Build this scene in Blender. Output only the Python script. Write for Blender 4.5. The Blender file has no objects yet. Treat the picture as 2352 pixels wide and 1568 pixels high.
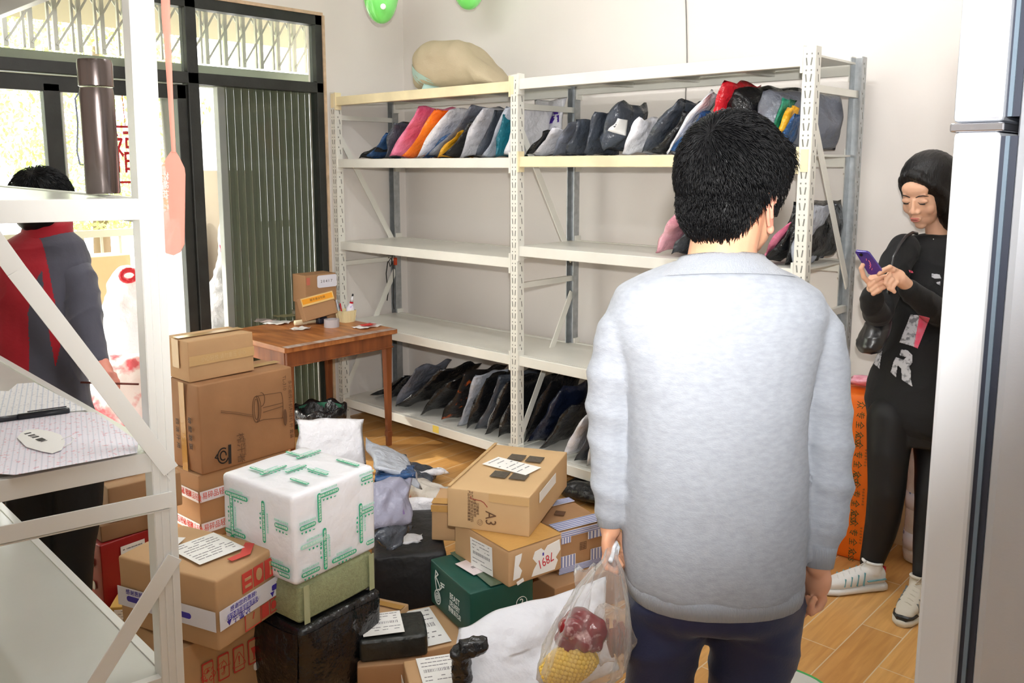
import bpy, bmesh, math, random
import numpy as np
from mathutils import Vector, Matrix, Euler, noise
random.seed(7)
PI = math.pi
SC = bpy.context.scene
COL = SC.collection

# ------------------------------------------------------------------ camera
EYE = Vector((4.457, -3.19, 1.607))
FOC = 1986.2
HEAD = math.radians(42.86)
PITCH = math.radians(8.4)
PY = 675.0
FW = Vector((-math.sin(HEAD) * math.cos(PITCH), math.cos(HEAD) * math.cos(PITCH), -math.sin(PITCH)))
RT = Vector((math.cos(HEAD), math.sin(HEAD), 0))
UP = RT.cross(FW)
FH = Vector((-math.sin(HEAD), math.cos(HEAD), 0))
cam_data = bpy.data.cameras.new('camera')
cam = bpy.data.objects.new('camera', cam_data)
COL.objects.link(cam)
cam.location = EYE
cam.rotation_euler = Euler((PI / 2 - PITCH, 0, HEAD), 'XYZ')
cam_data.sensor_width = 36.0
cam_data.lens = FOC * 36.0 / 2352.0
cam_data.shift_y = -(784 - PY) / 2352.0
cam_data.clip_start = 0.05
cam_data.clip_end = 200
SC.camera = cam

# ------------------------------------------------------------------ exposure, sky, lights
SC.view_settings.view_transform = 'Standard'
SC.view_settings.look = 'None'
SC.view_settings.gamma = 1.0
SC.view_settings.use_curve_mapping = False
SC.view_settings.exposure = 0.22
w = bpy.data.worlds.new('sky')
SC.world = w
w.use_nodes = True
bg = w.node_tree.nodes['Background']
bg.inputs['Color'].default_value = (1.0, 1.0, 0.97, 1)
bg.inputs['Strength'].default_value = 6.0


def lamp(name, kind, loc, energy, color=(1, 1, 1), target=None, **kw):
    d = bpy.data.lights.new(name, kind)
    d.energy = energy
    d.color = color
    for k, v in kw.items():
        setattr(d, k, v)
    o = bpy.data.objects.new(name, d)
    COL.objects.link(o)
    o.location = loc
    if target is not None:
        o.rotation_euler = (Vector(target) - Vector(loc)).to_track_quat('-Z', 'Y').to_euler()
    return o


lamp('sun', 'SUN', (-6, -6, 5), 4.0, (1, 0.95, 0.84), (-4.0, -4.1, 3.5), angle=0.02)
# the photographer's flash just above the lens
FL = EYE + UP * 0.16 + RT * 0.03
lamp('camera_flash', 'SPOT', FL, 250, (1, 0.985, 0.96), FL + FW * 3 + UP * 0.45, spot_size=math.radians(78), spot_blend=1.0, shadow_soft_size=0.03)


def unpx(x, y):
    """direction through a point of the frame, one metre deep"""
    return FW + RT * ((x - 1176) / FOC) - UP * ((y - PY) / FOC)


def atD(x, y, D):
    return EYE + unpx(x, y) * D


def atZ(x, y, z):
    d = unpx(x, y)
    return EYE + d * ((z - EYE.z) / d.z)


def atX(x, y, X):
    d = unpx(x, y)
    return EYE + d * ((X - EYE.x) / d.x)


def atY(x, y, Y):
    d = unpx(x, y)
    return EYE + d * ((Y - EYE.y) / d.y)


# ------------------------------------------------------------------ materials
MATS = {}


def s2l(c):
    return tuple(((v / 255.0) / 12.92 if v / 255.0 <= 0.04045 else ((v / 255.0 + 0.055) / 1.055) ** 2.4) for v in c[:3])


def mat(name, rgb=(200, 200, 200), rough=0.6, metal=0.0, bump=0.0, bscale=40.0, var=0.0, vscale=6.0, spec=0.4,
        coat=0.0, sheen=0.0, stretch=None, sss=0.0, bdetail=4.0, var_rgb=None, alpha=1.0, vthr=None):
    """one procedural surface: base colour, noise variation, noise bump"""
    if name in MATS:
        return MATS[name]
    m = bpy.data.materials.new(name)
    m.use_nodes = True
    nt = m.node_tree
    b = nt.nodes['Principled BSDF']
    lin = s2l(rgb)
    b.inputs['Base Color'].default_value = (*lin, 1)
    b.inputs['Roughness'].default_value = rough
    b.inputs['Metallic'].default_value = metal
    b.inputs['Specular IOR Level'].default_value = spec
    b.inputs['Coat Weight'].default_value = coat
    b.inputs['Sheen Weight'].default_value = sheen
    b.inputs['Alpha'].default_value = alpha
    if sss:
        b.inputs['Subsurface Weight'].default_value = sss
        b.inputs['Subsurface Radius'].default_value = (0.6, 0.25, 0.12)
        b.inputs['Subsurface Scale'].default_value = 0.02
    tc = nt.nodes.new('ShaderNodeTexCoord')
    mp = nt.nodes.new('ShaderNodeMapping')
    nt.links.new(tc.outputs['Object'], mp.inputs['Vector'])
    if stretch:
        mp.inputs['Scale'].default_value = stretch
    if var > 0 or var_rgb is not None:
        n = nt.nodes.new('ShaderNodeTexNoise')
        n.inputs['Scale'].default_value = vscale
        n.inputs['Detail'].default_value = 5
        nt.links.new(mp.outputs['Vector'], n.inputs['Vector'])
        r = nt.nodes.new('ShaderNodeValToRGB')
        if var_rgb is not None:
            c0, c1 = lin, s2l(var_rgb)
        else:
            c0 = tuple(max(0, v * (1 - var)) for v in lin)
            c1 = tuple(min(1, v * (1 + var)) for v in lin)
        lo, hi = vthr if vthr else (0.3, 0.7)
        r.color_ramp.elements[0].position = lo
        r.color_ramp.elements[1].position = hi
        r.color_ramp.elements[0].color = (*c0, 1)
        r.color_ramp.elements[1].color = (*c1, 1)
        nt.links.new(n.outputs['Fac'], r.inputs['Fac'])
        nt.links.new(r.outputs['Color'], b.inputs['Base Color'])
    if bump > 0:
        n2 = nt.nodes.new('ShaderNodeTexNoise')
        n2.inputs['Scale'].default_value = bscale
        n2.inputs['Detail'].default_value = bdetail
        nt.links.new(mp.outputs['Vector'], n2.inputs['Vector'])
        bp = nt.nodes.new('ShaderNodeBump')
        bp.inputs['Strength'].default_value = min(1.0, bump)
        bp.inputs['Distance'].default_value = 0.02 if bscale < 30 else 0.004
        nt.links.new(n2.outputs['Fac'], bp.inputs['Height'])
        nt.links.new(bp.outputs['Normal'], b.inputs['Normal'])
    MATS[name] = m
    return m


def film_mat(name, rgb, alpha=0.4, rough=0.12, bump=0.5, bscale=18.0, edge=0.35):
    """thin clear or milky plastic film / glass: see-through with gloss"""
    if name in MATS:
        return MATS[name]
    m = bpy.data.materials.new(name)
    m.use_nodes = True
    nt = m.node_tree
    b = nt.nodes['Principled BSDF']
    b.inputs['Base Color'].default_value = (*s2l(rgb), 1)
    b.inputs['Roughness'].default_value = rough
    out = nt.nodes['Material Output']
    tr = nt.nodes.new('ShaderNodeBsdfTransparent')
    tr.inputs['Color'].default_value = (0.97, 0.97, 0.97, 1)
    mx = nt.nodes.new('ShaderNodeMixShader')
    lw = nt.nodes.new('ShaderNodeLayerWeight')
    lw.inputs['Blend'].default_value = 0.35
    mr = nt.nodes.new('ShaderNodeMapRange')
    mr.inputs['To Min'].default_value = alpha
    mr.inputs['To Max'].default_value = min(1, alpha + edge)
    nt.links.new(lw.outputs['Facing'], mr.inputs['Value'])
    nt.links.new(mr.outputs['Result'], mx.inputs['Fac'])
    nt.links.new(tr.outputs[0], mx.inputs[1])
    nt.links.new(b.outputs[0], mx.inputs[2])
    nt.links.new(mx.outputs[0], out.inputs['Surface'])
    if bump:
        tc = nt.nodes.new('ShaderNodeTexCoord')
        n2 = nt.nodes.new('ShaderNodeTexNoise')
        n2.inputs['Scale'].default_value = bscale
        nt.links.new(tc.outputs['Object'], n2.inputs['Vector'])
        bp = nt.nodes.new('ShaderNodeBump')
        bp.inputs['Strength'].default_value = bump
        bp.inputs['Distance'].default_value = 0.01
        nt.links.new(n2.outputs['Fac'], bp.inputs['Height'])
        nt.links.new(bp.outputs['Normal'], b.inputs['Normal'])
        nt.links.new(bp.outputs['Normal'], lw.inputs['Normal'])
    MATS[name] = m
    return m


# ------------------------------------------------------------------ object helpers
def tag(o, label=None, cat=None, group=None, kind=None):
    if label: o['label'] = label
    if cat: o['category'] = cat
    if group: o['group'] = group
    if kind: o['kind'] = kind
    return o


def empty(name, loc=(0, 0, 0), rz=0.0, label=None, cat=None, group=None):
    o = bpy.data.objects.new(name, None)
    COL.objects.link(o)
    o.location = loc
    o.rotation_euler = (0, 0, rz)
    o.empty_display_size = 0.05
    return tag(o, label, cat, group)


def meshobj(name, me, m, parent=None, world=True, smooth=None):
    """link mesh data; world=True means its vertices are in room coordinates"""
    if m is not None:
        me.materials.append(m)
    if smooth is not None:
        for p in me.polygons:
            p.use_smooth = smooth
    o = bpy.data.objects.new(name, me)
    COL.objects.link(o)
    if parent is not None:
        o.parent = parent
        if world:
            p = parent
            M = Matrix.Identity(4)
            while p is not None:
                M = p.matrix_basis @ M
                p = p.parent
            me.transform(M.inverted())
    return o


class MB:
    def __init__(self):
        self.bm = bmesh.new()

    def box(self, c, s, rot=None, bev=0.0):
        """box centred at c with full sizes s"""
        R = rot.to_matrix().to_4x4() if isinstance(rot, Euler) else (rot.to_4x4() if rot is not None else Matrix.Identity(4))
        M = Matrix.Translation(Vector(c)) @ R @ Matrix.Diagonal((s[0], s[1], s[2], 1))
        r = bmesh.ops.create_cube(self.bm, size=1.0, matrix=M)
        if bev > 0:
            es = list({e for v in r['verts'] for e in v.link_edges})
            bmesh.ops.bevel(self.bm, geom=es, offset=bev, segments=2, affect='EDGES', profile=0.5)
        return self

    def bar(self, p0, p1, wdt, hgt, upv=(0, 0, 1), bev=0.0):
        """rectangular bar from p0 to p1"""
        p0, p1 = Vector(p0), Vector(p1)
        x = (p1 - p0)
        L = x.length
        x.normalize()
        u = Vector(upv)
        y = u.cross(x)
        if y.length < 1e-4:
            y = Vector((1, 0, 0)).cross(x)
        y.normalize()
        z = x.cross(y)
        R = Matrix((x, y, z)).transposed()
        return self.box((p0 + p1) / 2, (L, wdt, hgt), R, bev)

    def tube(self, pts, r, n=8, cap=True, closed=False):
        pts = [Vector(p) for p in pts]
        rs = r if isinstance(r, (list, tuple)) else [r] * len(pts)
        rings = []
        prev = None
        for i, p in enumerate(pts):
            if i == 0: t = pts[1] - pts[0]
            elif i == len(pts) - 1: t = pts[-1] - pts[-2]
            else: t = pts[i + 1] - pts[i - 1]
            t.normalize()
            if prev is None:
                a = Vector((0, 0, 1)) if abs(t.z) < 0.9 else Vector((1, 0, 0))
                u = a.cross(t).normalized()
            else:
                u = (prev - t * prev.dot(t)).normalized()
            v = t.cross(u)
            prev = u
            rings.append([self.bm.verts.new(p + (u * math.cos(2 * PI * k / n) + v * math.sin(2 * PI * k / n)) * rs[i]) for k in range(n)])
        for a, b in zip(rings, rings[1:]):
            for k in range(n):
                self.bm.faces.new((a[k], a[(k + 1) % n], b[(k + 1) % n], b[k]))
        if closed:
            a, b = rings[-1], rings[0]
            for k in range(n):
                self.bm.faces.new((a[k], a[(k + 1) % n], b[(k + 1) % n], b[k]))
        elif cap:
            self.bm.faces.new(list(reversed(rings[0])))
            self.bm.faces.new(rings[-1])
        return self

    def rings(self, rg, n=24, cap=True, power=2.0):
        """loft of elliptic rings: (centre, axis_u, axis_v, ru, rv)"""
        R = []
        for c, u, v, ru, rv in rg:
            c, u, v = Vector(c), Vector(u), Vector(v)
            row = []
            for k in range(n):
                a = 2 * PI * k / n
                ca, sa = math.cos(a), math.sin(a)
                e = 2.0 / power
                x = math.copysign(abs(ca) ** e, ca)
                y = math.copysign(abs(sa) ** e, sa)
                row.append(self.bm.verts.new(c + u * (ru * x) + v * (rv * y)))
            R.append(row)
        for a, b in zip(R, R[1:]):
            for k in range(n):
                self.bm.faces.new((a[k], a[(k + 1) % n], b[(k + 1) % n], b[k]))
        if cap:
            self.bm.faces.new(list(reversed(R[0])))
            self.bm.faces.new(R[-1])
        return self

    def ell(self, c, r, rot=None, seg=20):
        R = rot.to_4x4() if rot is not None else Matrix.Identity(4)
        M = Matrix.Translation(Vector(c)) @ R @ Matrix.Diagonal((r[0], r[1], r[2], 1))
        bmesh.ops.create_uvsphere(self.bm, u_segments=seg, v_segments=max(8, seg * 2 // 3), radius=1.0, matrix=M)
        return self

    def lathe(self, prof, c, n=32, axis=None):
        """profile [(radius, height)] revolved about z (or matrix axis) at c"""
        c = Vector(c)
        R = []
        for r, h in prof:
            row = []
            for k in range(n):
                a = 2 * PI * k / n
                p = Vector((r * math.cos(a), r * math.sin(a), h))
                if axis is not None:
                    p = axis @ p
                row.append(self.bm.verts.new(c + p))
            R.append(row)
        for a, b in zip(R, R[1:]):
            for k in range(n):
                self.bm.faces.new((a[k], a[(k + 1) % n], b[(k + 1) % n], b[k]))
        if prof[0][0] > 1e-6: self.bm.faces.new(list(reversed(R[0])))
        if prof[-1][0] > 1e-6: self.bm.faces.new(R[-1])
        return self

    def poly(self, pts, thick, nrm=None):
        """flat outline given a real thickness"""
        pts = [Vector(p) for p in pts]
        if nrm is None:
            nrm = (pts[1] - pts[0]).cross(pts[2] - pts[0]).normalized()
        nrm = Vector(nrm)
        a = [self.bm.verts.new(p) for p in pts]
        b = [self.bm.verts.new(p + nrm * thick) for p in pts]
        n = len(pts)
        self.bm.faces.new(list(reversed(a)))
        self.bm.faces.new(b)
        for k in range(n):
            self.bm.faces.new((a[k], a[(k + 1) % n], b[(k + 1) % n], b[k]))
        return self

    def build(self, name, m, parent=None, world=True, smooth=False, bev=0.0, angle=None):
        bm = self.bm
        bmesh.ops.remove_doubles(bm, verts=bm.verts, dist=1e-6)
        bmesh.ops.recalc_face_normals(bm, faces=bm.faces)
        if bev > 0:
            es = [e for e in bm.edges if len(e.link_faces) == 2 and e.calc_face_angle(0) > 0.6]
            bmesh.ops.bevel(bm, geom=es, offset=bev, segments=2, affect='EDGES', profile=0.6)
        me = bpy.data.meshes.new(name)
        bm.to_mesh(me)
        bm.free()
        o = meshobj(name, me, m, parent, world, smooth)
        if angle is not None:
            for p in me.polygons: p.use_smooth = True
            for e in me.edges: pass
            me.set_sharp_from_angle(angle=angle)
        return o


def evaluated(o):
    dg = bpy.context.evaluated_depsgraph_get()
    dg.update()
    me = bpy.data.meshes.new_from_object(o.evaluated_get(dg))
    return me


def fuse(mb, voxel=0.006, smooth=6, fac=0.6, disp=None):
    """union of overlapping closed shapes into one continuous skin (returns a mesh in room coordinates)"""
    bm = mb.bm
    bmesh.ops.recalc_face_normals(bm, faces=bm.faces)
    me = bpy.data.meshes.new('tmp')
    bm.to_mesh(me)
    bm.free()
    o = bpy.data.objects.new('tmp', me)
    COL.objects.link(o)
    r = o.modifiers.new('r', 'REMESH')
    r.mode = 'VOXEL'
    r.voxel_size = voxel
    if smooth:
        s = o.modifiers.new('s', 'SMOOTH')
        s.iterations = smooth
        s.factor = fac
    m2 = evaluated(o)
    bpy.data.objects.remove(o)
    bpy.data.meshes.remove(me)
    m2.materials.clear()
    if disp is not None:
        co = np.empty(len(m2.vertices) * 3)
        m2.vertices.foreach_get('co', co)
        nr = np.empty(len(m2.vertices) * 3)
        m2.vertices.foreach_get('normal', nr)
        co = co.reshape(-1, 3)
        nr = nr.reshape(-1, 3)
        d = np.array([disp(Vector(p)) for p in co])
        co = co + nr * d[:, None]
        m2.vertices.foreach_set('co', co.ravel())
        m2.update()
    for p in m2.polygons: p.use_smooth = True
    return m2


def text_mesh(s, size, ext=0.0003):
    cu = bpy.data.curves.new('t', 'FONT')
    cu.body = s
    cu.size = size
    cu.align_x = 'CENTER'
    cu.align_y = 'CENTER'
    cu.extrude = ext
    cu.resolution_u = 2
    o = bpy.data.objects.new('t', cu)
    COL.objects.link(o)
    me = evaluated(o)
    bpy.data.objects.remove(o)
    bpy.data.curves.remove(cu)
    me.materials.clear()
    return me


def put_text(s, size, M, m, parent, name='printed_text', label=None, squeeze=1.0):
    """lettering laid on a surface; M maps its xy plane to room coordinates"""
    me = text_mesh(s, size)
    me.transform(Matrix.Diagonal((squeeze, 1, 1, 1)))
    me.transform(M)
    o = meshobj(name, me, m, parent, True)
    if label: o['label'] = label
    return o


def frame(o, x, y):
    """matrix with x axis x, y axis y, at o"""
    x = Vector(x).normalized()
    z = x.cross(Vector(y)).normalized()
    y = z.cross(x)
    M = Matrix((x, y, z)).transposed().to_4x4()
    M.translation = Vector(o)
    return M


def nz(p, s, seed=0.0):
    return noise.noise(Vector((p[0] * s + seed, p[1] * s + seed * 1.7, p[2] * s - seed)))
# ------------------------------------------------------------------ surfaces used all over
M_WALL = mat('wall_paint', (232, 226, 220), 0.75, bump=0.08, bscale=60, var=0.04, vscale=1.2)
M_CEIL = mat('ceiling_paint', (238, 238, 234), 0.8)
M_FRAME = mat('window_frame_paint', (46, 48, 46), 0.45, bump=0.25, bscale=50, var=0.25, vscale=9)
M_RACK = mat('rack_enamel', (232, 231, 222), 0.32, bump=0.04, bscale=30, var=0.05, vscale=5)
M_RACKY = mat('rack_enamel_yellowed', (240, 226, 186), 0.35, bump=0.05, var=0.12, vscale=7)
M_ZINC = mat('rack_zinc', (176, 180, 182), 0.4, 0.6, bump=0.2, bscale=90, var=0.15, vscale=30)
M_HOLE = mat('slot_dark', (128, 128, 120), 0.8)
M_STEEL = mat('bright_steel', (214, 214, 206), 0.3, 0.5, var=0.1)


def floor_material():
    m = bpy.data.materials.new('wood_look_tiles')
    m.use_nodes = True
    nt = m.node_tree
    L = nt.links.new
    b = nt.nodes['Principled BSDF']
    tc = nt.nodes.new('ShaderNodeTexCoord')
    mp = nt.nodes.new('ShaderNodeMapping')
    mp.inputs['Rotation'].default_value = (0, 0, -PI / 2)
    # long side of the tiles runs along y
    mp.inputs['Location'].default_value = (0.243, 0.046, 0)
    L(tc.outputs['Object'], mp.inputs['Vector'])
    br = nt.nodes.new('ShaderNodeTexBrick')
    br.inputs['Scale'].default_value = 1.0
    br.inputs['Brick Width'].default_value = 0.62
    br.inputs['Row Height'].default_value = 0.1405
    br.inputs['Mortar Size'].default_value = 0.0022
    br.inputs['Mortar Smooth'].default_value = 0.2
    br.offset = 0.37
    br.inputs['Color1'].default_value = (*s2l((222, 172, 104)), 1)
    br.inputs['Color2'].default_value = (*s2l((204, 152, 88)), 1)
    br.inputs['Mortar'].default_value = (*s2l((214, 192, 158)), 1)
    L(mp.outputs['Vector'], br.inputs['Vector'])
    mp2 = nt.nodes.new('ShaderNodeMapping')
    mp2.inputs['Scale'].default_value = (14, 1.2, 1)
    L(tc.outputs['Object'], mp2.inputs['Vector'])
    n = nt.nodes.new('ShaderNodeTexNoise')
    n.inputs['Scale'].default_value = 3.0
    n.inputs['Detail'].default_value = 7
    n.inputs['Distortion'].default_value = 0.8
    L(mp2.outputs['Vector'], n.inputs['Vector'])
    r = nt.nodes.new('ShaderNodeValToRGB')
    r.color_ramp.elements[0].position = 0.32
    r.color_ramp.elements[0].color = (0.5, 0.38, 0.24, 1)
    r.color_ramp.elements[1].position = 0.66
    r.color_ramp.elements[1].color = (1, 1, 1, 1)
    L(n.outputs['Fac'], r.inputs['Fac'])
    mx = nt.nodes.new('ShaderNodeMixRGB')
    mx.blend_type = 'MULTIPLY'
    mx.inputs['Fac'].default_value = 0.45
    L(br.outputs['Color'], mx.inputs['Color1'])
    L(r.outputs['Color'], mx.inputs['Color2'])
    # keep the grout clean
    mx2 = nt.nodes.new('ShaderNodeMixRGB')
    L(br.outputs['Fac'], mx2.inputs['Fac'])
    L(mx.outputs['Color'], mx2.inputs['Color1'])
    mx2.inputs['Color2'].default_value = (*s2l((216, 196, 164)), 1)
    L(mx2.outputs['Color'], b.inputs['Base Color'])
    b.inputs['Roughness'].default_value = 0.32
    bp = nt.nodes.new('ShaderNodeBump')
    bp.inputs['Strength'].default_value = 0.3
    bp.inputs['Distance'].default_value = 0.002
    bp.invert = True
    L(br.outputs['Fac'], bp.inputs['Height'])
    L(bp.outputs['Normal'], b.inputs['Normal'])
    return m


WX = -0.03   # window wall plane (room side)
BY = 0.60    # back wall plane (room side)
WT = 0.16
CH = 3.0


def struct(o):
    o['kind'] = 'structure'
    return o


RX = 5.2
FY = -5.2
struct(MB().box(((WX + RX) / 2, (FY + BY) / 2, -0.05), (RX - WX + 0.5, BY - FY + 0.5, 0.10)).build('floor', floor_material()))
struct(MB().box(((WX + RX) / 2, (FY + BY) / 2, CH + 0.05), (RX - WX + 0.5, BY - FY + 0.5, 0.10)).build('ceiling', M_CEIL))
struct(MB().box(((WX + RX) / 2, BY + 0.1, CH / 2), (RX - WX + 0.5, 0.2, CH)).build('wall_back', M_WALL))
struct(MB().box((RX + 0.1, (FY + BY) / 2, CH / 2), (0.2, BY - FY, CH)).build('wall_right', M_WALL))
struct(MB().box(((WX + RX) / 2, FY - 0.1, CH / 2), (RX - WX + 0.5, 0.2, CH)).build('wall_front', M_WALL))
# window wall: pier beside the corner, lintel above, solid part on the far left
WY1 = -0.030     # right edge of the glazed opening
WY0 = -3.30      # left edge
WZ = 2.50
mb = MB()
mb.box((WX - WT / 2, (WY1 + BY) / 2, CH / 2), (WT, BY - WY1, CH))
mb.box((WX - WT / 2, (FY + WY0) / 2, CH / 2), (WT, WY0 - FY, CH))
mb.box((WX - WT / 2, (WY0 + WY1) / 2, (WZ + CH) / 2), (WT, WY1 - WY0, CH - WZ))
struct(mb.build('wall_left', M_WALL))

# glazed shop front: dark frame, panes
win = struct(empty('window_1', (WX - 0.05, (WY0 + WY1) / 2, 0)))
FX = WX - 0.035
mb = MB()
def vpost(y, wd, z0, z1, dp=0.07, x=FX):
    mb.box((x, y, (z0 + z1) / 2), (dp, wd, z1 - z0), bev=0.003)
def hpost(z, hg, y0, y1, dp=0.07, x=FX):
    mb.box((x, (y0 + y1) / 2, z), (dp, y1 - y0, hg), bev=0.003)
vpost(WY1 - 0.025, 0.05, 0, WZ)
vpost(WY0 + 0.03, 0.06, 0, WZ)
hpost(WZ - 0.03, 0.06, WY0, WY1)
hpost(2.075, 0.06, WY0, WY1)
vpost(-0.865, 0.062, 0, WZ)
hpost(0.03, 0.06, -0.84, -0.08)
hpost(0.03, 0.06, WY0, -1.60)
mb.build('window_frame', M_FRAME, win, bev=0)
M_GLASS = film_mat('window_glass', (200, 215, 205), alpha=0.05, rough=0.02, bump=0, edge=0.25)
M_GLASS2 = film_mat('window_glass_reflecting', (40, 50, 42), alpha=0.22, rough=0.03, bump=0, edge=0.35)
for nm, y0, y1, z0, z1, g in (('pane', -0.834, -0.08, 2.105, 2.44, M_GLASS), ('pane', WY0 + 0.06, -0.896, 2.105, 2.44, M_GLASS),
                           ('pane', -0.834, -0.08, 0.06, 2.045, M_GLASS2)):
    MB().box((FX, (y0 + y1) / 2, (z0 + z1) / 2), (0.006, y1 - y0, z1 - z0)).build(nm, g, win)

door = struct(empty('door_1', (WX - 0.05, -1.3, 0)))
mb = MB()
# sliding leaf standing at the left, its stile; fixed stile against the mullion
DX = WX - 0.045
mb.box((DX, -0.925, 1.02), (0.05, 0.055, 2.04), bev=0.003)
mb.box((DX, -1.90, 2.00), (0.05, 2.0, 0.075), bev=0.003)
mb.box((DX, -1.58, 1.0), (0.05, 0.075, 2.0), bev=0.003)
mb.box((DX, -2.85, 1.0), (0.05, 0.075, 2.0), bev=0.003)
mb.box((DX, -2.2, 0.06), (0.05, 1.3, 0.10), bev=0.003)
mb.build('door_frame', M_FRAME, door)
MB().box((DX, -2.21, 1.03), (0.006, 1.2, 1.85)).build('pane', M_GLASS, door)
# bright aluminium edge of the leaf
MB().box((DX + 0.003, -1.532, 1.0), (0.03, 0.010, 1.94)).build('seal_strip', M_STEEL, door)
# unpainted plaster reveal round the frame
M_PLAST = mat('raw_plaster', (206, 180, 150), 0.85, bump=0.5, bscale=70, var=0.2, vscale=20)
struct(MB().box((WX + 0.004, WY1 + 0.004, WZ / 2), (0.012, 0.016, WZ)).box((WX + 0.004, (WY0 + WY1) / 2, WZ + 0.006), (0.012, WY1 - WY0, 0.018)).build('trim_1', M_PLAST))

# ------------------------------------------------------------------ added ceiling lamps (out of frame, fill light to even out the depth)
M_TUBE = bpy.data.materials.new('lamp_tube_glow')
M_TUBE.use_nodes = True
_b = M_TUBE.node_tree.nodes['Principled BSDF']
_b.inputs['Emission Color'].default_value = (0.97, 0.98, 1.0, 1)
_b.inputs['Emission Strength'].default_value = 68.0
for i, (x, y) in enumerate(((1.7, -1.3), (3.5, -2.6), (3.3, -0.6))):
    L_ = empty('ceiling_lamp', (x, y, CH - 0.01), 0, ['long white tube lamp on the ceiling near the window wall', 'long white tube lamp on the ceiling above the doorway', 'long white tube lamp on the ceiling near the back wall'][i], 'lamp', 'tube lamps on the ceiling')
    MB().box((x, y, CH - 0.02), (1.25, 0.09, 0.04), bev=0.004).build('lamp_body', M_CEIL, L_)
    MB().tube([(x - 0.6, y, CH - 0.06), (x + 0.6, y, CH - 0.06)], 0.018, 12).build('tube', M_TUBE, L_, smooth=True)

# thin cable on the back wall
tag(MB().tube([atY(1575 + dx, yy, BY - 0.006) for yy, dx in ((-60, -1), (0, 0), (50, 1.5), (100, 2.5), (150, 3), (215, 0), (260, -1))], 0.0028, 6).build('wall_cable', mat('cable_grey', (120, 118, 114), 0.6), smooth=True),
    'thin grey cable hanging down the back wall above the right bay of the rack', 'cable')

# balloons on the ceiling corner
M_BAL = mat('green_balloon', (110, 232, 100), 0.12, spec=0.6, coat=0.5, var_rgb=(150, 246, 140), vscale=4)
for i, (px, py, D, lb) in enumerate(((874, -34, 4.75, 'light green balloon with a white mark, the left of the two at the top edge'), (1076, -66, 4.75, 'green balloon at the top edge, right of the other, mostly out of view'))):
    c = atD(px, py, D)
    t = empty('balloon', (c.x, c.y, c.z), 0, lb, 'balloon', 'green balloons under the ceiling')
    MB().lathe([(max(0.0001, 0.102 * math.sin(PI * k / 22) ** 0.9 * (1.0 if k < 11 else 1.0)), -0.205 * math.cos(PI * k / 22) if k < 11 else -0.137 * math.cos(PI * k / 22)) for k in range(23)], c, 40).build('balloon_skin', M_BAL, t, smooth=True)
    MB().lathe([(0.006, 0.134), (0.012, 0.15), (0.008, 0.155)], c, 12).build('knot', M_BAL, t, smooth=True)
    MB().tube([c + Vector((0, 0, 0.15)), Vector((c.x, c.y, CH))], 0.0012, 5).build('string', mat('white_string', (235, 235, 230), 0.7), t)
    if i == 0:
        q = atD(880, 15, D - 0.103)
        MB().ell(q, (0.016, 0.006, 0.016), Matrix.Rotation(HEAD, 3, 'Z'), 10).build('printed_mark', mat('white_ink', (245, 245, 245), 0.4), t, smooth=True)

# ------------------------------------------------------------------ outside
M_PAVE = mat('pavement', (214, 210, 200), 0.8, var=0.08, bump=0.2, bscale=20)
struct(MB().box((-4.2, -3.0, -0.11), (8.0, 16, 0.12)).build('trim_2', M_PAVE))
M_SHUT = mat('roller_box_paint', (150, 158, 140), 0.5, var=0.15, vscale=3)
t = empty('shutter_box', (-0.5, -1.7, 2.17), 0, 'long grey green shutter rail running outside above the glass doors', 'shutter')
MB().box((-0.44, -1.65, 2.13), (0.10, 3.6, 0.12), bev=0.008).build('rail', M_SHUT, t)
struct(MB().box((-1.27, -1.7, 2.66), (2.1, 6.0, 0.05)).build('trim_3', mat('porch_ceiling', (140, 130, 100), 0.8)))
# scissor gate outside the upper lights
g = empty('folding_gate', (-0.33, -1.7, 2.2), 0, 'silver folding scissor gate outside the upper window panes', 'gate')
GX = -0.36
ys = [0.341 - 0.118 * k for k in range(30)]
n_ = 0
for k, y in enumerate(ys):
    MB().box((GX, y, 2.41), (0.018, 0.022, 0.43)).box((GX, y - 0.034, 2.41), (0.018, 0.012, 0.43)).build('upright', M_STEEL, g)
mb = MB()
for y in ys[:-1]:
    mb.bar((GX + 0.014, y, 2.60), (GX + 0.014, y - 0.118, 2.40), 0.004, 0.011)
    mb.bar((GX - 0.014, y, 2.40), (GX - 0.014, y - 0.118, 2.60), 0.004, 0.011)
    mb.bar((GX + 0.014, y, 2.40), (GX + 0.014, y - 0.118, 2.22), 0.004, 0.011)
mb.build('lattice', M_STEEL, g)
# ribbed translucent folding door behind the right pane
M_RIB = mat('ribbed_panel', (128, 136, 112), 0.35, var_rgb=(176, 180, 152), vscale=1.2, stretch=(1, 6, 0.5))
def lucent(name, rgb, tr=0.5):
    m = mat(name, rgb, 0.5)
    nt = m.node_tree
    a = nt.nodes['Principled BSDF']
    b = nt.nodes.new('ShaderNodeBsdfTranslucent')
    b.inputs['Color'].default_value = (*s2l(rgb), 1)
    x = nt.nodes.new('ShaderNodeMixShader')
    x.inputs['Fac'].default_value = tr
    nt.links.new(a.outputs[0], x.inputs[1]); nt.links.new(b.outputs[0], x.inputs[2])
    nt.links.new(x.outputs[0], nt.nodes['Material Output'].inputs['Surface'])
    return m
M_RIB = lucent('ribbed_panel_lucent', (164, 168, 150), 0.42)
t = empty('ribbed_shutter', (-0.2, -0.3, 0), 0, 'grey green ribbed folding shutter standing outside behind the right window pane', 'shutter')
bm_ = MB()
y = -0.035
k = 0
while y > -0.60:
    bm_.box((-0.19 - 0.010 * (k % 2), y - 0.012, 1.06), (0.012, 0.026, 2.02), bev=0.004)
    y -= 0.024
    k += 1
bm_.build('ribs', M_RIB, t)
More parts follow.
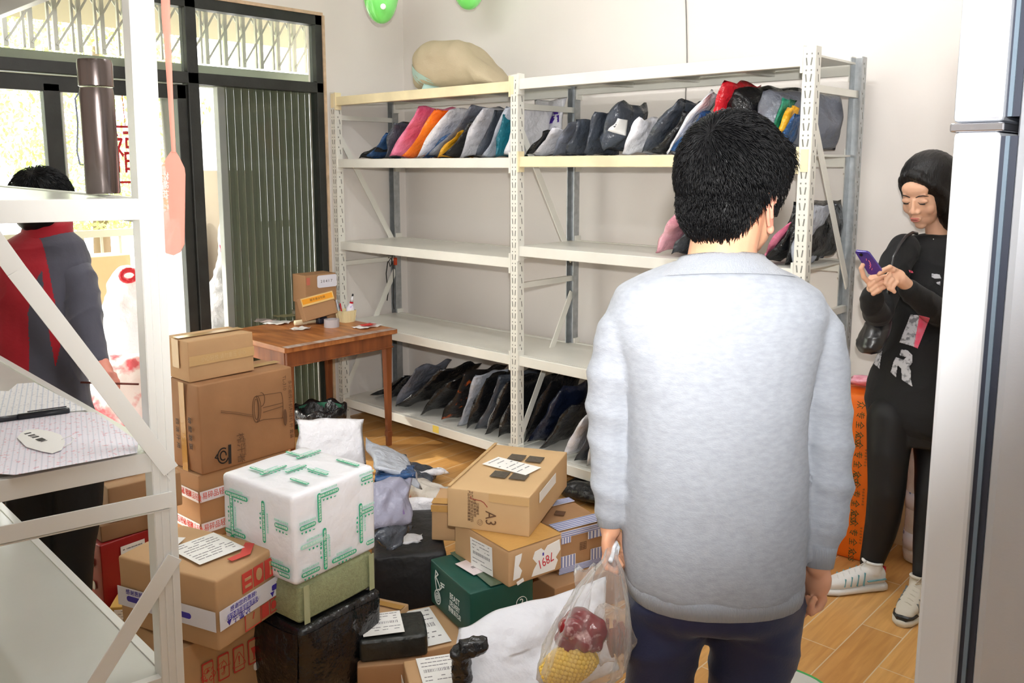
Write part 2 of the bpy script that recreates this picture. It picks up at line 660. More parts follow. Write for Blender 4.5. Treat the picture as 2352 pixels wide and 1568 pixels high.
MB().box((-0.19, -0.635, 1.05), (0.05, 0.045, 2.0), bev=0.004).build('edge_post', mat('white_post', (240, 244, 238), 0.4), t)
shut_root = t
# curtain like film beside it
mb = MB()
pts = []
for j in range(15):
    zz = 2.0 - j * 0.05
    for i in range(10):
        pts.append(Vector((-0.45 + 0.012 * math.sin(i * 2.1), -0.86 + 0.20 * (i / 9) * (0.5 + 0.5 * j / 14) + 0.02 * j / 14, zz)))
vs = [mb.bm.verts.new(p) for p in pts]
for j in range(14):
    for i in range(9):
        mb.bm.faces.new((vs[j * 10 + i], vs[j * 10 + i + 1], vs[(j + 1) * 10 + i + 1], vs[(j + 1) * 10 + i]))
o = mb.build('side_sheet', mat('grey_sheet', (196, 200, 190), 0.7), shut_root, smooth=True)
sm = o.modifiers.new('s', 'SOLIDIFY'); sm.thickness = 0.003

# railing
t = empty('railing', (-3.0, -2.2, 0), 0, 'grey metal railing on the terrace beyond the open door', 'railing')
M_RAIL = mat('railing_paint', (150, 148, 130), 0.5)
mb = MB().box((-3.0, -2.4, 1.05), (0.05, 8.0, 0.06))
mb.box((-3.0, -2.4, 0.12), (0.04, 8.0, 0.04))
for k in range(52):
    mb.box((-3.0, -6.3 + 0.152 * k, 0.58), (0.018, 0.018, 0.9))
mb.build('rail', M_RAIL, t)

# trees behind the terrace
M_LEAF = mat('leaves', (150, 186, 84), 0.6, var_rgb=(216, 228, 150), vscale=3, spec=0.2)
M_BARK = mat('bark', (110, 92, 70), 0.9, bump=0.6)
def tree(x, y, h, r, seed, label):
    rnd = random.Random(seed)
    t = empty('tree', (x, y, -0.05), 0, label, 'tree', 'trees beyond the terrace')
    MB().tube([(x, y, -0.05), (x + 0.1, y, h * 0.4), (x, y + 0.1, h * 0.8)], [0.12, 0.09, 0.04], 8).build('trunk', M_BARK, t, smooth=True)
    bm = bmesh.new()
    for i in range(9500):
        a, b_ = rnd.uniform(0, 2 * PI), rnd.uniform(-0.95, 1)
        rr = r * rnd.uniform(0.45, 1.0) * (1 + 0.25 * math.sin(a * 3 + seed) * math.cos(b_ * 4))
        c = Vector((x + rr * math.sqrt(1 - b_ * b_) * math.cos(a), y + rr * math.sqrt(1 - b_ * b_) * math.sin(a), h * 0.62 + b_ * h * 0.42))
        s = rnd.uniform(0.022, 0.05)
        q = Euler((rnd.uniform(0, 3), rnd.uniform(0, 3), rnd.uniform(0, 6))).to_matrix()
        vs = [bm.verts.new(c + q @ Vector(v) * s) for v in ((-1, 0, 0), (0, -0.45, 0.1), (1, 0, 0), (0, 0.45, 0.1))]
        bm.faces.new(vs)
    me = bpy.data.meshes.new('foliage')
    bm.to_mesh(me); bm.free()
    meshobj('foliage', me, M_LEAF, t, True)
for i, (x, y, h, r) in enumerate(((-5.4, -4.5, 3.6, 1.15), (-5.0, -1.9, 3.5, 1.15), (-6.6, 1.2, 3.8, 1.3), (-8.6, -6.9, 4.4, 1.5))):
    tree(x, y, h, r, 11 + i, ['pale green leafy tree seen through the left door pane', 'pale green leafy tree behind the open door', 'green tree far behind the right window pane', 'broad leafy tree at the far left beyond the terrace'][i])
# ------------------------------------------------------------------ parcel racks
UW, UD = 0.046, 0.046


def upright(parent, x, y, H, m, facing=1, holes=True, side=-1):
    """slotted angle post: front face and one side flange, rows of slots"""
    mb = MB()
    th = 0.004
    # open C section: front, two sides, small returns
    mb.box((x, y - facing * UD / 2, H / 2), (UW, th, H))
    mb.box((x - UW / 2, y, H / 2), (th, UD, H))
    mb.box((x + UW / 2, y, H / 2), (th, UD, H))
    o = mb.build('upright', m, parent)
    if holes:
        hb = MB()
        z = 0.06
        while z < H - 0.03:
            for s in (-1, 1):
                yy = y - facing * (UD / 2 + th / 2)
                hb.bar((x + s * 0.0095 - s * 0.002, yy, z), (x + s * 0.0095 + s * 0.002, yy, z + 0.028), 0.0012, 0.005, upv=(1, 0, 0))
                hb.box((x + s * 0.010, yy, z + 0.042), (0.005, 0.0012, 0.006))
                xx = x + s * (UW / 2 + th / 2)
                hb.box((xx, y - 0.006, z + 0.042), (0.0012, 0.006, 0.008))
                hb.bar((xx, y + 0.008, z), (xx, y + 0.004, z + 0.028), 0.005, 0.0012, upv=(1, 0, 0))
            z += 0.06
        hb.build('slots', M_HOLE, o)
    MB().box((x, y, 0.004), (UW + 0.012, UD + 0.012, 0.008)).build('foot_plate', m, parent)
    return o


def shelf(parent, x0, x1, y0, y1, ztop, m, mbeam=None, hgt=0.052, mback=None):
    mbeam = mbeam or m
    xc = (x0 + x1) / 2
    L = x1 - x0
    # sheet-steel tray
    MB().box((xc, (y0 + y1) / 2, ztop - 0.006), (L - 0.01, y1 - y0 - 0.05, 0.008)).build('shelf_board', m, parent)
    for s, yy, mm in ((-1, y0, mbeam), (1, y1, mback or mbeam)):
        b = MB()
        b.box((xc, yy, ztop - hgt / 2), (L - UW, 0.030, hgt), bev=0.003)
        for xe in (x0 + 0.028, x1 - 0.028):
            b.box((xe, yy + s * 0.026 * 0, ztop - hgt / 2), (0.010, 0.046, hgt + 0.05), bev=0.001)
        b.build('beam', mm, parent)
    n = 3
    for k in range(n):
        xk = x0 + L * (k + 1) / (n + 1)
        MB().box((xk, (y0 + y1) / 2, ztop - 0.022), (0.03, y1 - y0 - 0.04, 0.024)).build('cross_tie', m, parent)


RD = 0.49
rack = empty('parcel_rack', (1.5, 0.245, 0), 0, 'long white two bay steel rack of parcels against the back wall', 'rack')
RH = 2.05
XU = [0.012, 1.512, 3.012]
for i, x in enumerate(XU):
    upright(rack, x, 0.023, RH, M_RACK)
    upright(rack, x, RD - 0.023, RH, M_ZINC if i else M_ZINC, facing=-1, holes=(i == 2))
    # end frame braces
    zs = [(1.55, 2.00)]
    MB().bar((x, 0.03, 1.90), (x, RD - 0.03, 1.90), 0.022, 0.028).build('end_brace', M_RACK, rack)
    MB().bar((x, 0.03, 1.005), (x, RD - 0.03, 1.005), 0.022, 0.028).build('end_brace', M_RACK, rack)
    MB().bar((x, 0.03, 0.13), (x, RD - 0.03, 0.13), 0.022, 0.028).build('end_brace', M_RACK, rack)
    MB().bar((x + 0.012, 0.04, 1.78), (x + 0.012, RD - 0.04, 1.10), 0.006, 0.036).build('diagonal_brace', M_RACK, rack)
    MB().bar((x + 0.012, RD - 0.04, 0.93), (x + 0.012, 0.04, 0.22), 0.006, 0.036).build('diagonal_brace', M_RACK, rack)
SH1 = [(0.150, M_RACK, M_RACK), (0.645, M_RACK, M_RACK), (1.148, M_RACK, M_RACK), (1.650, M_RACK, M_RACK), (2.022, M_RACK, M_RACKY)]
SH2 = [(0.150, M_RACK, M_RACK), (0.650, M_RACK, M_RACK), (1.212, M_RACK, M_RACK), (1.655, M_RACK, M_RACKY), (2.030, M_RACK, M_RACK)]
for z, m, mbm in SH1:
    shelf(rack, XU[0], XU[1], 0.016, RD - 0.016, z, m, mbm, mback=M_RACK)
for z, m, mbm in SH2:
    shelf(rack, XU[1], XU[2], 0.016, RD - 0.016, z, m, mbm, mback=M_RACK)
# rusty yellow corner patches on the beam ends
for x, z in ((XU[0], 2.0), (XU[1] - 0.03, 2.0), (XU[2], 1.628)):
    MB().box((x + (0.0 if x != XU[1] - 0.03 else 0.012), -0.003, z), (0.030, 0.003, 0.085)).build('connector_plate', M_RACKY, rack)
o = tag(MB().box((0.905, -0.0005, 0.128), (0.05, 0.0008, 0.040)).build('shelf_sticker', mat('yellow_sticker', (250, 226, 110), 0.6)), 'small square yellow sticker on the front edge of the lowest shelf', 'sticker')
# sack on top of the left bay
M_SACK = mat('woven_sack', (184, 170, 142), 0.7, bump=0.5, bscale=160, var=0.08, vscale=3)
M_SACKB = mat('sack_blue_print', (176, 206, 196), 0.7, bump=0.4, bscale=160)
c = Vector((0.93, 0.17, 2.022))
sk = empty('sack', tuple(c), 0, 'bulging beige woven sack with a faded blue band lying on top of the rack', 'sack')
mb = MB()
prof = [(-0.25, 0.05, 0.06), (-0.245, 0.10, 0.095), (-0.21, 0.125, 0.115), (-0.14, 0.14, 0.128), (-0.05, 0.14, 0.130), (0.05, 0.14, 0.126), (0.13, 0.13, 0.098), (0.22, 0.12, 0.060), (0.29, 0.10, 0.028), (0.33, 0.07, 0.008)]
mb.rings([(c + Vector((a * 1.0, 0.0 + 0.02 * math.sin(a * 9), 0.008 + h)), (0, 1, 0), (0, 0, 1), wd, h) for a, wd, h in prof], n=28, power=2.6)
me = fuse(mb, 0.008, 4, 0.5, disp=lambda p: 0.012 * nz(p, 7) + 0.006 * nz(p, 19))
for v in me.vertices:
    if v.co.z < 2.0235: v.co.z = 2.0235
meshobj('sack_cloth', me, M_SACK, sk, True)
M2 = MB()
pts = []
vs = []
for i in range(16):
    u = i / 15
    row = []
    for j in range(4):
        ax = -0.238 + 0.175 * u
        hz = 0.150 - 0.105 * u - 0.016 * j - (0.012 * j * math.sin(u * 3.1))
        row.append((ax, hz))
    vs.append(row)
# band drawn as a strip hugging the front of the sack
bvh_me = me
from mathutils.bvhtree import BVHTree
bv = BVHTree.FromPolygons([sk.matrix_basis @ v.co for v in me.vertices], [tuple(p.vertices) for p in me.polygons])
rows = []
for row in vs:
    r_ = []
    for ax, hz in row:
        hit = bv.ray_cast(c + Vector((ax, -0.6, hz)), Vector((0, 1, 0)))
        p = hit[0] if hit[0] is not None else c + Vector((ax, -0.14, hz))
        r_.append(M2.bm.verts.new(p + Vector((0, -0.002, 0))))
    rows.append(r_)
for a, b in zip(rows, rows[1:]):
    for j in range(3):
        M2.bm.faces.new((a[j], a[j + 1], b[j + 1], b[j]))
M2.build('printed_band', M_SACKB, sk, smooth=True)
# ------------------------------------------------------------------ parcels: cartons
M_CB = [mat('cardboard_tan', (194, 156, 114), 0.75, bump=0.12, bscale=60, var=0.05, vscale=5),
        mat('cardboard_light', (204, 170, 126), 0.75, bump=0.12, bscale=60, var=0.05, vscale=5),
        mat('cardboard_brown', (172, 132, 94), 0.75, bump=0.15, bscale=50, var=0.06, vscale=5),
        mat('cardboard_dull', (150, 112, 78), 0.75, bump=0.15, bscale=50, var=0.06, vscale=5)]
M_TAPE = mat('clear_tape', (206, 170, 120), 0.18, spec=0.6, bump=0.15, bscale=90)
M_TAPEY = mat('yellow_brown_tape', (196, 150, 84), 0.15, spec=0.6, bump=0.3, bscale=60)
M_PAPER = mat('label_paper', (244, 243, 240), 0.6)
M_INK = mat('black_ink', (45, 42, 42), 0.6)
M_INKF = mat('faded_ink', (104, 74, 52), 0.7)
M_RED = mat('red_ink', (205, 70, 60), 0.6)
M_BLUE = mat('violet_blue_ink', (62, 48, 165), 0.5)
M_GREEN = mat('green_tape_ink', (40, 172, 128), 0.45)
M_GREENL = mat('pale_green_ink', (176, 226, 210), 0.45)
M_WTAPE = mat('white_printed_tape', (232, 232, 242), 0.25, spec=0.5, bump=0.15, bscale=50)
M_WWRAP = mat('white_plastic_wrap', (240, 240, 246), 0.3, spec=0.5, bump=0.35, bscale=16)
M_BLACKP = mat('black_plastic_wrap', (16, 17, 22), 0.22, spec=0.6, bump=0.9, bscale=14)
M_OLIVE = mat('olive_woven_wrap', (150, 156, 118), 0.45, spec=0.4, bump=0.6, bscale=220, var=0.14, vscale=90)


def carton(label, cat, c, yaw, z0, w, d, h, m, name='cardboard_box', group=None, tilt=None, seed=1, bev=0.004, bulge=0.004, tape=None, body='carton', nsub=6):
    """closed parcel; corner A is (-w/2,-d/2): face AB looks to -y, face DA looks to -x (own axes)"""
    t = empty(name, (c[0], c[1], z0), yaw, label, cat, group)
    if tilt is not None:
        t.rotation_euler = (tilt[0], tilt[1], yaw)
    bm = bmesh.new()
    bmesh.ops.create_cube(bm, size=1.0)
    bmesh.ops.subdivide_edges(bm, edges=bm.edges, cuts=nsub, use_grid_fill=True)
    rnd = random.Random(seed)
    for v in bm.verts:
        p = v.co.copy()
        q = Vector((p.x * w, p.y * d, (p.z + 0.5) * h))
        n = noise.noise_vector(q * 9 + Vector((seed * 3.1, seed, 0)))
        # faces swell a little in the middle
        e = [1 - abs(2 * a) ** 2 for a in p]
        sw = bulge
        if abs(abs(p.x) - 0.5) < 1e-4: q.x += math.copysign(sw * max(0, e[1]) * max(0, e[2]), p.x)
        if abs(abs(p.y) - 0.5) < 1e-4: q.y += math.copysign(sw * max(0, e[0]) * max(0, e[2]), p.y)
        q += n * (0.0012 + bulge * 0.25)
        if p.z < -0.499: q.z = 0
        v.co = q
    if bev > 0:
        es = [e for e in bm.edges if len(e.link_faces) == 2 and e.calc_face_angle(0) > 0.9]
        bmesh.ops.bevel(bm, geom=es, offset=bev, segments=3, affect='EDGES', profile=0.5)
    me = bpy.data.meshes.new(body)
    bm.to_mesh(me); bm.free()
    for p in me.polygons: p.use_smooth = True
    me.set_sharp_from_angle(angle=math.radians(50))
    o = meshobj(body, me, m, t, False)
    t['_w'] = w; t['_d'] = d; t['_h'] = h
    if tape:
        for f in tape:
            decal(t, *f)
    return t


def fmat(t, face, off=0.0):
    """(origin, x dir, y dir, normal, width, height) of a face in the box's own axes"""
    w, d, h = t['_w'], t['_d'], t['_h']
    if face == 'AB': return Vector((-w / 2, -d / 2 - off, 0)), Vector((1, 0, 0)), Vector((0, 0, 1)), Vector((0, -1, 0)), w, h
    if face == 'DA': return Vector((-w / 2 - off, d / 2, 0)), Vector((0, -1, 0)), Vector((0, 0, 1)), Vector((-1, 0, 0)), d, h
    if face == 'BC': return Vector((w / 2 + off, -d / 2, 0)), Vector((0, 1, 0)), Vector((0, 0, 1)), Vector((1, 0, 0)), d, h
    return Vector((-w / 2, -d / 2, h + off)), Vector((1, 0, 0)), Vector((0, 1, 0)), Vector((0, 0, 1)), w, d


OFF = 0.0052


def decal(t, face, u0, v0, u1, v1, m, name='tape', th=0.0012, rot=0.0, label=None, off=OFF, rnd=0.0, parent=None):
    """thin strip or sheet stuck on a face; u, v from 0 to 1"""
    o, x, y, n, W, H = fmat(t, face, off)
    cx, cy = (u0 + u1) / 2 * W, (v0 + v1) / 2 * H
    sx, sy = abs(u1 - u0) * W / 2, abs(v1 - v0) * H / 2
    mb = MB()
    if rnd > 0:
        pts = []
        r = min(sx, sy) * rnd
        for qx, qy, a0 in ((sx - r, sy - r, 0), (-sx + r, sy - r, 90), (-sx + r, -sy + r, 180), (sx - r, -sy + r, 270)):
            for k in range(5):
                a = math.radians(a0 + 22.5 * k)
                pts.append((qx + r * math.cos(a), qy + r * math.sin(a)))
    else:
        pts = [(-sx, -sy), (sx, -sy), (sx, sy), (-sx, sy)]
    ca, sa = math.cos(rot), math.sin(rot)
    P = [o + x * (cx + a * ca - b * sa) + y * (cy + a * sa + b * ca) for a, b in pts]
    mb.poly(P, th, n)
    ob = mb.build(name, m, parent or t, world=False)
    if label: ob['label'] = label
    return ob


def shape(t, face, pts, m, name='printed_mark', th=0.0012, off=OFF, cu=None, label=None):
    """outline drawn on a face with points in u, v"""
    o, x, y, n, W, H = fmat(t, face, off)
    mb = MB()
    mb.poly([o + x * (a * W) + y * (b * H) for a, b in pts], th, n)
    ob = mb.build(name, m, t, world=False)
    if label: ob['label'] = label
    return ob


def strokes(t, face, lines, m, wd=0.002, name='printed_mark', th=0.0010, off=OFF, label=None):
    """pen strokes: list of polylines in u, v"""
    o, x, y, n, W, H = fmat(t, face, off)
    mb = MB()
    for ln in lines:
        P = [o + x * (a * W) + y * (b * H) + n * (th / 2) for a, b in ln]
        for p, q in zip(P, P[1:]):
            if (q - p).length > 1e-5:
                e = (q - p).normalized() * wd * 0.4
                mb.bar(p - e, q + e, wd, th, upv=n)
    ob = mb.build(name, m, t, world=False)
    if label: ob['label'] = label
    return ob


def text(t, face, u, v, size, s, m, rot=0.0, off=OFF + 0.0004, name='printed_text', squeeze=1.0, stretch=1.0):
    o, x, y, n, W, H = fmat(t, face, off)
    ca, sa = math.cos(rot), math.sin(rot)
    me = text_mesh(s, size)
    me.transform(Matrix.Diagonal((squeeze, stretch, 1, 1)))
    me.transform(frame(o + x * (u * W) + y * (v * H), x * ca + y * sa, -x * sa + y * ca))
    return meshobj(name, me, m, t, False)


def waybill(t, face, u0, v0, u1, v1, rot=0.0, seed=1, label=None, bars=True, rows=7, red=False, off=OFF):
    """white delivery label with rows of small print and a barcode"""
    p = decal(t, face, u0, v0, u1, v1, M_PAPER, 'shipping_label', 0.0008, rot, label, off=off)
    o, x, y, n, W, H = fmat(t, face, off + 0.0009)
    cx, cy = (u0 + u1) / 2 * W, (v0 + v1) / 2 * H
    sx, sy = abs(u1 - u0) * W, abs(v1 - v0) * H
    ca, sa = math.cos(rot), math.sin(rot)
    X, Y = x * ca + y * sa, -x * sa + y * ca
    c = o + x * cx + y * cy
    rnd = random.Random(seed)
    mb = MB()
    def bx(a, b, wa, hb):
        mb.bar(c + X * ((a - wa / 2) * sx) + Y * (b * sy), c + X * ((a + wa / 2) * sx) + Y * (b * sy), hb * sy * 0.8, 0.0005, upv=n)
    for k in range(rows):
        b = 0.42 - 0.84 * k / rows
        if bars and k in (rows // 2, rows // 2 + 1):
            if k == rows // 2:
                a = -0.38
                while a < 0.38:
                    wv = rnd.uniform(0.006, 0.022)
                    bx(a, b - 0.04, wv, 0.13)
                    a += wv + rnd.uniform(0.012, 0.03)
            continue
        a = -0.42
        while a < 0.36:
            wv = rnd.uniform(0.04, 0.16)
            if rnd.random() < 0.75: bx(a + wv / 2, b, wv * 0.85, 0.028)
            a += wv
    mb.build('label_print', mat('label_grey_ink', (128, 126, 130), 0.6), p, world=False)
    return p


def tape_cross(t, m=M_TAPE, wd=0.05, drop=0.3, along='w'):
    """packing tape along the top seam and down both ends"""
    w, d, h = t['_w'], t['_d'], t['_h']
    if along == 'w':
        a = wd / d / 2
        decal(t, 'T', 0, 0.5 - a, 1, 0.5 + a, m, 'packing_tape')
        decal(t, 'DA', 0.5 - a, 1 - drop, 0.5 + a, 1.0, m, 'packing_tape')
        decal(t, 'BC', 0.5 - a, 1 - drop, 0.5 + a, 1.0, m, 'packing_tape')
    else:
        a = wd / w / 2
        decal(t, 'T', 0.5 - a, 0, 0.5 + a, 1, m, 'packing_tape')
        decal(t, 'AB', 0.5 - a, 1 - drop, 0.5 + a, 1.0, m, 'packing_tape')


R = math.radians
# --- tall stack by the desk
b = carton('brown carton with red and white tape, at the bottom under the blender carton', 'box', (0.951, -1.29), R(92), 0.0, 0.44, 0.215, 0.298, M_CB[2], seed=3, bulge=0.003)
for face in ('AB', 'DA'):
    for v in (0.60, 0.12):
        decal(b, face, 0, v, 1, v + 0.16, M_WTAPE, 'white_tape')
        for k in range(3):
            text(b, face, 0.17 + 0.33 * k, v + 0.08, 0.033, ['易碎品轻放', '小心轻放'][k % 2], M_RED, off=OFF + 0.0014, squeeze=0.8)
box_blend = carton('big scuffed brown carton printed with a blender drawing, in the tall stack by the desk', 'box', (0.95, -1.262), R(92.6), 0.3, 0.475, 0.236, 0.393, mat('cardboard_blender', (158, 116, 80), 0.75, bump=0.2, bscale=30, var=0.10, vscale=6), seed=5, bulge=0.009, bev=0.008)
t = box_blend
# drawing: cup seen from its open end, body, handle, lid
def circ(cu, cv, ru, rv, a0=0, a1=360, n=20):
    return [(cu + ru * math.cos(math.radians(a0 + (a1 - a0) * k / n)), cv + rv * math.sin(math.radians(a0 + (a1 - a0) * k / n))) for k in range(n + 1)]
OB = 0.0125
strokes(t, 'AB', [circ(0.56, 0.60, 0.035, 0.15), circ(0.565, 0.60, 0.022, 0.12), circ(0.57, 0.60, 0.045, 0.155, -90, 90),
                  [(0.56, 0.75), (0.62, 0.75), (0.84, 0.73)], [(0.56, 0.45), (0.64, 0.46), (0.86, 0.42)], [(0.64, 0.60), (0.86, 0.60)], [(0.64, 0.545), (0.86, 0.56)],
                  circ(0.84, 0.575, 0.02, 0.155, -90, 90), circ(0.62, 0.70, 0.04, 0.08, -90, 90)], M_INKF, 0.0028, 'blender_drawing', off=OB)
strokes(t, 'AB', [[(0.20, 0.68), (0.36, 0.62), (0.53, 0.54)], [(0.20, 0.66), (0.36, 0.60), (0.53, 0.52)]], M_INKF, 0.002, 'stirrer_drawing', off=OB)
shape(t, 'AB', circ(0.88, 0.42, 0.02, 0.10, n=14)[:-1], M_INKF, 'round_foot_print', off=OB)
strokes(t, 'AB', [circ(0.20, 0.17, 0.055, 0.085, 60, 330), circ(0.20, 0.17, 0.03, 0.05, 0, 300), [(0.14, 0.20), (0.12, 0.17), (0.15, 0.15)]], M_INK, 0.0055, 'round_emblem', off=OB)
strokes(t, 'AB', [[(0.27, 0.26), (0.265, 0.07)]], M_INK, 0.014, 'emblem_bar', off=OB)
text(t, 'AB', 0.38, 0.20, 0.040, '榨汁者', M_INKF, R(-90), off=OB, squeeze=1.15)
text(t, 'AB', 0.425, 0.20, 0.014, 'ZHAZHIZHE', M_INKF, R(-90), off=OB)
text(t, 'AB', 0.885, 0.83, 0.024, 'TL-310', M_INKF, R(-90), off=OB)
text(t, 'AB', 0.945, 0.50, 0.022, '多功能榨汁机料理机 杯 套装', M_INKF, R(-90), off=OB)
text(t, 'DA', 0.30, 0.40, 0.028, '四 洁 汁 用', M_INK, R(-90), off=OB)
text(t, 'DA', 0.74, 0.45, 0.030, '破 壁 蔬 菜', M_INK, R(-90), off=OB)
decal(t, 'DA', 0.42, 0.0, 0.60, 1.0, M_TAPEY, 'packing_tape', off=OB - 0.001)
decal(t, 'T', 0.0, 0.40, 1.0, 0.60, M_TAPE, 'packing_tape', off=0.006)
t = carton('small tan carton with faint tape, topmost of the tall stack by the desk', 'box', (0.914, -1.345), R(91.1), 0.697, 0.309, 0.205, 0.176, M_CB[0], seed=6, bulge=0.002)
decal(t, 'AB', 0.0, 0.40, 1.0, 0.64, M_TAPE, 'packing_tape')
text(t, 'AB', 0.52, 0.52, 0.024, '小心轻放 请勿重压 小心', mat('pale_ink', (206, 176, 130), 0.6), off=OFF + 0.0014, squeeze=0.85)
decal(t, 'T', 0, 0.38, 1, 0.62, M_TAPE, 'packing_tape')
decal(t, 'DA', 0.36, 0.3, 0.64, 1.0, M_TAPE, 'packing_tape')

# --- white and green stack
t = carton('black plastic wrapped carton at the foot of the white and green parcel stack', 'box', (2.25, -1.75), R(97), 0.0, 0.33, 0.31, 0.272, M_BLACKP, name='wrapped_parcel', seed=8, bulge=0.018, bev=0.02, body='wrapped_carton', nsub=14)
t = carton('olive woven wrapped parcel squeezed between the white box and the black wrapped box', 'box', (2.228, -1.745), R(96), 0.274, 0.30, 0.30, 0.124, M_OLIVE, name='wrapped_parcel', seed=9, bulge=0.008, bev=0.016, body='woven_wrap', nsub=10)
for f_, u in (('AB', 0.03), ('AB', 0.90)):
    decal(t, f_, u, 0.02, u + 0.07, 0.98, mat('olive_tape', (170, 174, 136), 0.2, bump=0.3), 'clear_tape', off=0.009)
t = carton('white box covered in strips of green printed tape', 'box', (2.214, -1.748), R(96.5), 0.400, 0.326, 0.334, 0.276, M_WWRAP, name='taped_parcel', seed=10, bulge=0.006, bev=0.014, body='white_wrap', nsub=10)
WO = 0.0068
MSG = '请确认包装完好再签收'
def gstrip(face, u, v, L, vert=False, pale=False, extra=True, rot=0.0):
    W = {'AB': 0.326, 'DA': 0.334, 'T': 0.326}[face]
    H = {'AB': 0.276, 'DA': 0.276, 'T': 0.334}[face]
    wd = 0.0135
    if vert: v = min(max(v, 0.06 + L / H / 2), 0.94 - L / H / 2); u = min(max(u, 0.10), 0.95)
    else: u = min(max(u, 0.05 + L / W / 2), 0.95 - L / W / 2); v = min(max(v, 0.11), 0.93)
    m = M_GREENL if pale else M_GREEN
    if vert: a, b_ = wd / W / 2, L / H / 2
    else: a, b_ = L / W / 2, wd / H / 2
    p = decal(t, face, u - a, v - b_, u + a, v + b_, m, 'green_tape_strip', 0.0008, rnd=0.98, off=WO, rot=rot)
    text(t, face, u, v, 0.0092, MSG, M_PAPER, (R(-90) if vert else 0) + rot, off=WO + 0.0009, squeeze=L / 0.100)
    if extra:
        if vert: text(t, face, u - 0.048, v, 0.008, '▼  ■  ▬  ◆', M_GREEN, R(-90), off=WO, squeeze=1.2)
        else: text(t, face, u, v - 0.060, 0.008, '▼   ■   ◆   ▬', M_GREEN, rot, off=WO)
        if vert: text(t, face, u + 0.05, v, 0.008, '易碎物品轻拿轻放', M_GREENL, R(-90), off=WO)
        else: text(t, face, u, v + 0.055, 0.008, '易碎物品轻拿轻放', M_GREENL, rot, off=WO)
for a in (('AB', 0.10, 0.63, 0.06), ('AB', 0.40, 0.90, 0.075), ('AB', 0.92, 0.90, 0.05), ('AB', 0.93, 0.52, 0.055), ('AB', 0.56, 0.10, 0.10), ('AB', 0.10, 0.10, 0.07), ('AB', 0.97, 0.13, 0.035, False, False, False),
          ('AB', 0.33, 0.28, 0.13, True), ('AB', 0.78, 0.40, 0.13, True), ('AB', 0.28, 0.90, 0.09, True, False, False), ('AB', 0.18, 0.42, 0.11, False, True),
          ('DA', 0.24, 0.80, 0.11), ('DA', 0.94, 0.64, 0.06), ('DA', 0.16, 0.56, 0.14, True), ('DA', 0.62, 0.62, 0.13, True), ('DA', 0.12, 0.36, 0.10), ('DA', 0.86, 0.18, 0.12), ('DA', 0.97, 0.06, 0.05, False, False, False),
          ('T', 0.30, 0.62, 0.10, False), ('T', 0.22, 0.72, 0.09, True, False, False), ('T', 0.80, 0.70, 0.10, False), ('T', 0.72, 0.86, 0.09, True, False, False), ('T', 0.52, 0.26, 0.09, True), ('T', 0.25, 0.20, 0.08, True, False, False), ('T', 0.86, 0.22, 0.10, True, False, False), ('T', 0.45, 0.48, 0.08, False)):
    gstrip(*a)

# --- front left cartons
t = carton('open cornered carton with red care symbols, lowest box beside the near rack post', 'box', (2.085, -2.045), R(96), 0.0, 0.29, 0.30, 0.268, M_CB[0], seed=12, bulge=0.002)
for k, (u) in enumerate((0.20, 0.38, 0.56, 0.74)):
    decal(t, 'AB', u, 0.44, u + 0.13, 0.74, M_RED, 'care_symbol', rnd=0.25)
    decal(t, 'AB', u + 0.012, 0.46, u + 0.118, 0.72, M_CB[0], 'symbol_field', rnd=0.25, off=OFF + 0.0011)
text(t, 'AB', 0.445, 0.58, 0.045, '☂', M_RED, off=OFF + 0.0024)
text(t, 'AB', 0.625, 0.58, 0.045, '⚠', M_RED, off=OFF + 0.0024)
shape(t, 'AB', [(0.77, 0.64), (0.84, 0.64), (0.815, 0.56), (0.808, 0.50), (0.83, 0.49), (0.78, 0.49), (0.80, 0.50), (0.795, 0.56)], M_RED, off=OFF + 0.0024)
text(t, 'AB', 0.265, 0.58, 0.045, '♻', M_RED, off=OFF + 0.0024)
decal(t, 'AB', 0.80, 0.34, 0.88, 0.44, M_PAPER, 'torn_label', rnd=0.8)
t = carton('creased tan carton bound with white and violet printed tape, a white note on its lid', 'box', (2.142, -2.055), R(107.8), 0.28, 0.245, 0.374, 0.208, M_CB[0], seed=13, bulge=0.005, bev=0.007)
for face in ('AB', 'DA'):
    decal(t, face, 0, 0.30, 1, 0.58, M_WTAPE, 'white_tape', off=0.007)
decal(t, 'AB', 0.10, 0.39, 0.62, 0.47, M_BLUE, 'violet_stripe', rnd=0.95, off=0.0085)
text(t, 'AB', 0.36, 0.43, 0.0165, '请在快递员面前验货签收!', M_WTAPE, off=0.0099, squeeze=0.78)
text(t, 'AB', 0.38, 0.52, 0.017, '感谢您的惠顾!', M_BLUE, off=0.0085)
for k, s in enumerate('▼☂☎✈'):
    text(t, 'AB', 0.14 + 0.10 * k, 0.345, 0.020, s, M_BLUE, off=0.0085)
decal(t, 'AB', 0.86, 0.40, 0.99, 0.48, M_BLUE, 'violet_stripe', rnd=0.5, off=0.0085)
text(t, 'AB', 0.93, 0.345, 0.020, '▼ ☂', M_BLUE, off=0.0085)
decal(t, 'DA', 0.10, 0.39, 0.30, 0.47, M_BLUE, 'violet_stripe', rnd=0.9, off=0.0085)
text(t, 'DA', 0.18, 0.52, 0.017, '感谢惠顾', M_BLUE, off=0.0085)
decal(t, 'DA', 0.62, 0.39, 0.76, 0.47, M_BLUE, 'violet_stripe', rnd=0.9, off=0.0085)
for k in range(3):
    u = 0.38 + k * 0.19
    decal(t, 'AB', u, 0.62, u + 0.165, 0.90, M_RED, 'red_pictogram', off=0.006)
decal(t, 'AB', 0.415, 0.68, 0.52, 0.72, M_CB[0], 'pictogram_field', off=0.0075)
decal(t, 'AB', 0.415, 0.78, 0.52, 0.82, M_CB[0], 'pictogram_field', off=0.0075)
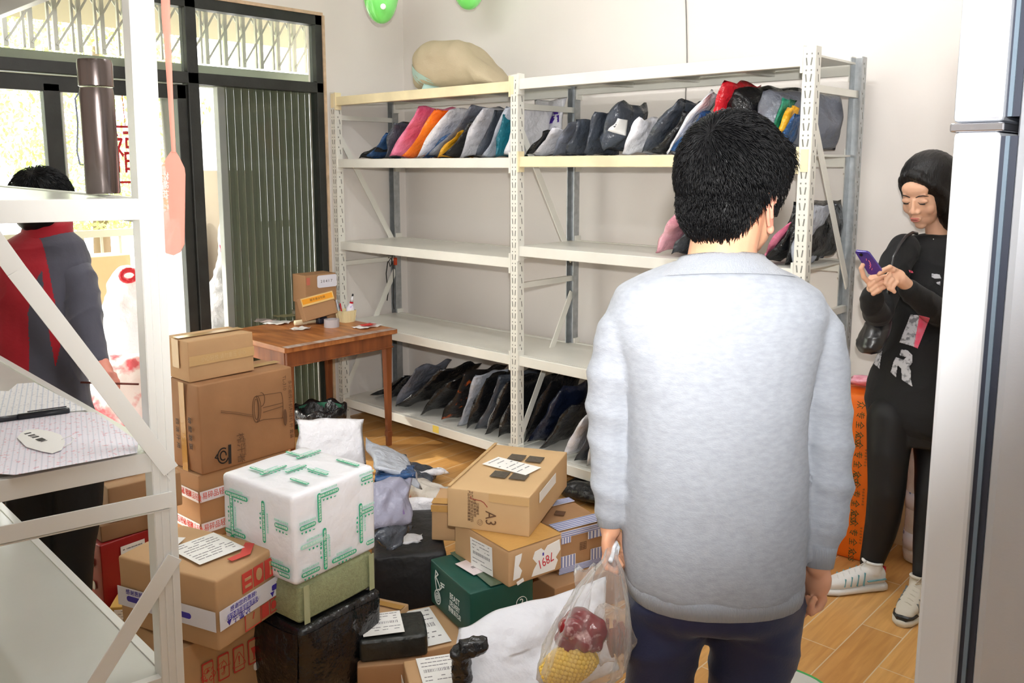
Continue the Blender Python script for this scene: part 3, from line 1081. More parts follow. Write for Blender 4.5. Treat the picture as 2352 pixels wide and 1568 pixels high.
shape(t, 'AB', circ(0.655, 0.77, 0.05, 0.09, n=14)[:-1], M_CB[0], 'pictogram_field', off=0.0075)
shape(t, 'AB', [(0.83, 0.86), (0.87, 0.86), (0.855, 0.76), (0.862, 0.66), (0.838, 0.66), (0.845, 0.76)], M_CB[0], 'pictogram_field', off=0.0075)
strokes(t, 'AB', [[(0.40, 0.28), (0.40, 0.06), (0.66, 0.06), (0.66, 0.28)], [(0.53, 0.18), (0.55, 0.26)]], M_RED, 0.003, 'red_outline', off=0.006)
decal(t, 'AB', 0.68, 0.08, 0.80, 0.28, M_RED, 'red_pictogram', off=0.006)
strokes(t, 'AB', [[(0.83, 0.08), (0.95, 0.08), (0.95, 0.28), (0.83, 0.28), (0.83, 0.08)]], M_RED, 0.003, 'red_outline', off=0.006)
decal(t, 'AB', 0.85, 0.12, 0.93, 0.24, M_RED, 'red_pictogram', rnd=0.9, off=0.006)
waybill(t, 'T', 0.26, 0.22, 0.86, 0.66, rot=R(-14), seed=4, label='large white delivery note', bars=False, rows=9, off=0.007)
decal(t, 'T', 0.36, 0.70, 0.62, 0.90, M_PAPER, 'shipping_label', rot=R(20), off=0.0075)
text(t, 'T', 0.49, 0.80, 0.016, 'HKL32', M_INK, R(20), off=0.009)
shape(t, 'T', [(0.42, 0.10), (0.66, 0.06), (0.90, 0.16), (0.88, 0.24), (0.62, 0.14), (0.44, 0.16)], M_RED, 'red_scrawl', off=0.0062)

# --- boxes under and behind the near rack
t = carton('small orange brown carton with a printed label, in front of the red box', 'box', (1.50, -1.955), R(52), 0.0, 0.17, 0.20, 0.095, mat('cardboard_orange', (206, 160, 80), 0.7), seed=20, bulge=0.002)
waybill(t, 'AB', 0.1, 0.05, 0.95, 0.92, seed=8, label='white label')
t = carton('dark red carton with a white label, seen through the near rack', 'box', (1.30, -1.93), R(95), 0.0, 0.27, 0.20, 0.275, mat('red_carton', (150, 26, 26), 0.4, spec=0.5), seed=21, bulge=0.002)
waybill(t, 'AB', 0.26, 0.24, 0.60, 0.90, seed=9, label='white label')
for v in (0.35, 0.66):
    decal(t, 'DA', 0.66, v, 0.78, v + 0.12, M_ZINC, 'carry_hole', rnd=1.0)
t = carton('low dull brown carton lying on the red box', 'box', (1.30, -1.90), R(88), 0.277, 0.28, 0.20, 0.062, M_CB[3], seed=22, bulge=0.002)
t = carton('brown carton above the red one, top of the pile behind the near rack', 'box', (1.31, -1.87), R(84), 0.341, 0.26, 0.20, 0.13, M_CB[2], seed=23, bulge=0.002)
tape_cross(t, M_TAPE)

# --- right pile
t = carton('flat brown carton with a white label showing at one end, under the dark green box', 'box', (2.455, -1.31), R(66), 0.0, 0.37, 0.27, 0.082, M_CB[0], seed=30, bulge=0.002)
waybill(t, 'T', 0.02, 0.05, 0.34, 0.93, seed=12, label='white label')
t = carton('dark green florist carton with white lettering and a circled 2', 'box', (2.478, -1.215), R(74), 0.090, 0.24, 0.29, 0.158, mat('dark_green_card', (22, 76, 66), 0.45, bump=0.08, bscale=60, var=0.08), seed=31, bulge=0.003)
M_WINK = mat('white_print', (236, 240, 236), 0.5)
text(t, 'DA', 0.66, 0.60, 0.030, 'BEAST', M_WINK, R(0), squeeze=0.85)
text(t, 'DA', 0.66, 0.44, 0.027, 'DELIVERY', M_WINK, R(0), squeeze=0.62)
text(t, 'DA', 0.66, 0.29, 0.021, '野兽派花店', M_WINK, R(0), squeeze=0.85)
strokes(t, 'DA', [circ(0.22, 0.30, 0.075, 0.15), circ(0.22, 0.30, 0.045, 0.09, 0, 330), circ(0.22, 0.30, 0.018, 0.035),
                  [(0.20, 0.45), (0.30, 0.55), (0.24, 0.66), (0.18, 0.74), (0.24, 0.84), (0.18, 0.88), (0.16, 0.70), (0.20, 0.45)], [(0.27, 0.50), (0.34, 0.62), (0.33, 0.70)],
                  [(0.31, 0.70), (0.40, 0.72)], [(0.31, 0.64), (0.39, 0.66)]], M_WINK, 0.0045, 'bird_emblem')
text(t, 'AB', 0.80, 0.50, 0.036, '2', M_WINK)
strokes(t, 'AB', [circ(0.80, 0.50, 0.085, 0.13)], M_WINK, 0.0022, 'printed_ring')
text(t, 'AB', 0.80, 0.27, 0.010, '野兽', M_WINK)
decal(t, 'T', 0.32, 0.0, 0.62, 1.0, mat('tape_over_green', (92, 108, 88), 0.18, bump=0.4, bscale=60), 'clear_tape')
decal(t, 'T', 0.24, 0.35, 0.70, 0.72, mat('pinkish_label', (236, 222, 224), 0.4, bump=0.2), 'shipping_label', rot=R(8), off=OFF + 0.0015)
text(t, 'T', 0.46, 0.5, 0.018, '▥▤ 07', M_INK, off=OFF + 0.003)
t = carton('brown taped carton with a torn white label and 7891 written in red', 'box', (2.518, -1.125), R(80), 0.252, 0.225, 0.318, 0.123, M_CB[0], seed=32, bulge=0.004, bev=0.006)
decal(t, 'T', 0, 0, 1, 1, M_TAPEY, 'tape_layer', th=0.0004, off=0.0035)
shape(t, 'AB', [(0.40, 0.12), (0.84, 0.10), (0.90, 0.34), (0.86, 0.44), (0.95, 0.62), (0.93, 0.92), (0.70, 0.86), (0.64, 0.74), (0.58, 0.84), (0.46, 0.80), (0.42, 0.62), (0.50, 0.44), (0.44, 0.30)], M_PAPER, 'torn_label')
shape(t, 'AB', [(0.10, 0.86), (0.22, 0.88), (0.20, 0.70), (0.16, 0.56), (0.22, 0.40), (0.18, 0.22), (0.06, 0.20)], M_PAPER, 'torn_label')
shape(t, 'AB', [(0.12, 0.12), (0.24, 0.18), (0.26, 0.08), (0.14, 0.02)], M_PAPER, 'torn_label')
text(t, 'AB', 0.66, 0.46, 0.046, '7891', mat('red_pen', (206, 60, 70), 0.5), R(180 + 14), squeeze=0.75, off=OFF + 0.002)
decal(t, 'AB', 0.60, 0.62, 0.625, 0.70, M_BLUE, 'blue_mark', off=OFF + 0.0014)
waybill(t, 'DA', 0.34, 0.05, 0.74, 0.86, rot=R(3), seed=15, label='crumpled white waybill')
t = carton('light brown carton marked A3, black squares on its lid, atop the right pile', 'box', (2.396, -0.976), R(114.5), 0.378, 0.49, 0.297, 0.140, M_CB[1], seed=33, bulge=0.003)
# for this box AB is the long right side, DA the short side towards the viewer
def topq(u, v, uw, vw, m, nm, **k):
    return decal(t, 'T', u - uw / 2, v - vw / 2, u + uw / 2, v + vw / 2, m, nm, **k)
M_GINK = mat('grey_black_ink', (84, 76, 66), 0.6, var=0.25, vscale=90)
topq(0.72, 0.30, 0.125, 0.20, M_GINK, 'printed_square')
topq(0.72, 0.54, 0.125, 0.20, M_GINK, 'printed_square')
topq(0.33, 0.30, 0.125, 0.20, M_GINK, 'printed_square')
topq(0.33, 0.54, 0.125, 0.20, M_GINK, 'printed_square')
waybill(t, 'T', 0.42, 0.17, 0.62, 0.83, rot=R(-18), seed=17, label='white delivery label across the squares', bars=False, rows=6, off=OFF + 0.0015)
text(t, 'DA', 0.535, 0.36, 0.055, 'A3', M_INKF, R(-90), squeeze=0.8)
strokes(t, 'DA', [[(0.30, 0.86), (0.30, 0.80), (0.42, 0.78), (0.46, 0.74), (0.50, 0.64)]], mat('red_brown_pen', (160, 60, 50), 0.6), 0.0022, 'pen_line')
for k in range(4):
    text(t, 'DA', 0.275 + 0.035 * k, 0.62 - 0.02 * k, 0.011, ['产品名称规格数量重量', '生产厂家地址电话号码', '净重毛重体积', '日期编号'][k], M_INKF, R(-90))
text(t, 'DA', 0.41, 0.22, 0.02, '☺', M_INKF)
decal(t, 'T', 0.0, 0.96, 1.0, 1.0, M_TAPE, 'packing_tape')
decal(t, 'DA', 0.52, 0.78, 1.0, 0.99, M_TAPE, 'packing_tape')
decal(t, 'AB', 0.20, 0.60, 0.62, 0.86, M_PAPER, 'white_tape_strip')
t = carton('tan carton with a white label at its right end, tucked behind the A3 carton', 'box', (2.20, -1.035), R(-55), 0.235, 0.20, 0.17, 0.138, M_CB[0], seed=34, bulge=0.002)
t.rotation_euler = (0, 0, R(36))
decal(t, 'AB', 0.62, 0.08, 1.0, 0.90, M_PAPER, 'shipping_label')
decal(t, 'AB', 0.0, 0.82, 1.0, 1.0, M_TAPEY, 'packing_tape')
decal(t, 'T', 0.0, 0.0, 1.0, 0.30, M_TAPEY, 'packing_tape')
t = carton('brown carton criss-crossed with blue and white striped tape, beside the man in grey', 'box', (2.475, -0.775), R(73), 0.145, 0.21, 0.27, 0.160, M_CB[2], seed=35, bulge=0.002)
M_STR = mat('striped_tape_blue', (120, 132, 184), 0.4)
def striped(face, u0, v0, u1, v1, n=5, vert=False):
    decal(t, face, u0, v0, u1, v1, M_WTAPE, 'striped_tape')
    for k in range(n):
        if vert:
            u = u0 + (u1 - u0) * (k + 0.5) / n
            decal(t, face, u - (u1 - u0) / n * 0.18, v0, u + (u1 - u0) / n * 0.18, v1, M_STR, 'tape_stripe', off=OFF + 0.0011)
        else:
            v = v0 + (v1 - v0) * (k + 0.5) / n
            decal(t, face, u0, v - (v1 - v0) / n * 0.18, u1, v + (v1 - v0) / n * 0.18, M_STR, 'tape_stripe', off=OFF + 0.0011)
striped('AB', 0, 0.0, 1, 0.16)
striped('AB', 0, 0.86, 1, 1.0, 3)
striped('AB', 0.02, 0.16, 0.34, 0.42, 5, True)
striped('AB', 0.66, 0.16, 0.98, 0.42, 5, True)
striped('AB', 0.02, 0.72, 0.24, 0.86, 4, True)
striped('AB', 0.60, 0.68, 0.98, 0.86, 5, True)
striped('T', 0, 0.0, 1, 0.24)
striped('T', 0.30, 0.76, 1.0, 0.92, 4)
shape(t, 'T', [(0.32, 0.50), (0.45, 0.40), (0.58, 0.50), (0.45, 0.60)], M_INKF, 'dark_diamond')
text(t, 'AB', 0.50, 0.54, 0.040, '▦', M_INKF)
t = carton('plain brown carton lying under the striped tape carton', 'box', (2.50, -0.80), R(78), 0.0, 0.34, 0.34, 0.143, M_CB[2], seed=36, bulge=0.002)
tape_cross(t, M_TAPE)
# black wrapped long parcel
t = carton('long matt black wrapped parcel slanting between the white box and the green box', 'box', (2.03, -1.16), R(20), 0.0, 0.42, 0.26, 0.228, mat('matt_black_wrap', (34, 34, 36), 0.5, bump=0.6, bscale=12), name='wrapped_parcel', seed=37, bulge=0.008, bev=0.012, body='black_wrap', nsub=10)
t.rotation_euler = (0, 0, R(-38))
# small boxes in the front gap
t = carton('flat black wrapped parcel with a white square label, between the stacks', 'box', (2.42, -1.56), R(55), 0.085, 0.21, 0.16, 0.07, mat('black_foil_wrap', (42, 44, 42), 0.3, bump=0.6, bscale=16), name='wrapped_parcel', seed=40, bulge=0.006, bev=0.01, body='black_wrap', nsub=8)
waybill(t, 'T', 0.05, 0.10, 0.66, 0.94, rot=R(2), seed=21, label='white square label', off=0.009)
t = carton('plain brown carton under the flat black wrapped parcel', 'box', (2.43, -1.58), R(52), 0.0, 0.20, 0.16, 0.083, M_CB[2], seed=41, bulge=0.002)
t = carton('small brown carton with a barcode label and red print at the bottom edge', 'box', (2.68, -1.62), R(58), 0.0, 0.15, 0.17, 0.13, M_CB[0], seed=42, bulge=0.002)
decal(t, 'AB', 0.0, 0.0, 1.0, 0.82, M_PAPER, 'white_tape')
text(t, 'AB', 0.3, 0.5, 0.022, '南 充 市', M_RED, off=OFF + 0.0014)
decal(t, 'DA', 0.0, 0.12, 1.0, 0.66, M_PAPER, 'white_tape')
text(t, 'DA', 0.3, 0.4, 0.024, '品 !', M_RED, off=OFF + 0.0014)
waybill(t, 'T', 0.25, 0.05, 1.0, 0.95, seed=23, label='white barcode label')
t = carton('tan carton lying open edged beside the white box stack, behind the black parcel', 'box', (2.21, -1.455), R(30), 0.0, 0.20, 0.09, 0.11, M_CB[0], seed=43, bulge=0.003)
t.rotation_euler = (0, 0, R(20))
decal(t, 'T', 0, 0.4, 1, 0.7, M_TAPEY, 'packing_tape')
t = carton('brown carton at the bottom edge beside the leg of the man in grey', 'box', (3.10, -1.62), R(35), 0.0, 0.28, 0.24, 0.17, M_CB[2], seed=44, bulge=0.002)
# ------------------------------------------------------------------ soft mailer bags
def plastic(name, rgb, rough=0.28, bump=0.75, bscale=22, var_rgb=None):
    return mat(name, rgb, rough, spec=0.55, bump=bump, bscale=bscale, var_rgb=var_rgb, vscale=9)


PB = dict(
    black=plastic('black_poly', (26, 27, 30), 0.25), slate=plastic('slate_poly', (68, 74, 84), 0.25), grey=plastic('grey_poly', (112, 116, 128), 0.3),
    silver=plastic('silver_poly', (205, 205, 212), 0.28), white=plastic('white_poly', (238, 238, 244), 0.3), pink=plastic('pink_poly', (240, 104, 152), 0.25, var_rgb=(250, 150, 182)),
    palepink=plastic('pale_pink_poly', (240, 150, 175), 0.2, var_rgb=(252, 196, 208)), orange=plastic('orange_poly', (250, 98, 14), 0.22, var_rgb=(255, 140, 30)), blue=plastic('blue_poly', (36, 76, 124), 0.25),
    navy=plastic('navy_poly', (22, 30, 52), 0.28), teal=plastic('teal_poly', (26, 110, 128), 0.3), yellow=plastic('yellow_poly', (240, 176, 40), 0.35),
    red=plastic('red_poly', (206, 28, 44), 0.28), darkgreen=plastic('bag_green', (20, 120, 90), 0.3), lightgrey=plastic('light_grey_poly', (186, 192, 204), 0.3))


def bag_mesh(P0, L, Wv, t, seed, nu=22, nv=16, taper=0.0, crumple=1.0, tailz=0.0):
    """pillow: P0 centre of the lower edge, L vector up its length, Wv vector across, thickness t"""
    P0, L, Wv = Vector(P0), Vector(L), Vector(Wv)
    N = L.cross(Wv).normalized()
    rnd = random.Random(seed)
    bm = bmesh.new()
    grids = []
    sd = seed * 2.37
    for s in (1, -1):
        g = []
        for i in range(nu + 1):
            u = i / nu
            row = []
            for j in range(nv + 1):
                v = j / nv * 2 - 1
                uu = u * 2 - 1
                wsc = 1 - taper * u
                prof = (max(0, 1 - abs(uu) ** 3.0) * max(0, 1 - abs(v) ** 3.5)) ** 0.6
                p = P0 + L * u + Wv * (v * 0.5 * wsc)
                edge = 1 - prof
                # slanted, wavy seams
                p += L.normalized() * (0.012 * crumple * noise.noise(Vector((v * 2.2 + sd, u * 2, 1.3)))) * (1 if u > 0.5 else 0.2)
                p += Wv.normalized() * (0.012 * crumple * noise.noise(Vector((u * 3.1 + sd, 4.1, v * 1.5))))
                q = p + N * (s * t * 0.5 * prof * (1 + 0.35 * noise.noise(Vector((u * 3 + sd, v * 2, s * 2.0)))))
                nzv = noise.noise(q * 16 + Vector((sd, s * 3.0 * prof, 0))) * 0.007 + noise.noise(q * 38 + Vector((sd, 0, s * 2.0 * prof))) * 0.003
                q += N * (nzv * crumple * (0.35 + 0.65 * prof))
                q += N * (0.010 * crumple * edge * math.sin(v * 5 + sd + u * 6) * (1 if (i in (0, nu) or j in (0, nv)) else 0.5))
                row.append(q)
            g.append(row)
        grids.append(g)
    top = [[bm.verts.new(p) for p in r] for r in grids[0]]
    bot = []
    for i in range(nu + 1):
        r = []
        for j in range(nv + 1):
            if i in (0, nu) or j in (0, nv):
                r.append(top[i][j])
            else:
                r.append(bm.verts.new(grids[1][i][j]))
        bot.append(r)
    for i in range(nu):
        for j in range(nv):
            bm.faces.new((top[i][j], top[i][j + 1], top[i + 1][j + 1], top[i + 1][j]))
            try:
                bm.faces.new((bot[i][j], bot[i + 1][j], bot[i + 1][j + 1], bot[i][j + 1]))
            except ValueError:
                pass
    bmesh.ops.recalc_face_normals(bm, faces=bm.faces)
    me = bpy.data.meshes.new('poly_bag')
    bm.to_mesh(me)
    bm.free()
    for p in me.polygons: p.use_smooth = True
    return me


def bag(label, P0, L, Wv, t, m, seed, group=None, cat='parcel', name='mailer_bag', zmin=None, sticker=None, **k):
    me = bag_mesh(P0, L, Wv, t, seed, **k)
    if zmin is not None:
        for v in me.vertices:
            if v.co.z < zmin: v.co.z = zmin + 0.0005
    P0 = Vector(P0)
    e = empty(name, (P0.x, P0.y, zmin if zmin is not None else P0.z), 0, label, cat, group)
    meshobj('bag_film', me, m, e, True)
    if sticker:
        u0, v0, su, sv, lm = sticker[:5]
        L, Wv = Vector(L), Vector(Wv)
        N = L.cross(Wv).normalized()
        s = sticker[5] if len(sticker) > 5 else 1
        bv = BVHTree.FromPolygons([e.matrix_basis @ v.co for v in me.vertices], [tuple(p.vertices) for p in me.polygons])
        mb = MB()
        n = 6
        rows = []
        for i in range(n + 1):
            r = []
            for j in range(n + 1):
                p = P0 + L * (u0 + su * (i / n - 0.5)) + Wv * (v0 + sv * (j / n - 0.5))
                h = bv.ray_cast(p + N * s * 0.3, -N * s)
                q = (h[0] if h[0] is not None else p) + N * s * 0.0025
                r.append(mb.bm.verts.new(q))
            rows.append(r)
        for i in range(n):
            for j in range(n):
                mb.bm.faces.new((rows[i][j], rows[i + 1][j], rows[i + 1][j + 1], rows[i][j + 1]))
        o = mb.build('shipping_label', lm, e, smooth=True)
        md = o.modifiers.new('s', 'SOLIDIFY'); md.thickness = 0.0012; md.offset = 1
    return e


def shelf_bag(lab, bx, by, tx, ty, z, m, seed, wd=0.30, t=0.035, yf=0.05, group=None, dy=0.0, **k):
    """a bag leaning on the shelf: pixel of its front lower corner and of its front upper corner, both near the shelf front"""
    a = atY(bx, by, yf)
    b = atY(tx, ty, yf + dy)
    a.z = z + t * 0.25
    L = b - a
    rj = random.Random(seed * 7 + 1)
    Wv = Vector((rj.uniform(-0.03, 0.03), wd, 0))
    L = L + Vector((rj.uniform(-0.012, 0.012), 0, rj.uniform(-0.012, 0.015)))
    if yf + wd > 0.56: wd = 0.56 - yf; Wv.y = wd
    return bag(lab, a + Wv * 0.5, L, Wv, t, PB[m] if isinstance(m, str) else m, seed, group=group, zmin=z, **k)


G4 = 'parcels on the upper shelf of the left bay'
G4B = 'parcels on the upper shelf of the right bay'
z4 = 1.6505
for i, a in enumerate([
    ('small crumpled black bag lying at the left end of the upper shelf', 822, 366, 866, 332, 'black', 0.26, 0.03),
    ('blue mailer bag slumped near the left end of the upper shelf', 842, 370, 884, 312, 'blue', 0.28, 0.035),
    ('charcoal mailer standing just left of the bright pink one', 882, 360, 903, 284, 'slate', 0.28, 0.03),
    ('bright pink mailer bag leaning beside the orange one', 893, 372, 962, 242, 'pink', 0.33, 0.042),
    ('bright orange mailer bag leaning beside the pink one', 922, 369, 1003, 248, 'orange', 0.33, 0.042),
    ('crumpled white mailer to the right of the orange one, left bay', 955, 368, 1033, 254, 'white', 0.33, 0.055),
    ('translucent grey bag leaning behind the crumpled white one in the left bay', 985, 366, 1085, 250, 'grey', 0.30, 0.03),
    ('thin blue mailer low beside the narrow yellow one', 966, 374, 1036, 302, 'blue', 0.28, 0.02),
    ('narrow yellow mailer edge between blue and black bags', 1002, 366, 1050, 300, 'yellow', 0.28, 0.015),
    ('black mailer leaning just right of the narrow yellow one', 1016, 366, 1080, 276, 'black', 0.30, 0.04),
    ('crinkled white bag right of the black one in the left bay', 1052, 364, 1110, 246, 'silver', 0.31, 0.035),
    ('flat dark grey mailer between two pale ones in the left bay', 1094, 362, 1138, 256, 'slate', 0.31, 0.025),
    ('light grey flat mailer right of the dark grey one, left bay', 1106, 362, 1160, 244, 'lightgrey', 0.31, 0.025),
    ('teal edged mailer beside the white bag with violet print', 1134, 368, 1152, 268, 'teal', 0.30, 0.02),
]):
    lab, bx, by, tx, ty, m, wd, t = a
    shelf_bag(lab, bx, by, tx, ty, z4, m, 100 + i, wd, t, group=G4)
M_VIOL = mat('violet_print', (84, 50, 160), 0.4)
# white bags with violet print at the middle upright
e = shelf_bag('white mailer with a violet band and violet text, left of the middle upright', 1160, 366, 1180, 246, z4, 'white', 130, 0.30, 0.05, group=G4, yf=0.06)
P = [atY(1147, 320, 0.045), atY(1190, 327, 0.045), atY(1190, 331, 0.045), atY(1147, 325, 0.045)]
# print strips laid on the front edge of that bag
def flat_print(parent, pts, m, name='printed_band'):
    bvs = []
    for ch in parent.children:
        if ch.name.startswith('bag_film'):
            me = ch.data
            bv = BVHTree.FromPolygons([parent.matrix_basis @ v.co for v in me.vertices], [tuple(p.vertices) for p in me.polygons])
    P = []
    for x, y in pts:
        d = unpx(x, y).normalized()
        h = bv.ray_cast(EYE, d)
        if h[0] is None: return
        P.append(h[0] - d * 0.003)
    mb = MB()
    c = P
    a, b, c_, d_ = P[:4]
    n = (b - a).cross(c_ - a).normalized()
    if n.dot(FW) > 0: n = -n
    mb.poly(P, 0.0012, n)
    mb.build(name, m, parent)
e2 = bag('white mailer with violet skyline print standing across the shelf right of the middle upright', atY(1248, 330, 0.40) * 1.0, Vector((0.02, 0.03, 0.235)), Vector((0.30, -0.10, 0)), 0.05, PB['white'], 131, group=G4B, zmin=z4 + 0.005)
e2c = atY(1248, 330, 0.36); 
for o_ in (e2,):
    dz = z4 + 0.008 - e2.location.z
for q in (([(1150, 318), (1172, 322), (1172, 328), (1150, 323)], e), ([(1156, 272), (1170, 272), (1170, 284), (1156, 284)], e),
          ([(1262, 268), (1284, 264), (1284, 280), (1262, 284)], e2), ([(1212, 280), (1262, 279), (1262, 283), (1212, 283)], e2), ([(1272, 256), (1282, 255), (1282, 262), (1272, 263)], e2), ([(1238, 262), (1252, 260), (1252, 268), (1238, 269)], e2)):
    flat_print(q[1], q[0], M_VIOL)
for i, a in enumerate([
    ('black mailer leaning first right of the middle upright on the upper shelf', 1208, 357, 1252, 300, 'black', 0.28, 0.035),
    ('silver mailer leaning on the first black one, right bay', 1222, 358, 1272, 296, 'silver', 0.28, 0.03),
    ('grey black mailer behind the silver one, right bay', 1266, 360, 1306, 284, 'grey', 0.28, 0.02),
    ('slate mailer with its twin between it and the big crumpled slate bag', 1300, 372, 1328, 272, 'slate', 0.32, 0.03),
    ('slate mailer directly left of the big crumpled slate bag', 1338, 368, 1368, 252, 'slate', 0.32, 0.03),
]):
    lab, bx, by, tx, ty, m, wd, t = a
    shelf_bag(lab, bx, by, tx, ty, z4 + 0.005, m, 140 + i, wd, t, group=G4B)
z4b = 1.6555
e = shelf_bag('big crumpled slate bag with a white label on the upper shelf', 1378, 358, 1418, 232, z4b, 'slate', 150, 0.30, 0.11, group=G4B, yf=0.07, crumple=1.8, sticker=(0.55, -0.35, 0.3, 0.22, M_PAPER, -1))
for i, a in enumerate([
    ('white mailer leaning right of the big crumpled slate bag', 1425, 360, 1466, 274, 'white', 0.28, 0.045),
    ('dark slate bag leaning high behind the head of the man in grey', 1470, 352, 1556, 224, 'slate', 0.30, 0.06),
    ('crinkled black bag leaning left of the white and navy mailers', 1500, 352, 1580, 262, 'black', 0.30, 0.055),
    ('thin white mailer edge reaching up beside the red one', 1525, 354, 1630, 206, 'white', 0.16, 0.02),
    ('navy blue mailer behind the head of the man in grey', 1540, 354, 1606, 258, 'blue', 0.30, 0.035),
    ('tall red mailer reaching up to the top shelf', 1600, 340, 1668, 182, 'red', 0.30, 0.05),
]):
    lab, bx, by, tx, ty, m, wd, t = a
    shelf_bag(lab, bx, by, tx, ty, z4b, m, 160 + i, wd, t, group=G4B, crumple=1.4)
bag('large crumpled black bag between the red mailer and the grey bag', Vector((2.60, 0.28, z4b + 0.02)), Vector((0.10, 0.0, 0.26)), Vector((0.14, 0.36, 0.0)), 0.20, PB['black'], 170, group=G4B, zmin=z4b, crumple=2.2)
e = bag('big puffy grey bag at the right end of the upper shelf', Vector((2.855, 0.28, z4b + 0.02)), Vector((0.0, 0.02, 0.235)), Vector((0.16, 0.40, 0.0)), 0.15, PB['grey'], 171, group=G4B, zmin=z4b, crumple=1.2)
sn = empty('snack_packet', (2.66, 0.03, z4b), 0, 'green, yellow and blue snack packet on the upper shelf above the man', 'packet', G4B)
p0 = atY(1760, 300, 0.03); p0.z = z4b + 0.01
for k, (m, dx) in enumerate((('darkgreen', 0.0), ('yellow', 0.022), ('blue', 0.045))):
    me = bag_mesh(p0 + Vector((dx, 0.04, 0)), Vector((0.07, 0, 0.20 - 0.03 * k)), Vector((0.0, 0.10, 0)), 0.022, 180 + k, 10, 8)
    for v in me.vertices:
        if v.co.z < z4b: v.co.z = z4b + 0.0005
    meshobj('packet_panel', me, PB[m], sn, True)

# middle shelf, right bay
G3 = 'parcels on the middle shelf of the right bay'
z3 = 1.2125
for i, a in enumerate([
    ('pale pink puffy bag at the left of the middle shelf parcels', 1500, 578, 1560, 476, 'palepink', 0.30, 0.07, 0.06),
    ('shiny dark slate bag right of the pale pink one', 1540, 580, 1600, 500, 'slate', 0.30, 0.035, 0.06),
    ('slate mailer hidden mostly by the neck of the man', 1590, 590, 1650, 500, 'slate', 0.30, 0.04, 0.06),
    ('bright pink mailer seen beside the chin of the man', 1745, 596, 1825, 498, 'pink', 0.30, 0.03, 0.06),
    ('wrinkled black bag beside the bright pink one on the middle shelf', 1762, 602, 1818, 500, 'black', 0.30, 0.05, 0.06),
    ('dark mailer just left of the right front upright, middle shelf', 1800, 604, 1836, 488, 'black', 0.32, 0.04, 0.05),
    ('pale grey bag standing behind the right front upright', 1816, 606, 1850, 470, 'lightgrey', 0.34, 0.03, 0.05),
]):
    lab, bx, by, tx, ty, m, wd, t, yf = a
    shelf_bag(lab, bx, by, tx, ty, z3, m, 200 + i, wd, t, yf=yf, group=G3, crumple=1.5)
bag('big black bag with a pointed corner at the right end of the middle shelf', Vector((2.945, 0.26, z3 + 0.02)), Vector((0.01, 0.02, 0.235)), Vector((0.02, 0.40, 0.0)), 0.10, PB['black'], 210, group=G3, zmin=z3, crumple=1.0)

# lowest shelf
G1 = 'dark parcels on the lowest shelf'
z1 = 0.1505
for i, a in enumerate([
    ('flat black bag at the left end of the lowest shelf behind the desk leg', 850, 905, 925, 872, 'black', 0.30, 0.03, 0.12, 1.0),
    ('black mailer second from the left end of the lowest shelf', 880, 912, 935, 862, 'black', 0.30, 0.04, 0.12, 1.0),
    ('grey bag leaning left of the black one with the white tag, lowest shelf', 905, 922, 955, 848, 'grey', 0.32, 0.035, 0.07, 1.3),
    ('black bag with a white triangular tag on the lowest shelf', 912, 930, 1015, 852, 'black', 0.34, 0.05, 0.06, 1.6),
    ('crumpled black bag left of the one with orange print', 960, 940, 1040, 868, 'black', 0.34, 0.06, 0.06, 1.8),
    ('black bag with orange print on the lowest shelf', 1014, 950, 1065, 858, mat('black_orange_poly', (30, 28, 28), 0.3, bump=0.6, bscale=22, var_rgb=(170, 80, 30), vscale=22, vthr=(0.62, 0.68)), 0.32, 0.05, 0.06, 1.4),
    ('pale grey strip like mailer standing on the lowest shelf', 1050, 952, 1090, 862, 'lightgrey', 0.30, 0.03, 0.05, 1.0),
    ('black mailer right of the pale grey strip like one', 1068, 962, 1112, 868, 'black', 0.32, 0.045, 0.05, 1.4),
    ('charcoal bag with a blue white patch, lowest shelf', 1092, 966, 1150, 868, 'slate', 0.34, 0.05, 0.05, 1.3),
    ('black bag with a white pointed label beside the middle upright', 1112, 974, 1162, 874, 'black', 0.34, 0.05, 0.05, 1.2),
    ('black bag directly left of the middle upright, lowest shelf', 1142, 978, 1180, 880, 'black', 0.34, 0.05, 0.05, 1.2),
]):
    lab, bx, by, tx, ty, m, wd, t, yf, cr = a
    kw = {}
    if i == 8: kw['sticker'] = (0.80, -0.20, 0.25, 0.5, PB['lightgrey'], 1)
    if i == 3: kw['sticker'] = (0.18, -0.38, 0.2, 0.16, M_PAPER, 1)
    if i == 9: kw['sticker'] = (0.25, -0.36, 0.42, 0.22, M_PAPER, 1)
    shelf_bag(lab, bx, by, tx, ty, z1, m, 220 + i, wd, t, yf=yf, group=G1, crumple=cr, **kw)
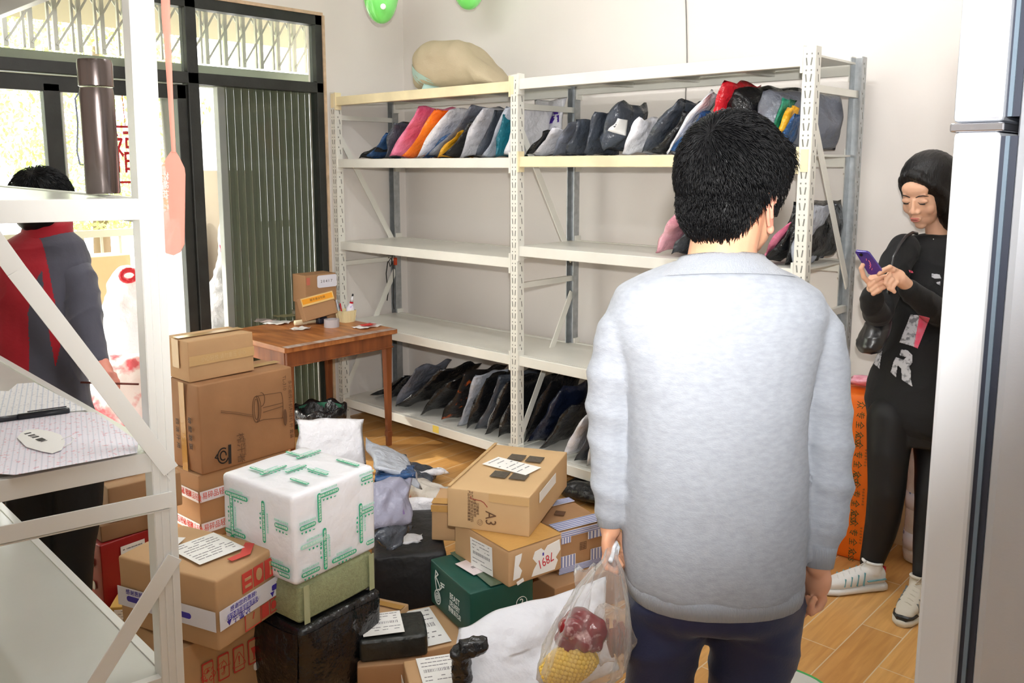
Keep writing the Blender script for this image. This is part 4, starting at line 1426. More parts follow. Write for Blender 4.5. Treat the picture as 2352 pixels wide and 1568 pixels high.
for i, a in enumerate([
    ('tall black mailer just right of the middle upright, lowest shelf', 1200, 992, 1262, 862, 'black', 0.30, 0.05, 0.10, 1.2),
    ('navy black crumpled bag behind the diagonal brace', 1215, 992, 1290, 900, 'navy', 0.32, 0.07, 0.08, 1.8),
    ('black rounded bag right of the navy one on the lowest shelf', 1240, 994, 1312, 934, 'black', 0.30, 0.05, 0.07, 1.2),
    ('white bag standing at the front of the lowest shelf beside the man', 1290, 1030, 1338, 966, 'white', 0.26, 0.05, 0.03, 1.0),
    ('slate bag right of the white one on the lowest shelf', 1320, 1036, 1356, 975, 'slate', 0.26, 0.045, 0.03, 1.0),
    ('second white bag on the lowest shelf beside the arm of the man', 1345, 1044, 1385, 975, 'white', 0.26, 0.05, 0.03, 1.0),
    ('black bag on the lowest shelf behind the arm of the man', 1368, 1050, 1410, 990, 'black', 0.26, 0.05, 0.03, 1.0),
]):
    lab, bx, by, tx, ty, m, wd, t, yf, cr = a
    shelf_bag(lab, bx, by, tx, ty, z1, m, 240 + i, wd, t, yf=yf, group=G1, crumple=cr)
# under the rack on the floor
bag('black wrapped parcel on the floor under the right bay of the rack', Vector((1.86, 0.02, 0.05)), Vector((0.26, 0.0, 0.0)), Vector((0, 0.22, 0)), 0.09, PB['black'], 260, zmin=0.001, crumple=0.8)

# ------------------------------------------------------------------ bags lying in the heap
def floor_bag(lab, pts_px, t, m, seed, z=None, **k):
    """pts_px: [(px, py, z) left end, (px, py, z) right end], plus width"""
    (x0, y0, za), (x1, y1, zb), wv = pts_px
    a, b = atZ(x0, y0, za), atZ(x1, y1, zb)
    return bag(lab, a, b - a, Vector(wv), t, PB[m] if isinstance(m, str) else m, seed, **k)


bag('crumpled white plastic bag standing behind the white taped box', atD(762, 1070, 3.35), atD(758, 962, 3.42) - atD(762, 1070, 3.35), atD(838, 1000, 3.45) - atD(684, 1000, 3.30), 0.05, PB['white'], 270, crumple=1.0)
bag('lower white bag folded under the standing white one behind the taped box', Vector((1.78, -1.02, 0.05)), Vector((0.0, 0.0, 0.20)), Vector((0.26, 0.24, 0.0)), 0.10, PB['white'], 271, zmin=0.002, crumple=1.4)
bag('pale grey translucent bag sloping down to the right behind the taped box', atD(850, 1040, 3.25), atD(950, 1082, 3.35) - atD(850, 1040, 3.25), atD(880, 1085, 3.0) - atD(850, 1020, 3.4), 0.05, PB['lightgrey'], 272, crumple=1.3)
M_PG = mat('purple_grey_poly', (150, 150, 170), 0.25, spec=0.5, bump=0.7, bscale=18, var_rgb=(120, 90, 160), vscale=12, vthr=(0.66, 0.7))
bag('grey bag with purple print standing right beside the white taped box', atD(893, 1212, 2.90), atD(900, 1098, 3.05) - atD(893, 1212, 2.90), atD(945, 1150, 3.05) - atD(850, 1160, 2.92), 0.07, M_PG, 273, crumple=1.3)
bag('dark blue bag lying across the grey bags', atD(862, 1088, 3.12), atD(955, 1082, 3.2) - atD(862, 1088, 3.12), atD(905, 1102, 3.0) - atD(905, 1076, 3.2), 0.03, PB['blue'], 274, crumple=1.0)
bag('dark grey bag lying on the floor near the desk leg', atZ(930, 1075, 0.04), atZ(1000, 1096, 0.04) - atZ(930, 1075, 0.04), atZ(975, 1070, 0.04) - atZ(960, 1100, 0.04), 0.06, PB['slate'], 275, zmin=0.001, crumple=1.2)
bag('small white bag on the floor at the end of the dark grey one', atZ(985, 1082, 0.06), atZ(1014, 1086, 0.06) - atZ(985, 1082, 0.06), Vector((0.03, 0.09, 0)), 0.03, PB['white'], 276, zmin=0.001)
bag('crinkled pale bag printed in red, beside the tan carton behind the A3 one', atZ(940, 1118, 0.05), atZ(1020, 1142, 0.05) - atZ(940, 1118, 0.05), Vector((-0.05, 0.13, 0.02)), 0.09, mat('pale_red_print_poly', (214, 208, 200), 0.28, bump=0.7, bscale=20, var_rgb=(206, 50, 60), vscale=10, vthr=(0.62, 0.66)), 277, crumple=1.5, zmin=0.001)
bag('grey black bag squeezed beside the white box above the long black parcel', atD(880, 1230, 2.85) - Vector((0, 0, 0.03)), atD(925, 1175, 3.0) - atD(880, 1230, 2.85), atD(915, 1225, 2.9) - atD(868, 1190, 2.85), 0.05, PB['slate'], 278, crumple=1.3)
bag('white flat bag tucked under the long black parcel beside the olive wrap', Vector((2.06, -1.24, 0.232)), Vector((0.06, 0.07, 0.0)), Vector((-0.06, 0.06, 0)), 0.012, PB['white'], 279)

# big white sack across the foreground, its corner bound with black tape
M_SK = mat('white_woven_sack', (232, 234, 242), 0.45, bump=0.3, bscale=26, sheen=0.1)
sk = empty('sack', (2.95, -1.30, 0), 0, 'big white plastic sack lying across the foreground, its corner bound with black tape', 'sack')
A_, B_, C_, D_ = atZ(1030, 1660, 0.10), atZ(1450, 1560, 0.10), atZ(1078, 1452, 0.30), atZ(1350, 1322, 0.27)
near_mid, far_mid = (A_ + B_) / 2, (C_ + D_) / 2
me = bag_mesh(near_mid, far_mid - near_mid, ((B_ - A_) + (D_ - C_)) / 2, 0.11, 281, 44, 44, crumple=1.5)
for v in me.vertices:
    if v.co.z < 0.001: v.co.z = 0.001
meshobj('sack_cloth', me, M_SK, sk, True)
# black bound corner: an angled wad of tape
q0, q1, q2 = atZ(1062, 1560, 0.20), atZ(1056, 1492, 0.30), atZ(1112, 1478, 0.31)
mb = MB()
mb.tube([atZ(1066, 1600, 0.12), q0, q1], [0.030, 0.030, 0.027], 14)
mb.tube([q1, q2, q2 + (q2 - q1) * 0.15], [0.028, 0.024, 0.014], 14)
me = fuse(mb, 0.006, 3, 0.5, disp=lambda p: 0.006 * nz(p, 40) + 0.003 * nz(p, 90))
meshobj('black_tape_binding', me, PB['black'], sk, True)
# ------------------------------------------------------------------ old wooden desk by the window
M_WOOD = mat('worn_desk_wood', (204, 134, 74), 0.34, spec=0.5, var_rgb=(150, 86, 44), vscale=5, stretch=(1, 6, 1), bump=0.12, bscale=40)
M_WOODL = mat('desk_leg_wood', (150, 88, 48), 0.45, var_rgb=(112, 62, 36), vscale=4, stretch=(6, 6, 0.6), bump=0.15, bscale=40)
M_WOODG = mat('desk_edge_varnish_worn', (214, 204, 200), 0.4, var_rgb=(150, 108, 80), vscale=7, stretch=(1, 5, 1), bump=0.15, bscale=50)
desk = empty('desk', (0.33, -0.45, 0), 0, 'worn brown wooden desk with papers on it, between the window and the rack', 'desk')
TZ = 0.69
X0, X1, Y0, Y1 = 0.0, 0.675, -0.815, -0.075
MB().box(((X0 + X1) / 2, (Y0 + Y1) / 2, TZ - 0.014), (X1 - X0, Y1 - Y0, 0.028), bev=0.004).build('desk_top', M_WOOD, desk)
MB().box((X1 - 0.014, (Y0 + Y1) / 2, TZ + 0.0006), (0.05, Y1 - Y0 - 0.02, 0.0016)).build('worn_edge', M_WOODG, desk)
for nm, c, s in (('apron', (X1 - 0.03, (Y0 + Y1) / 2, TZ - 0.065), (0.02, Y1 - Y0 - 0.05, 0.075)), ('apron', (X0 + 0.05, (Y0 + Y1) / 2, TZ - 0.065), (0.02, Y1 - Y0 - 0.05, 0.075)),
                 ('apron', ((X0 + X1) / 2, Y0 + 0.03, TZ - 0.065), (X1 - X0 - 0.08, 0.02, 0.075)), ('apron', ((X0 + X1) / 2, Y1 - 0.03, TZ - 0.065), (X1 - X0 - 0.08, 0.02, 0.075))):
    MB().box(c, s, bev=0.002).build(nm, M_WOODL, desk)
MB().box((X1 - 0.019, (Y0 + Y1) / 2, TZ - 0.104), (0.010, Y1 - Y0 - 0.04, 0.008), bev=0.002).build('moulding', M_WOODL, desk)
for x in (X1 - 0.045, X0 + 0.055):
    for y in (Y0 + 0.045, Y1 - 0.045):
        mb = MB()
        mb.rings([((x, y, z), (1, 0, 0), (0, 1, 0), r, r) for z, r in ((0.0, 0.018), (0.055, 0.019), (0.058, 0.023), (0.085, 0.023), (0.09, 0.0185), (0.45, 0.026), (TZ - 0.10, 0.030), (TZ - 0.03, 0.030))], n=4, power=2)
        bmesh.ops.rotate(mb.bm, verts=mb.bm.verts, cent=(x, y, 0), matrix=Matrix.Rotation(PI / 4, 3, 'Z'))
        mb.build('leg', M_WOODL, desk, bev=0.002)
# things on the desk
def onto(px, py, z=TZ): return atZ(px, py, z)
c = atX(726, 690, 0.33)
t = carton('plain brown carton at the back of the desk under the one with a white patch', 'box', (0.13, -0.25), R(86), TZ, 0.20, 0.14, 0.125, M_CB[2], seed=49, bulge=0.002)
t = carton('upper brown carton with a white tape patch, at the back of the desk', 'box', (0.14, -0.26), R(88), TZ + 0.126, 0.21, 0.14, 0.165, M_CB[2], seed=50, bulge=0.002)
decal(t, 'AB', 0.36, 0.52, 1.0, 0.96, M_WTAPE, 'white_tape', rnd=0.35)
decal(t, 'AB', 0.02, 0.66, 0.13, 0.92, mat('red_print_worn', (196, 110, 90), 0.7), 'red_print')
text(t, 'AB', 0.66, 0.74, 0.022, '2 0 4 1 7', M_INK, off=OFF + 0.0014)
t = carton('small brown box with an orange band leaning forward on the desk', 'box', (0.29, -0.33), R(80), TZ + 0.052, 0.20, 0.06, 0.135, M_CB[2], seed=51, bulge=0.001)
t.rotation_euler = (R(-14), R(-9), R(80))
decal(t, 'AB', 0.0, 0.62, 1.0, 0.97, mat('yellow_card', (236, 200, 130), 0.6), 'pale_band')
decal(t, 'AB', 0.03, 0.70, 0.97, 0.92, mat('orange_band', (244, 166, 40), 0.5), 'orange_band', off=OFF + 0.001)
text(t, 'AB', 0.5, 0.81, 0.016, '顺丰速运包装', M_INKF, off=OFF + 0.0024)
for i, (px, py, s, z) in enumerate(((690, 722, 0.10, TZ), (700, 706, 0.085, TZ + 0.032))):
    c = onto(px, py, z)
    t = carton(['small white box under the leaning brown box on the desk', 'smaller white box stacked on the other beside the leaning brown box'][i], 'box', (c.x, c.y), R(60), z, s, s * 0.7, 0.030, mat('cream_card', (250, 240, 220), 0.6), seed=52 + i, bulge=0.0)
c = onto(710, 744)
tag(MB().tube([c + Vector((-0.01, -0.09, 0.016)), c + Vector((0.01, 0.10, 0.016))], 0.0155, 14).build('rolled_paper', mat('cream_paper', (240, 226, 190), 0.6), smooth=True), 'rolled cream paper lying on the desk before the leaning box', 'paper roll')
c = onto(762, 750)
t = empty('tape_roll', tuple(c), 0, 'roll of clear grey packing tape lying on the desk', 'tape')
MB().lathe([(0.028, 0.0), (0.044, 0.0), (0.044, 0.045), (0.028, 0.045), (0.028, 0.0)], c, 28).build('tape', mat('grey_tape_roll', (196, 192, 196), 0.25, bump=0.2), t, smooth=False, angle=0.6)
c = onto(738, 742)
t = empty('tape_dispenser', tuple(c), 0, 'dark blue tape dispenser beside the tape roll on the desk', 'tape dispenser')
MB().box(c + Vector((0, 0, 0.020)), (0.05, 0.06, 0.04), bev=0.008).build('dispenser_body', PB['navy'], t)
c = onto(795, 738)
bk = empty('basket', tuple(c), 0, 'small cream plastic basket holding glue and pens on the desk', 'basket')
M_BSK = mat('cream_plastic', (240, 226, 180), 0.5)
mb = MB()
mb.rings([((c.x, c.y, c.z + h), (1, 0, 0), (0, 1, 0), r, r) for h, r in ((0.0, 0.042), (0.07, 0.050))], n=20, cap=False, power=4)
mb.rings([((c.x, c.y, c.z + h), (1, 0, 0), (0, 1, 0), r, r) for h, r in ((0.07, 0.047), (0.004, 0.039))], n=20, cap=False, power=4)
mb.box((c.x, c.y, c.z + 0.003), (0.075, 0.075, 0.004))
mb.build('basket_wall', M_BSK, bk)
mb = MB()
for k in range(20):
    a = 2 * PI * k / 20
    e_ = Vector((math.copysign(abs(math.cos(a)) ** 0.5, math.cos(a)), math.copysign(abs(math.sin(a)) ** 0.5, math.sin(a)), 0))
    mb.bar(c + e_ * 0.044 + Vector((0, 0, 0.004)), c + e_ * 0.052 + Vector((0, 0, 0.068)), 0.003, 0.003)
mb.build('ribs', M_BSK, bk)
g_ = c + Vector((0.008, 0.012, 0.006))
gl = empty('glue_bottle', tuple(g_), 0, 'white glue bottle with red collar and black tip, tilted in the basket', 'bottle')
ax_ = Vector((0.10, 0.16, 1)).normalized()
A = ax_.to_track_quat('Z', 'Y').to_matrix()
MB().lathe([(0.018, 0.0), (0.024, 0.01), (0.025, 0.075), (0.012, 0.10), (0.010, 0.104)], g_, 18, A).build('bottle_body', mat('glue_white', (240, 236, 246), 0.3, var_rgb=(190, 176, 226), vscale=26, vthr=(0.58, 0.62)), gl, smooth=True)
MB().lathe([(0.011, 0.104), (0.011, 0.114)], g_, 14, A).build('collar', PB['red'], gl)
MB().lathe([(0.009, 0.114), (0.005, 0.148)], g_, 14, A).build('nozzle', PB['white'], gl, smooth=True)
MB().lathe([(0.0055, 0.148), (0.0045, 0.162)], g_, 12, A).build('tip', PB['black'], gl)
for k, (dx, dy, L_, m, lab) in enumerate(((-0.02, -0.02, 0.12, PB['navy'], 'dark blue pen standing in the desk basket'), (-0.028, 0.0, 0.10, PB['red'], 'red marker standing in the desk basket'), (-0.01, -0.03, 0.13, mat('clear_pen', (200, 205, 215), 0.2), 'clear pen standing in the desk basket'))):
    p = c + Vector((dx, dy, 0.006))
    tag(MB().tube([p, p + Vector((dx * 0.5, dy * 0.5 - 0.01, L_))], 0.0048, 8).build('pen', m, smooth=True), lab, 'pen', 'pens in the desk basket')
def sheet(lab, c, sx, sy, rz, m, z=TZ + 0.0008, curl=0.01, name='paper_sheet', seed=1, extra=None):
    mb = MB()
    n = 8
    rows = []
    Rz = Matrix.Rotation(rz, 3, 'Z')
    for i in range(n + 1):
        r = []
        for j in range(n + 1):
            u, v = i / n - 0.5, j / n - 0.5
            h = abs(curl * noise.noise(Vector((u * 2.4 + seed, v * 2.4, 0)))) + curl * 1.6 * max(0, (abs(u) + abs(v) - 0.72)) * (1 if (u > 0) == (seed % 2 == 0) else 0.1)
            r.append(mb.bm.verts.new(Vector((c[0], c[1], z)) + Rz @ Vector((u * sx, v * sy, h))))
        rows.append(r)
    for i in range(n):
        for j in range(n):
            mb.bm.faces.new((rows[i][j], rows[i + 1][j], rows[i + 1][j + 1], rows[i][j + 1]))
    o = mb.build(name, m, smooth=True)
    md = o.modifiers.new('s', 'SOLIDIFY'); md.thickness = 0.0006; md.offset = 1
    tag(o, lab, 'paper')
    return o
c = onto(845, 750)
t = sheet('white sheet with a red patch at the right end of the desk', c, 0.11, 0.17, R(10), M_PAPER, seed=2, curl=0.02)
t2 = sheet('x', c + Vector((0.0, 0.0, 0)), 0.055, 0.085, R(5), mat('red_card', (226, 40, 30), 0.4), z=TZ + 0.012, seed=4, curl=0.004, name='red_patch')
for kk in ('label', 'category'): del t2[kk]
t2.parent = t
for i, (px, py, sx, sy, rz, m, lab) in enumerate(((640, 742, 0.14, 0.12, 20, M_PAPER, 'white printed slip at the left of the rolled paper on the desk'), (610, 738, 0.12, 0.10, 50, mat('pinkish_paper', (246, 226, 222), 0.6), 'pinkish slip near the window edge of the desk'), (690, 757, 0.07, 0.10, -10, M_PAPER, 'small white slip curling before the rolled paper'), (655, 728, 0.13, 0.09, 70, mat('yellow_paper', (250, 240, 190), 0.6), 'pale yellow envelope near the window end of the desk'), (800, 733, 0.08, 0.06, 30, mat('brown_wrapper', (150, 70, 40), 0.4), 'crumpled brown wrapper beside the basket'))):
    sheet(lab, onto(px, py), sx, sy, R(rz), m, z=TZ + 0.001 + 0.0012 * i, seed=60 + i, curl=0.02)

# bin with a black liner under the desk
bn = empty('waste_bin', (0.46, -0.46, 0), 0, 'waste bin with a black plastic liner standing under the desk', 'bin')
bc = Vector((0.46, -0.47, 0))
MB().lathe([(0.10, 0.0), (0.105, 0.005), (0.135, 0.26), (0.130, 0.262), (0.10, 0.01)], bc, 28).build('bin_body', mat('bin_green', (60, 120, 96), 0.4), bn, smooth=True)
mb = MB()
R_ = []
for z, r in ((0.19, 0.142), (0.23, 0.148), (0.268, 0.150), (0.276, 0.140), (0.255, 0.128), (0.12, 0.10), (0.05, 0.03)):
    row = []
    for k in range(40):
        a = 2 * PI * k / 40
        w_ = 1 + 0.06 * noise.noise(Vector((math.cos(a) * 5, math.sin(a) * 5, z * 12)))
        row.append(mb.bm.verts.new(bc + Vector((r * w_ * math.cos(a), r * w_ * math.sin(a), z + 0.012 * math.sin(a * 7)))))
    R_.append(row)
for a_, b_ in zip(R_, R_[1:]):
    for k in range(40):
        mb.bm.faces.new((a_[k], a_[(k + 1) % 40], b_[(k + 1) % 40], b_[k]))
o = mb.build('liner', PB['black'], bn, smooth=True)

# cords hanging from the rack's rear left post
tag(MB().tube([atY(x, y, 0.40) for x, y in ((893, 590), (890, 605), (887, 628), (889, 650), (892, 668), (889, 690))], 0.0035, 6).tube([atY(x, y, 0.40) for x, y in ((901, 585), (900, 605), (896, 612), (893, 600), (898, 592), (903, 610), (904, 660), (903, 695), (905, 710))], 0.003, 6).build('cord', mat('black_cord', (40, 40, 38), 0.6), smooth=True), 'black cords hanging from the left end of the rack', 'cord')
tag(MB().box(atY(908, 600, 0.42), (0.018, 0.02, 0.05), bev=0.004).build('cord_clip', mat('orange_red_plastic', (206, 76, 40), 0.5)), 'small orange red tag beside the hanging black cords', 'tag')
# ------------------------------------------------------------------ near rack at the left
NY = R(-5.5)
NP = Vector((2.742, -2.427, 0))
near = empty('parcel_rack', tuple(NP), 0, 'near white steel rack cut by the left edge, its corner post in front', 'rack')
Rn = Matrix.Rotation(NY, 3, 'Z')
EX = Vector((math.cos(R(-2.5)), math.sin(R(-2.5)), 0))
EYv = Vector((-math.sin(R(-8.0)), math.cos(R(-8.0)), 0))
def nl(x, y, z=0.0):
    """near rack coordinates: x runs back into the room (-x), y towards the window wall's left"""
    return NP - EX * x - EYv * y + Vector((0, 0, z))
NL, ND, NH = 1.45, 0.48, 2.12
M_NR = mat('near_rack_enamel', (226, 226, 222), 0.3, bump=0.05, bscale=20, var=0.03, vscale=3)
def npost(x, y, sx, sy, holes=True):
    """roll formed post: front face, side face, returns"""
    mb = MB()
    def bx(dx, dy, wx, wy):
        mb.bm.verts.ensure_lookup_table()
        c = nl(x + dx, y + dy, NH / 2)
        M = Matrix.Translation(c) @ Rn.to_4x4() @ Matrix.Diagonal((wx, wy, NH, 1))
        bmesh.ops.create_cube(mb.bm, size=1.0, matrix=M)
    bx(0, 0, 0.004, 0.046)
    bx(sx * 0.020, -0.021, 0.042, 0.004)
    bx(sx * 0.020, 0.021, 0.042, 0.004)
    bx(sx * 0.0405, 0.014, 0.004, 0.014)
    bx(sx * 0.0405, -0.014, 0.004, 0.014)
    # pressed bead on the face
    for dy in (-0.008, 0.008):
        bx(-sx * 0.0025, dy, 0.003, 0.004)
    return mb.build('upright', M_NR, near, bev=0.0008)
npost(0, 0, 1, 1)
npost(0, ND - 0.02, 1, 1)
npost(NL, 0, -1, 1)
npost(NL, ND - 0.02, -1, 1)
def nbar(p, q, wd, hg, nm, m=None, upv=(0, 0, 1)):
    return MB().bar(p, q, wd, hg, upv=upv, bev=0.001).build(nm, m or M_NR, near)
def nshelf(z, nm='shelf_board'):
    a, b, c, d = nl(0.01, 0.012, z - 0.004), nl(NL - 0.01, 0.012, z - 0.004), nl(NL - 0.01, ND - 0.03, z - 0.004), nl(0.01, ND - 0.03, z - 0.004)
    mb = MB()
    mb.poly([a, b, c, d], 0.006, (0, 0, -1))
    mb.build(nm, mat('near_shelf_enamel', (204, 205, 198), 0.25, var=0.04, vscale=3, bump=0.03, bscale=20), near)
    # long beams on both sides, short end beams
    nbar(nl(0.02, 0.004, z - 0.026), nl(NL - 0.02, 0.004, z - 0.026), 0.02, 0.050, 'beam')
    nbar(nl(0.02, ND - 0.024, z - 0.026), nl(NL - 0.02, ND - 0.024, z - 0.026), 0.02, 0.050, 'beam')
    nbar(nl(0.012, 0.022, z - 0.022), nl(0.012, ND - 0.04, z - 0.022), 0.02, 0.042, 'end_beam')
    nbar(nl(NL - 0.012, 0.022, z - 0.022), nl(NL - 0.012, ND - 0.04, z - 0.022), 0.02, 0.042, 'end_beam')
    for k in (0.33, 0.66):
        nbar(nl(NL * k, 0.015, z - 0.02), nl(NL * k, ND - 0.04, z - 0.02), 0.03, 0.02, 'cross_tie')
ZA, ZB, ZC = 1.545, 1.026, 0.525
ZT = 2.04
for z in (ZT, ZA, ZB, ZC, 0.10):
    nshelf(z)
# end frame: horizontal and diagonal braces, outside the shelf ends
def dbr(y0, z0, y1, z1, wd=0.034):
    p, q = nl(-0.006, y0, z0), nl(-0.006, y1, z1)
    mb = MB().bar(p, q, 0.004, wd, upv=(0, 0, 1))
    # folded lip
    mb.bar(nl(0.006, y0, z0 - wd * 0.62), nl(0.006, y1, z1 - wd * 0.62), 0.022, 0.003, upv=(0, 0, 1))
    mb.build('diagonal_brace' if abs(z1 - z0) > 0.05 else 'end_brace', M_NR, near, bev=0.0006)
dbr(-0.012, 0.980, 0.245, 1.416)
dbr(0.245, 1.416, 0.44, 1.768)
dbr(-0.012, 0.918, 0.47, 0.926, 0.034)
dbr(-0.012, 0.790, 0.16, 0.560)
dbr(0.16, 0.560, 0.44, 0.18)
# the whole rack leans slightly
near.rotation_mode = 'AXIS_ANGLE'
near.rotation_axis_angle = (R(0.8), FH.x, FH.y, FH.z)

# flask on the upper shelf
fc = atD(238, 451, 1.86)
fc.z = 1.549
fl = empty('vacuum_flask', tuple(fc), 0, 'dark steel vacuum flask with a wrist strap on the upper near shelf', 'flask')
M_FLASK = mat('dark_steel', (128, 118, 116), 0.22, 0.95, var=0.1, vscale=40, stretch=(1, 1, 0.1))
MB().lathe([(0.0001, 0), (0.033, 0.0), (0.0345, 0.004), (0.0345, 0.205), (0.033, 0.217), (0.0325, 0.221)], fc, 48).build('flask_body', M_FLASK, fl, angle=0.6)
MB().lathe([(0.0325, 0.2235), (0.0345, 0.225), (0.035, 0.270), (0.033, 0.279), (0.0001, 0.281)], fc, 48).build('flask_cap', M_FLASK, fl, angle=0.6)
p = fc + RT * -0.034
MB().tube([p + Vector((0, 0, 0.215)), p + RT * -0.012 + Vector((0, 0, 0.20)), p + RT * -0.010 + Vector((0, 0, 0.15)), p + RT * -0.016 + Vector((0, 0, 0.09)), p + RT * -0.012 + Vector((0, 0, 0.062)), p + RT * 0.002 + Vector((0, 0, 0.06))], 0.0018, 6).build('wrist_strap', mat('grey_cord', (120, 124, 140), 0.7), fl, smooth=True)

# fly swatter hanging beside the post
sw = empty('fly_swatter', tuple(atD(398, 420, 1.98)), 0, 'translucent salmon pink fly swatter hanging beside the near rack post', 'fly swatter')
M_SW = film_mat('salmon_plastic', (250, 168, 150), alpha=0.74, rough=0.3, bump=0, edge=0.1)
D = 1.98
head = [(398, 340), (410, 358), (423, 385), (425, 400), (423, 560), (414, 578), (398, 586), (382, 582), (371, 570), (368, 400), (371, 380), (385, 358)]
mb = MB().poly([atD(x, y, D) for x, y in head], 0.003, FW)
mb.build('swatter_blade', M_SW, sw)
mb = MB()
mb.rings([(atD(x, y, D), RT, FW, r * D / FOC, 0.003) for x, y, r in ((399, 350, 5), (392, 230, 6), (386, 120, 8), (381, 40, 10), (379, -40, 11), (378, -66, 9))], n=12)
mb.build('swatter_handle', M_SW, sw)
MB().tube([atD(378, -60, D), nl(0.06, -0.002, 2.02) + RT * 0.05], 0.0015, 6).build('hang_loop', MATS['white_string'], sw)
# punched letters on the blade
put_text('苍蝇拍', 0.020, frame(atD(377, 425, D - 0.002), -UP, RT), mat('swatter_mark', (255, 232, 226), 0.5), sw)
# red paper charm with cut characters hanging behind the flask, at the door
t = empty('paper_charm', tuple(atX(292, 350, WX - 0.10)), 0, 'red paper cut hanging at the glass door behind the flask', 'paper charm')
c = atX(292, 355, WX - 0.012)
p = put_text('福', 0.24, frame(c, (0, 1, 0), (0, 0, 1)), PB['red'], t, name='cut_paper', squeeze=0.7)
mb = MB()
for dy in (-0.10, 0.10): mb.box((c.x, c.y + dy, c.z), (0.002, 0.012, 0.28))
for dz in (-0.14, 0.14): mb.box((c.x, c.y, c.z + dz), (0.002, 0.21, 0.012))
mb.build('paper_border', PB['red'], t)
MB().tube([(c.x, c.y, c.z + 0.14), (c.x - 0.02, c.y, 2.02)], 0.002, 5).build('string', PB['red'], t)

# papers on the middle near shelf
zb = 1.0315
def tilt_z(p):  # height of the leaning shelf board under p
    k = (Vector((p.x, p.y, 0)) - NP).dot(RT)
    return -k * math.tan(R(0.8)) * 1.0
def paper_px(lab, corners, m, z, name='paper_sheet', th=0.0008, cat='paper'):
    P = []
    for x, y in corners:
        q = atZ(x, y, z)
        q.z += tilt_z(q)
        q = q
        P.append(q)
    n = (P[1] - P[0]).cross(P[2] - P[0]).normalized()
    if n.z < 0: n = -n
    return tag(MB().poly(P, th, n).build(name, m), lab, cat)
def ruled(name, paper, ink, sc, red=None):
    m = bpy.data.materials.new(name)
    m.use_nodes = True
    nt = m.node_tree
    b = nt.nodes['Principled BSDF']
    b.inputs['Roughness'].default_value = 0.6
    tc = nt.nodes.new('ShaderNodeTexCoord')
    mp = nt.nodes.new('ShaderNodeMapping')
    mp.inputs['Rotation'].default_value = (0, 0, R(20))
    wv = nt.nodes.new('ShaderNodeTexWave')
    wv.inputs['Scale'].default_value = sc
    wv.bands_direction = 'Y'
    n = nt.nodes.new('ShaderNodeTexNoise')
    n.inputs['Scale'].default_value = 120
    r = nt.nodes.new('ShaderNodeValToRGB')
    r.color_ramp.elements[0].position = 0.05
    r.color_ramp.elements[1].position = 0.22
    r.color_ramp.elements[0].color = (*s2l(ink), 1)
    r.color_ramp.elements[1].color = (*s2l(paper), 1)
    r2 = nt.nodes.new('ShaderNodeValToRGB')
    r2.color_ramp.elements[0].position = 0.60
    r2.color_ramp.elements[1].position = 0.66
    r2.color_ramp.elements[0].color = (1, 1, 1, 1)
    r2.color_ramp.elements[1].color = (*s2l(red or (200, 200, 210)), 1)
    mx = nt.nodes.new('ShaderNodeMixRGB')
    mx.blend_type = 'MULTIPLY'
    mx.inputs['Fac'].default_value = 0.7
    L = nt.links.new
    L(tc.outputs['Object'], mp.inputs['Vector']); L(mp.outputs[0], wv.inputs['Vector']); L(mp.outputs[0], n.inputs['Vector'])
    L(wv.outputs['Fac'], r.inputs['Fac']); L(n.outputs['Fac'], r2.inputs['Fac'])
    L(r.outputs[0], mx.inputs['Color1']); L(r2.outputs[0], mx.inputs['Color2']); L(mx.outputs[0], b.inputs['Base Color'])
    return m
M_RUL = ruled('ruled_page', (242, 242, 244), (214, 220, 230), 26)
M_RULR = ruled('ruled_page_red_writing', (236, 232, 242), (216, 216, 228), 30, (240, 176, 186))
paper_px('pale green pad corner under the ruled sheets on the middle near shelf', [(-120, 1060), (20, 1085), (60, 1060), (40, 1000), (-120, 960)], mat('pale_green_paper', (232, 240, 196), 0.6), zb + 0.0005)
paper_px('ruled sheet behind the black pen on the middle near shelf', [(-200, 960), (-10, 968), (200, 945), (110, 900), (80, 885), (40, 888), (20, 905), (-200, 905)], M_RUL, zb + 0.002)
paper_px('ruled sheet with red handwriting before the black pen', [(-200, 1080), (34, 1094), (315, 1040), (318, 1015), (220, 950), (180, 950), (-200, 975)], M_RULR, zb + 0.003)
hp = [(40, 1010), (48, 1000), (62, 992), (86, 990), (118, 995), (140, 1002), (150, 1018), (142, 1036), (120, 1044), (96, 1040), (60, 1030)]
o = paper_px('white paper tag with a barcode and string loop lying on the ruled sheet', hp, M_PAPER, zb + 0.006, 'paper_tag', cat='tag')
c0 = atZ(82, 1008, zb + 0.0075); c0.z += tilt_z(c0)
tg = put_text('▌▐║▌▐█║', 0.013, frame(c0, atZ(100, 1015, zb) - atZ(60, 996, zb), atZ(70, 985, zb) - atZ(80, 1008, zb)), M_INK, None, 'barcode')
tg.parent = o
q = [atZ(x, y, zb + 0.008) for x, y in ((142, 1012), (160, 1004), (171, 1010), (160, 1022), (146, 1028))]
for p in q: p.z += tilt_z(p)
s_ = MB().tube(q, 0.0008, 5).build('string_loop', M_PAPER, None, smooth=True)
s_.parent = o
pa, pb = atZ(-60, 978, zb + 0.009), atZ(160, 946, zb + 0.009)
pa.z += tilt_z(pa); pb.z += tilt_z(pb)
pen = empty('pen', tuple(pb), 0, 'long black pen lying across the ruled sheets on the near shelf', 'pen')
MB().tube([pa, pa + (pb - pa) * 0.45], 0.0068, 16).build('pen_barrel', mat('pen_black', (40, 42, 48), 0.3), pen, smooth=True)
MB().tube([pa + (pb - pa) * 0.45, pb + (pa - pb) * 0.02, pb], [0.0078, 0.0078, 0.006], 16).build('pen_cap', mat('pen_black', (40, 42, 48), 0.3), pen, smooth=True)
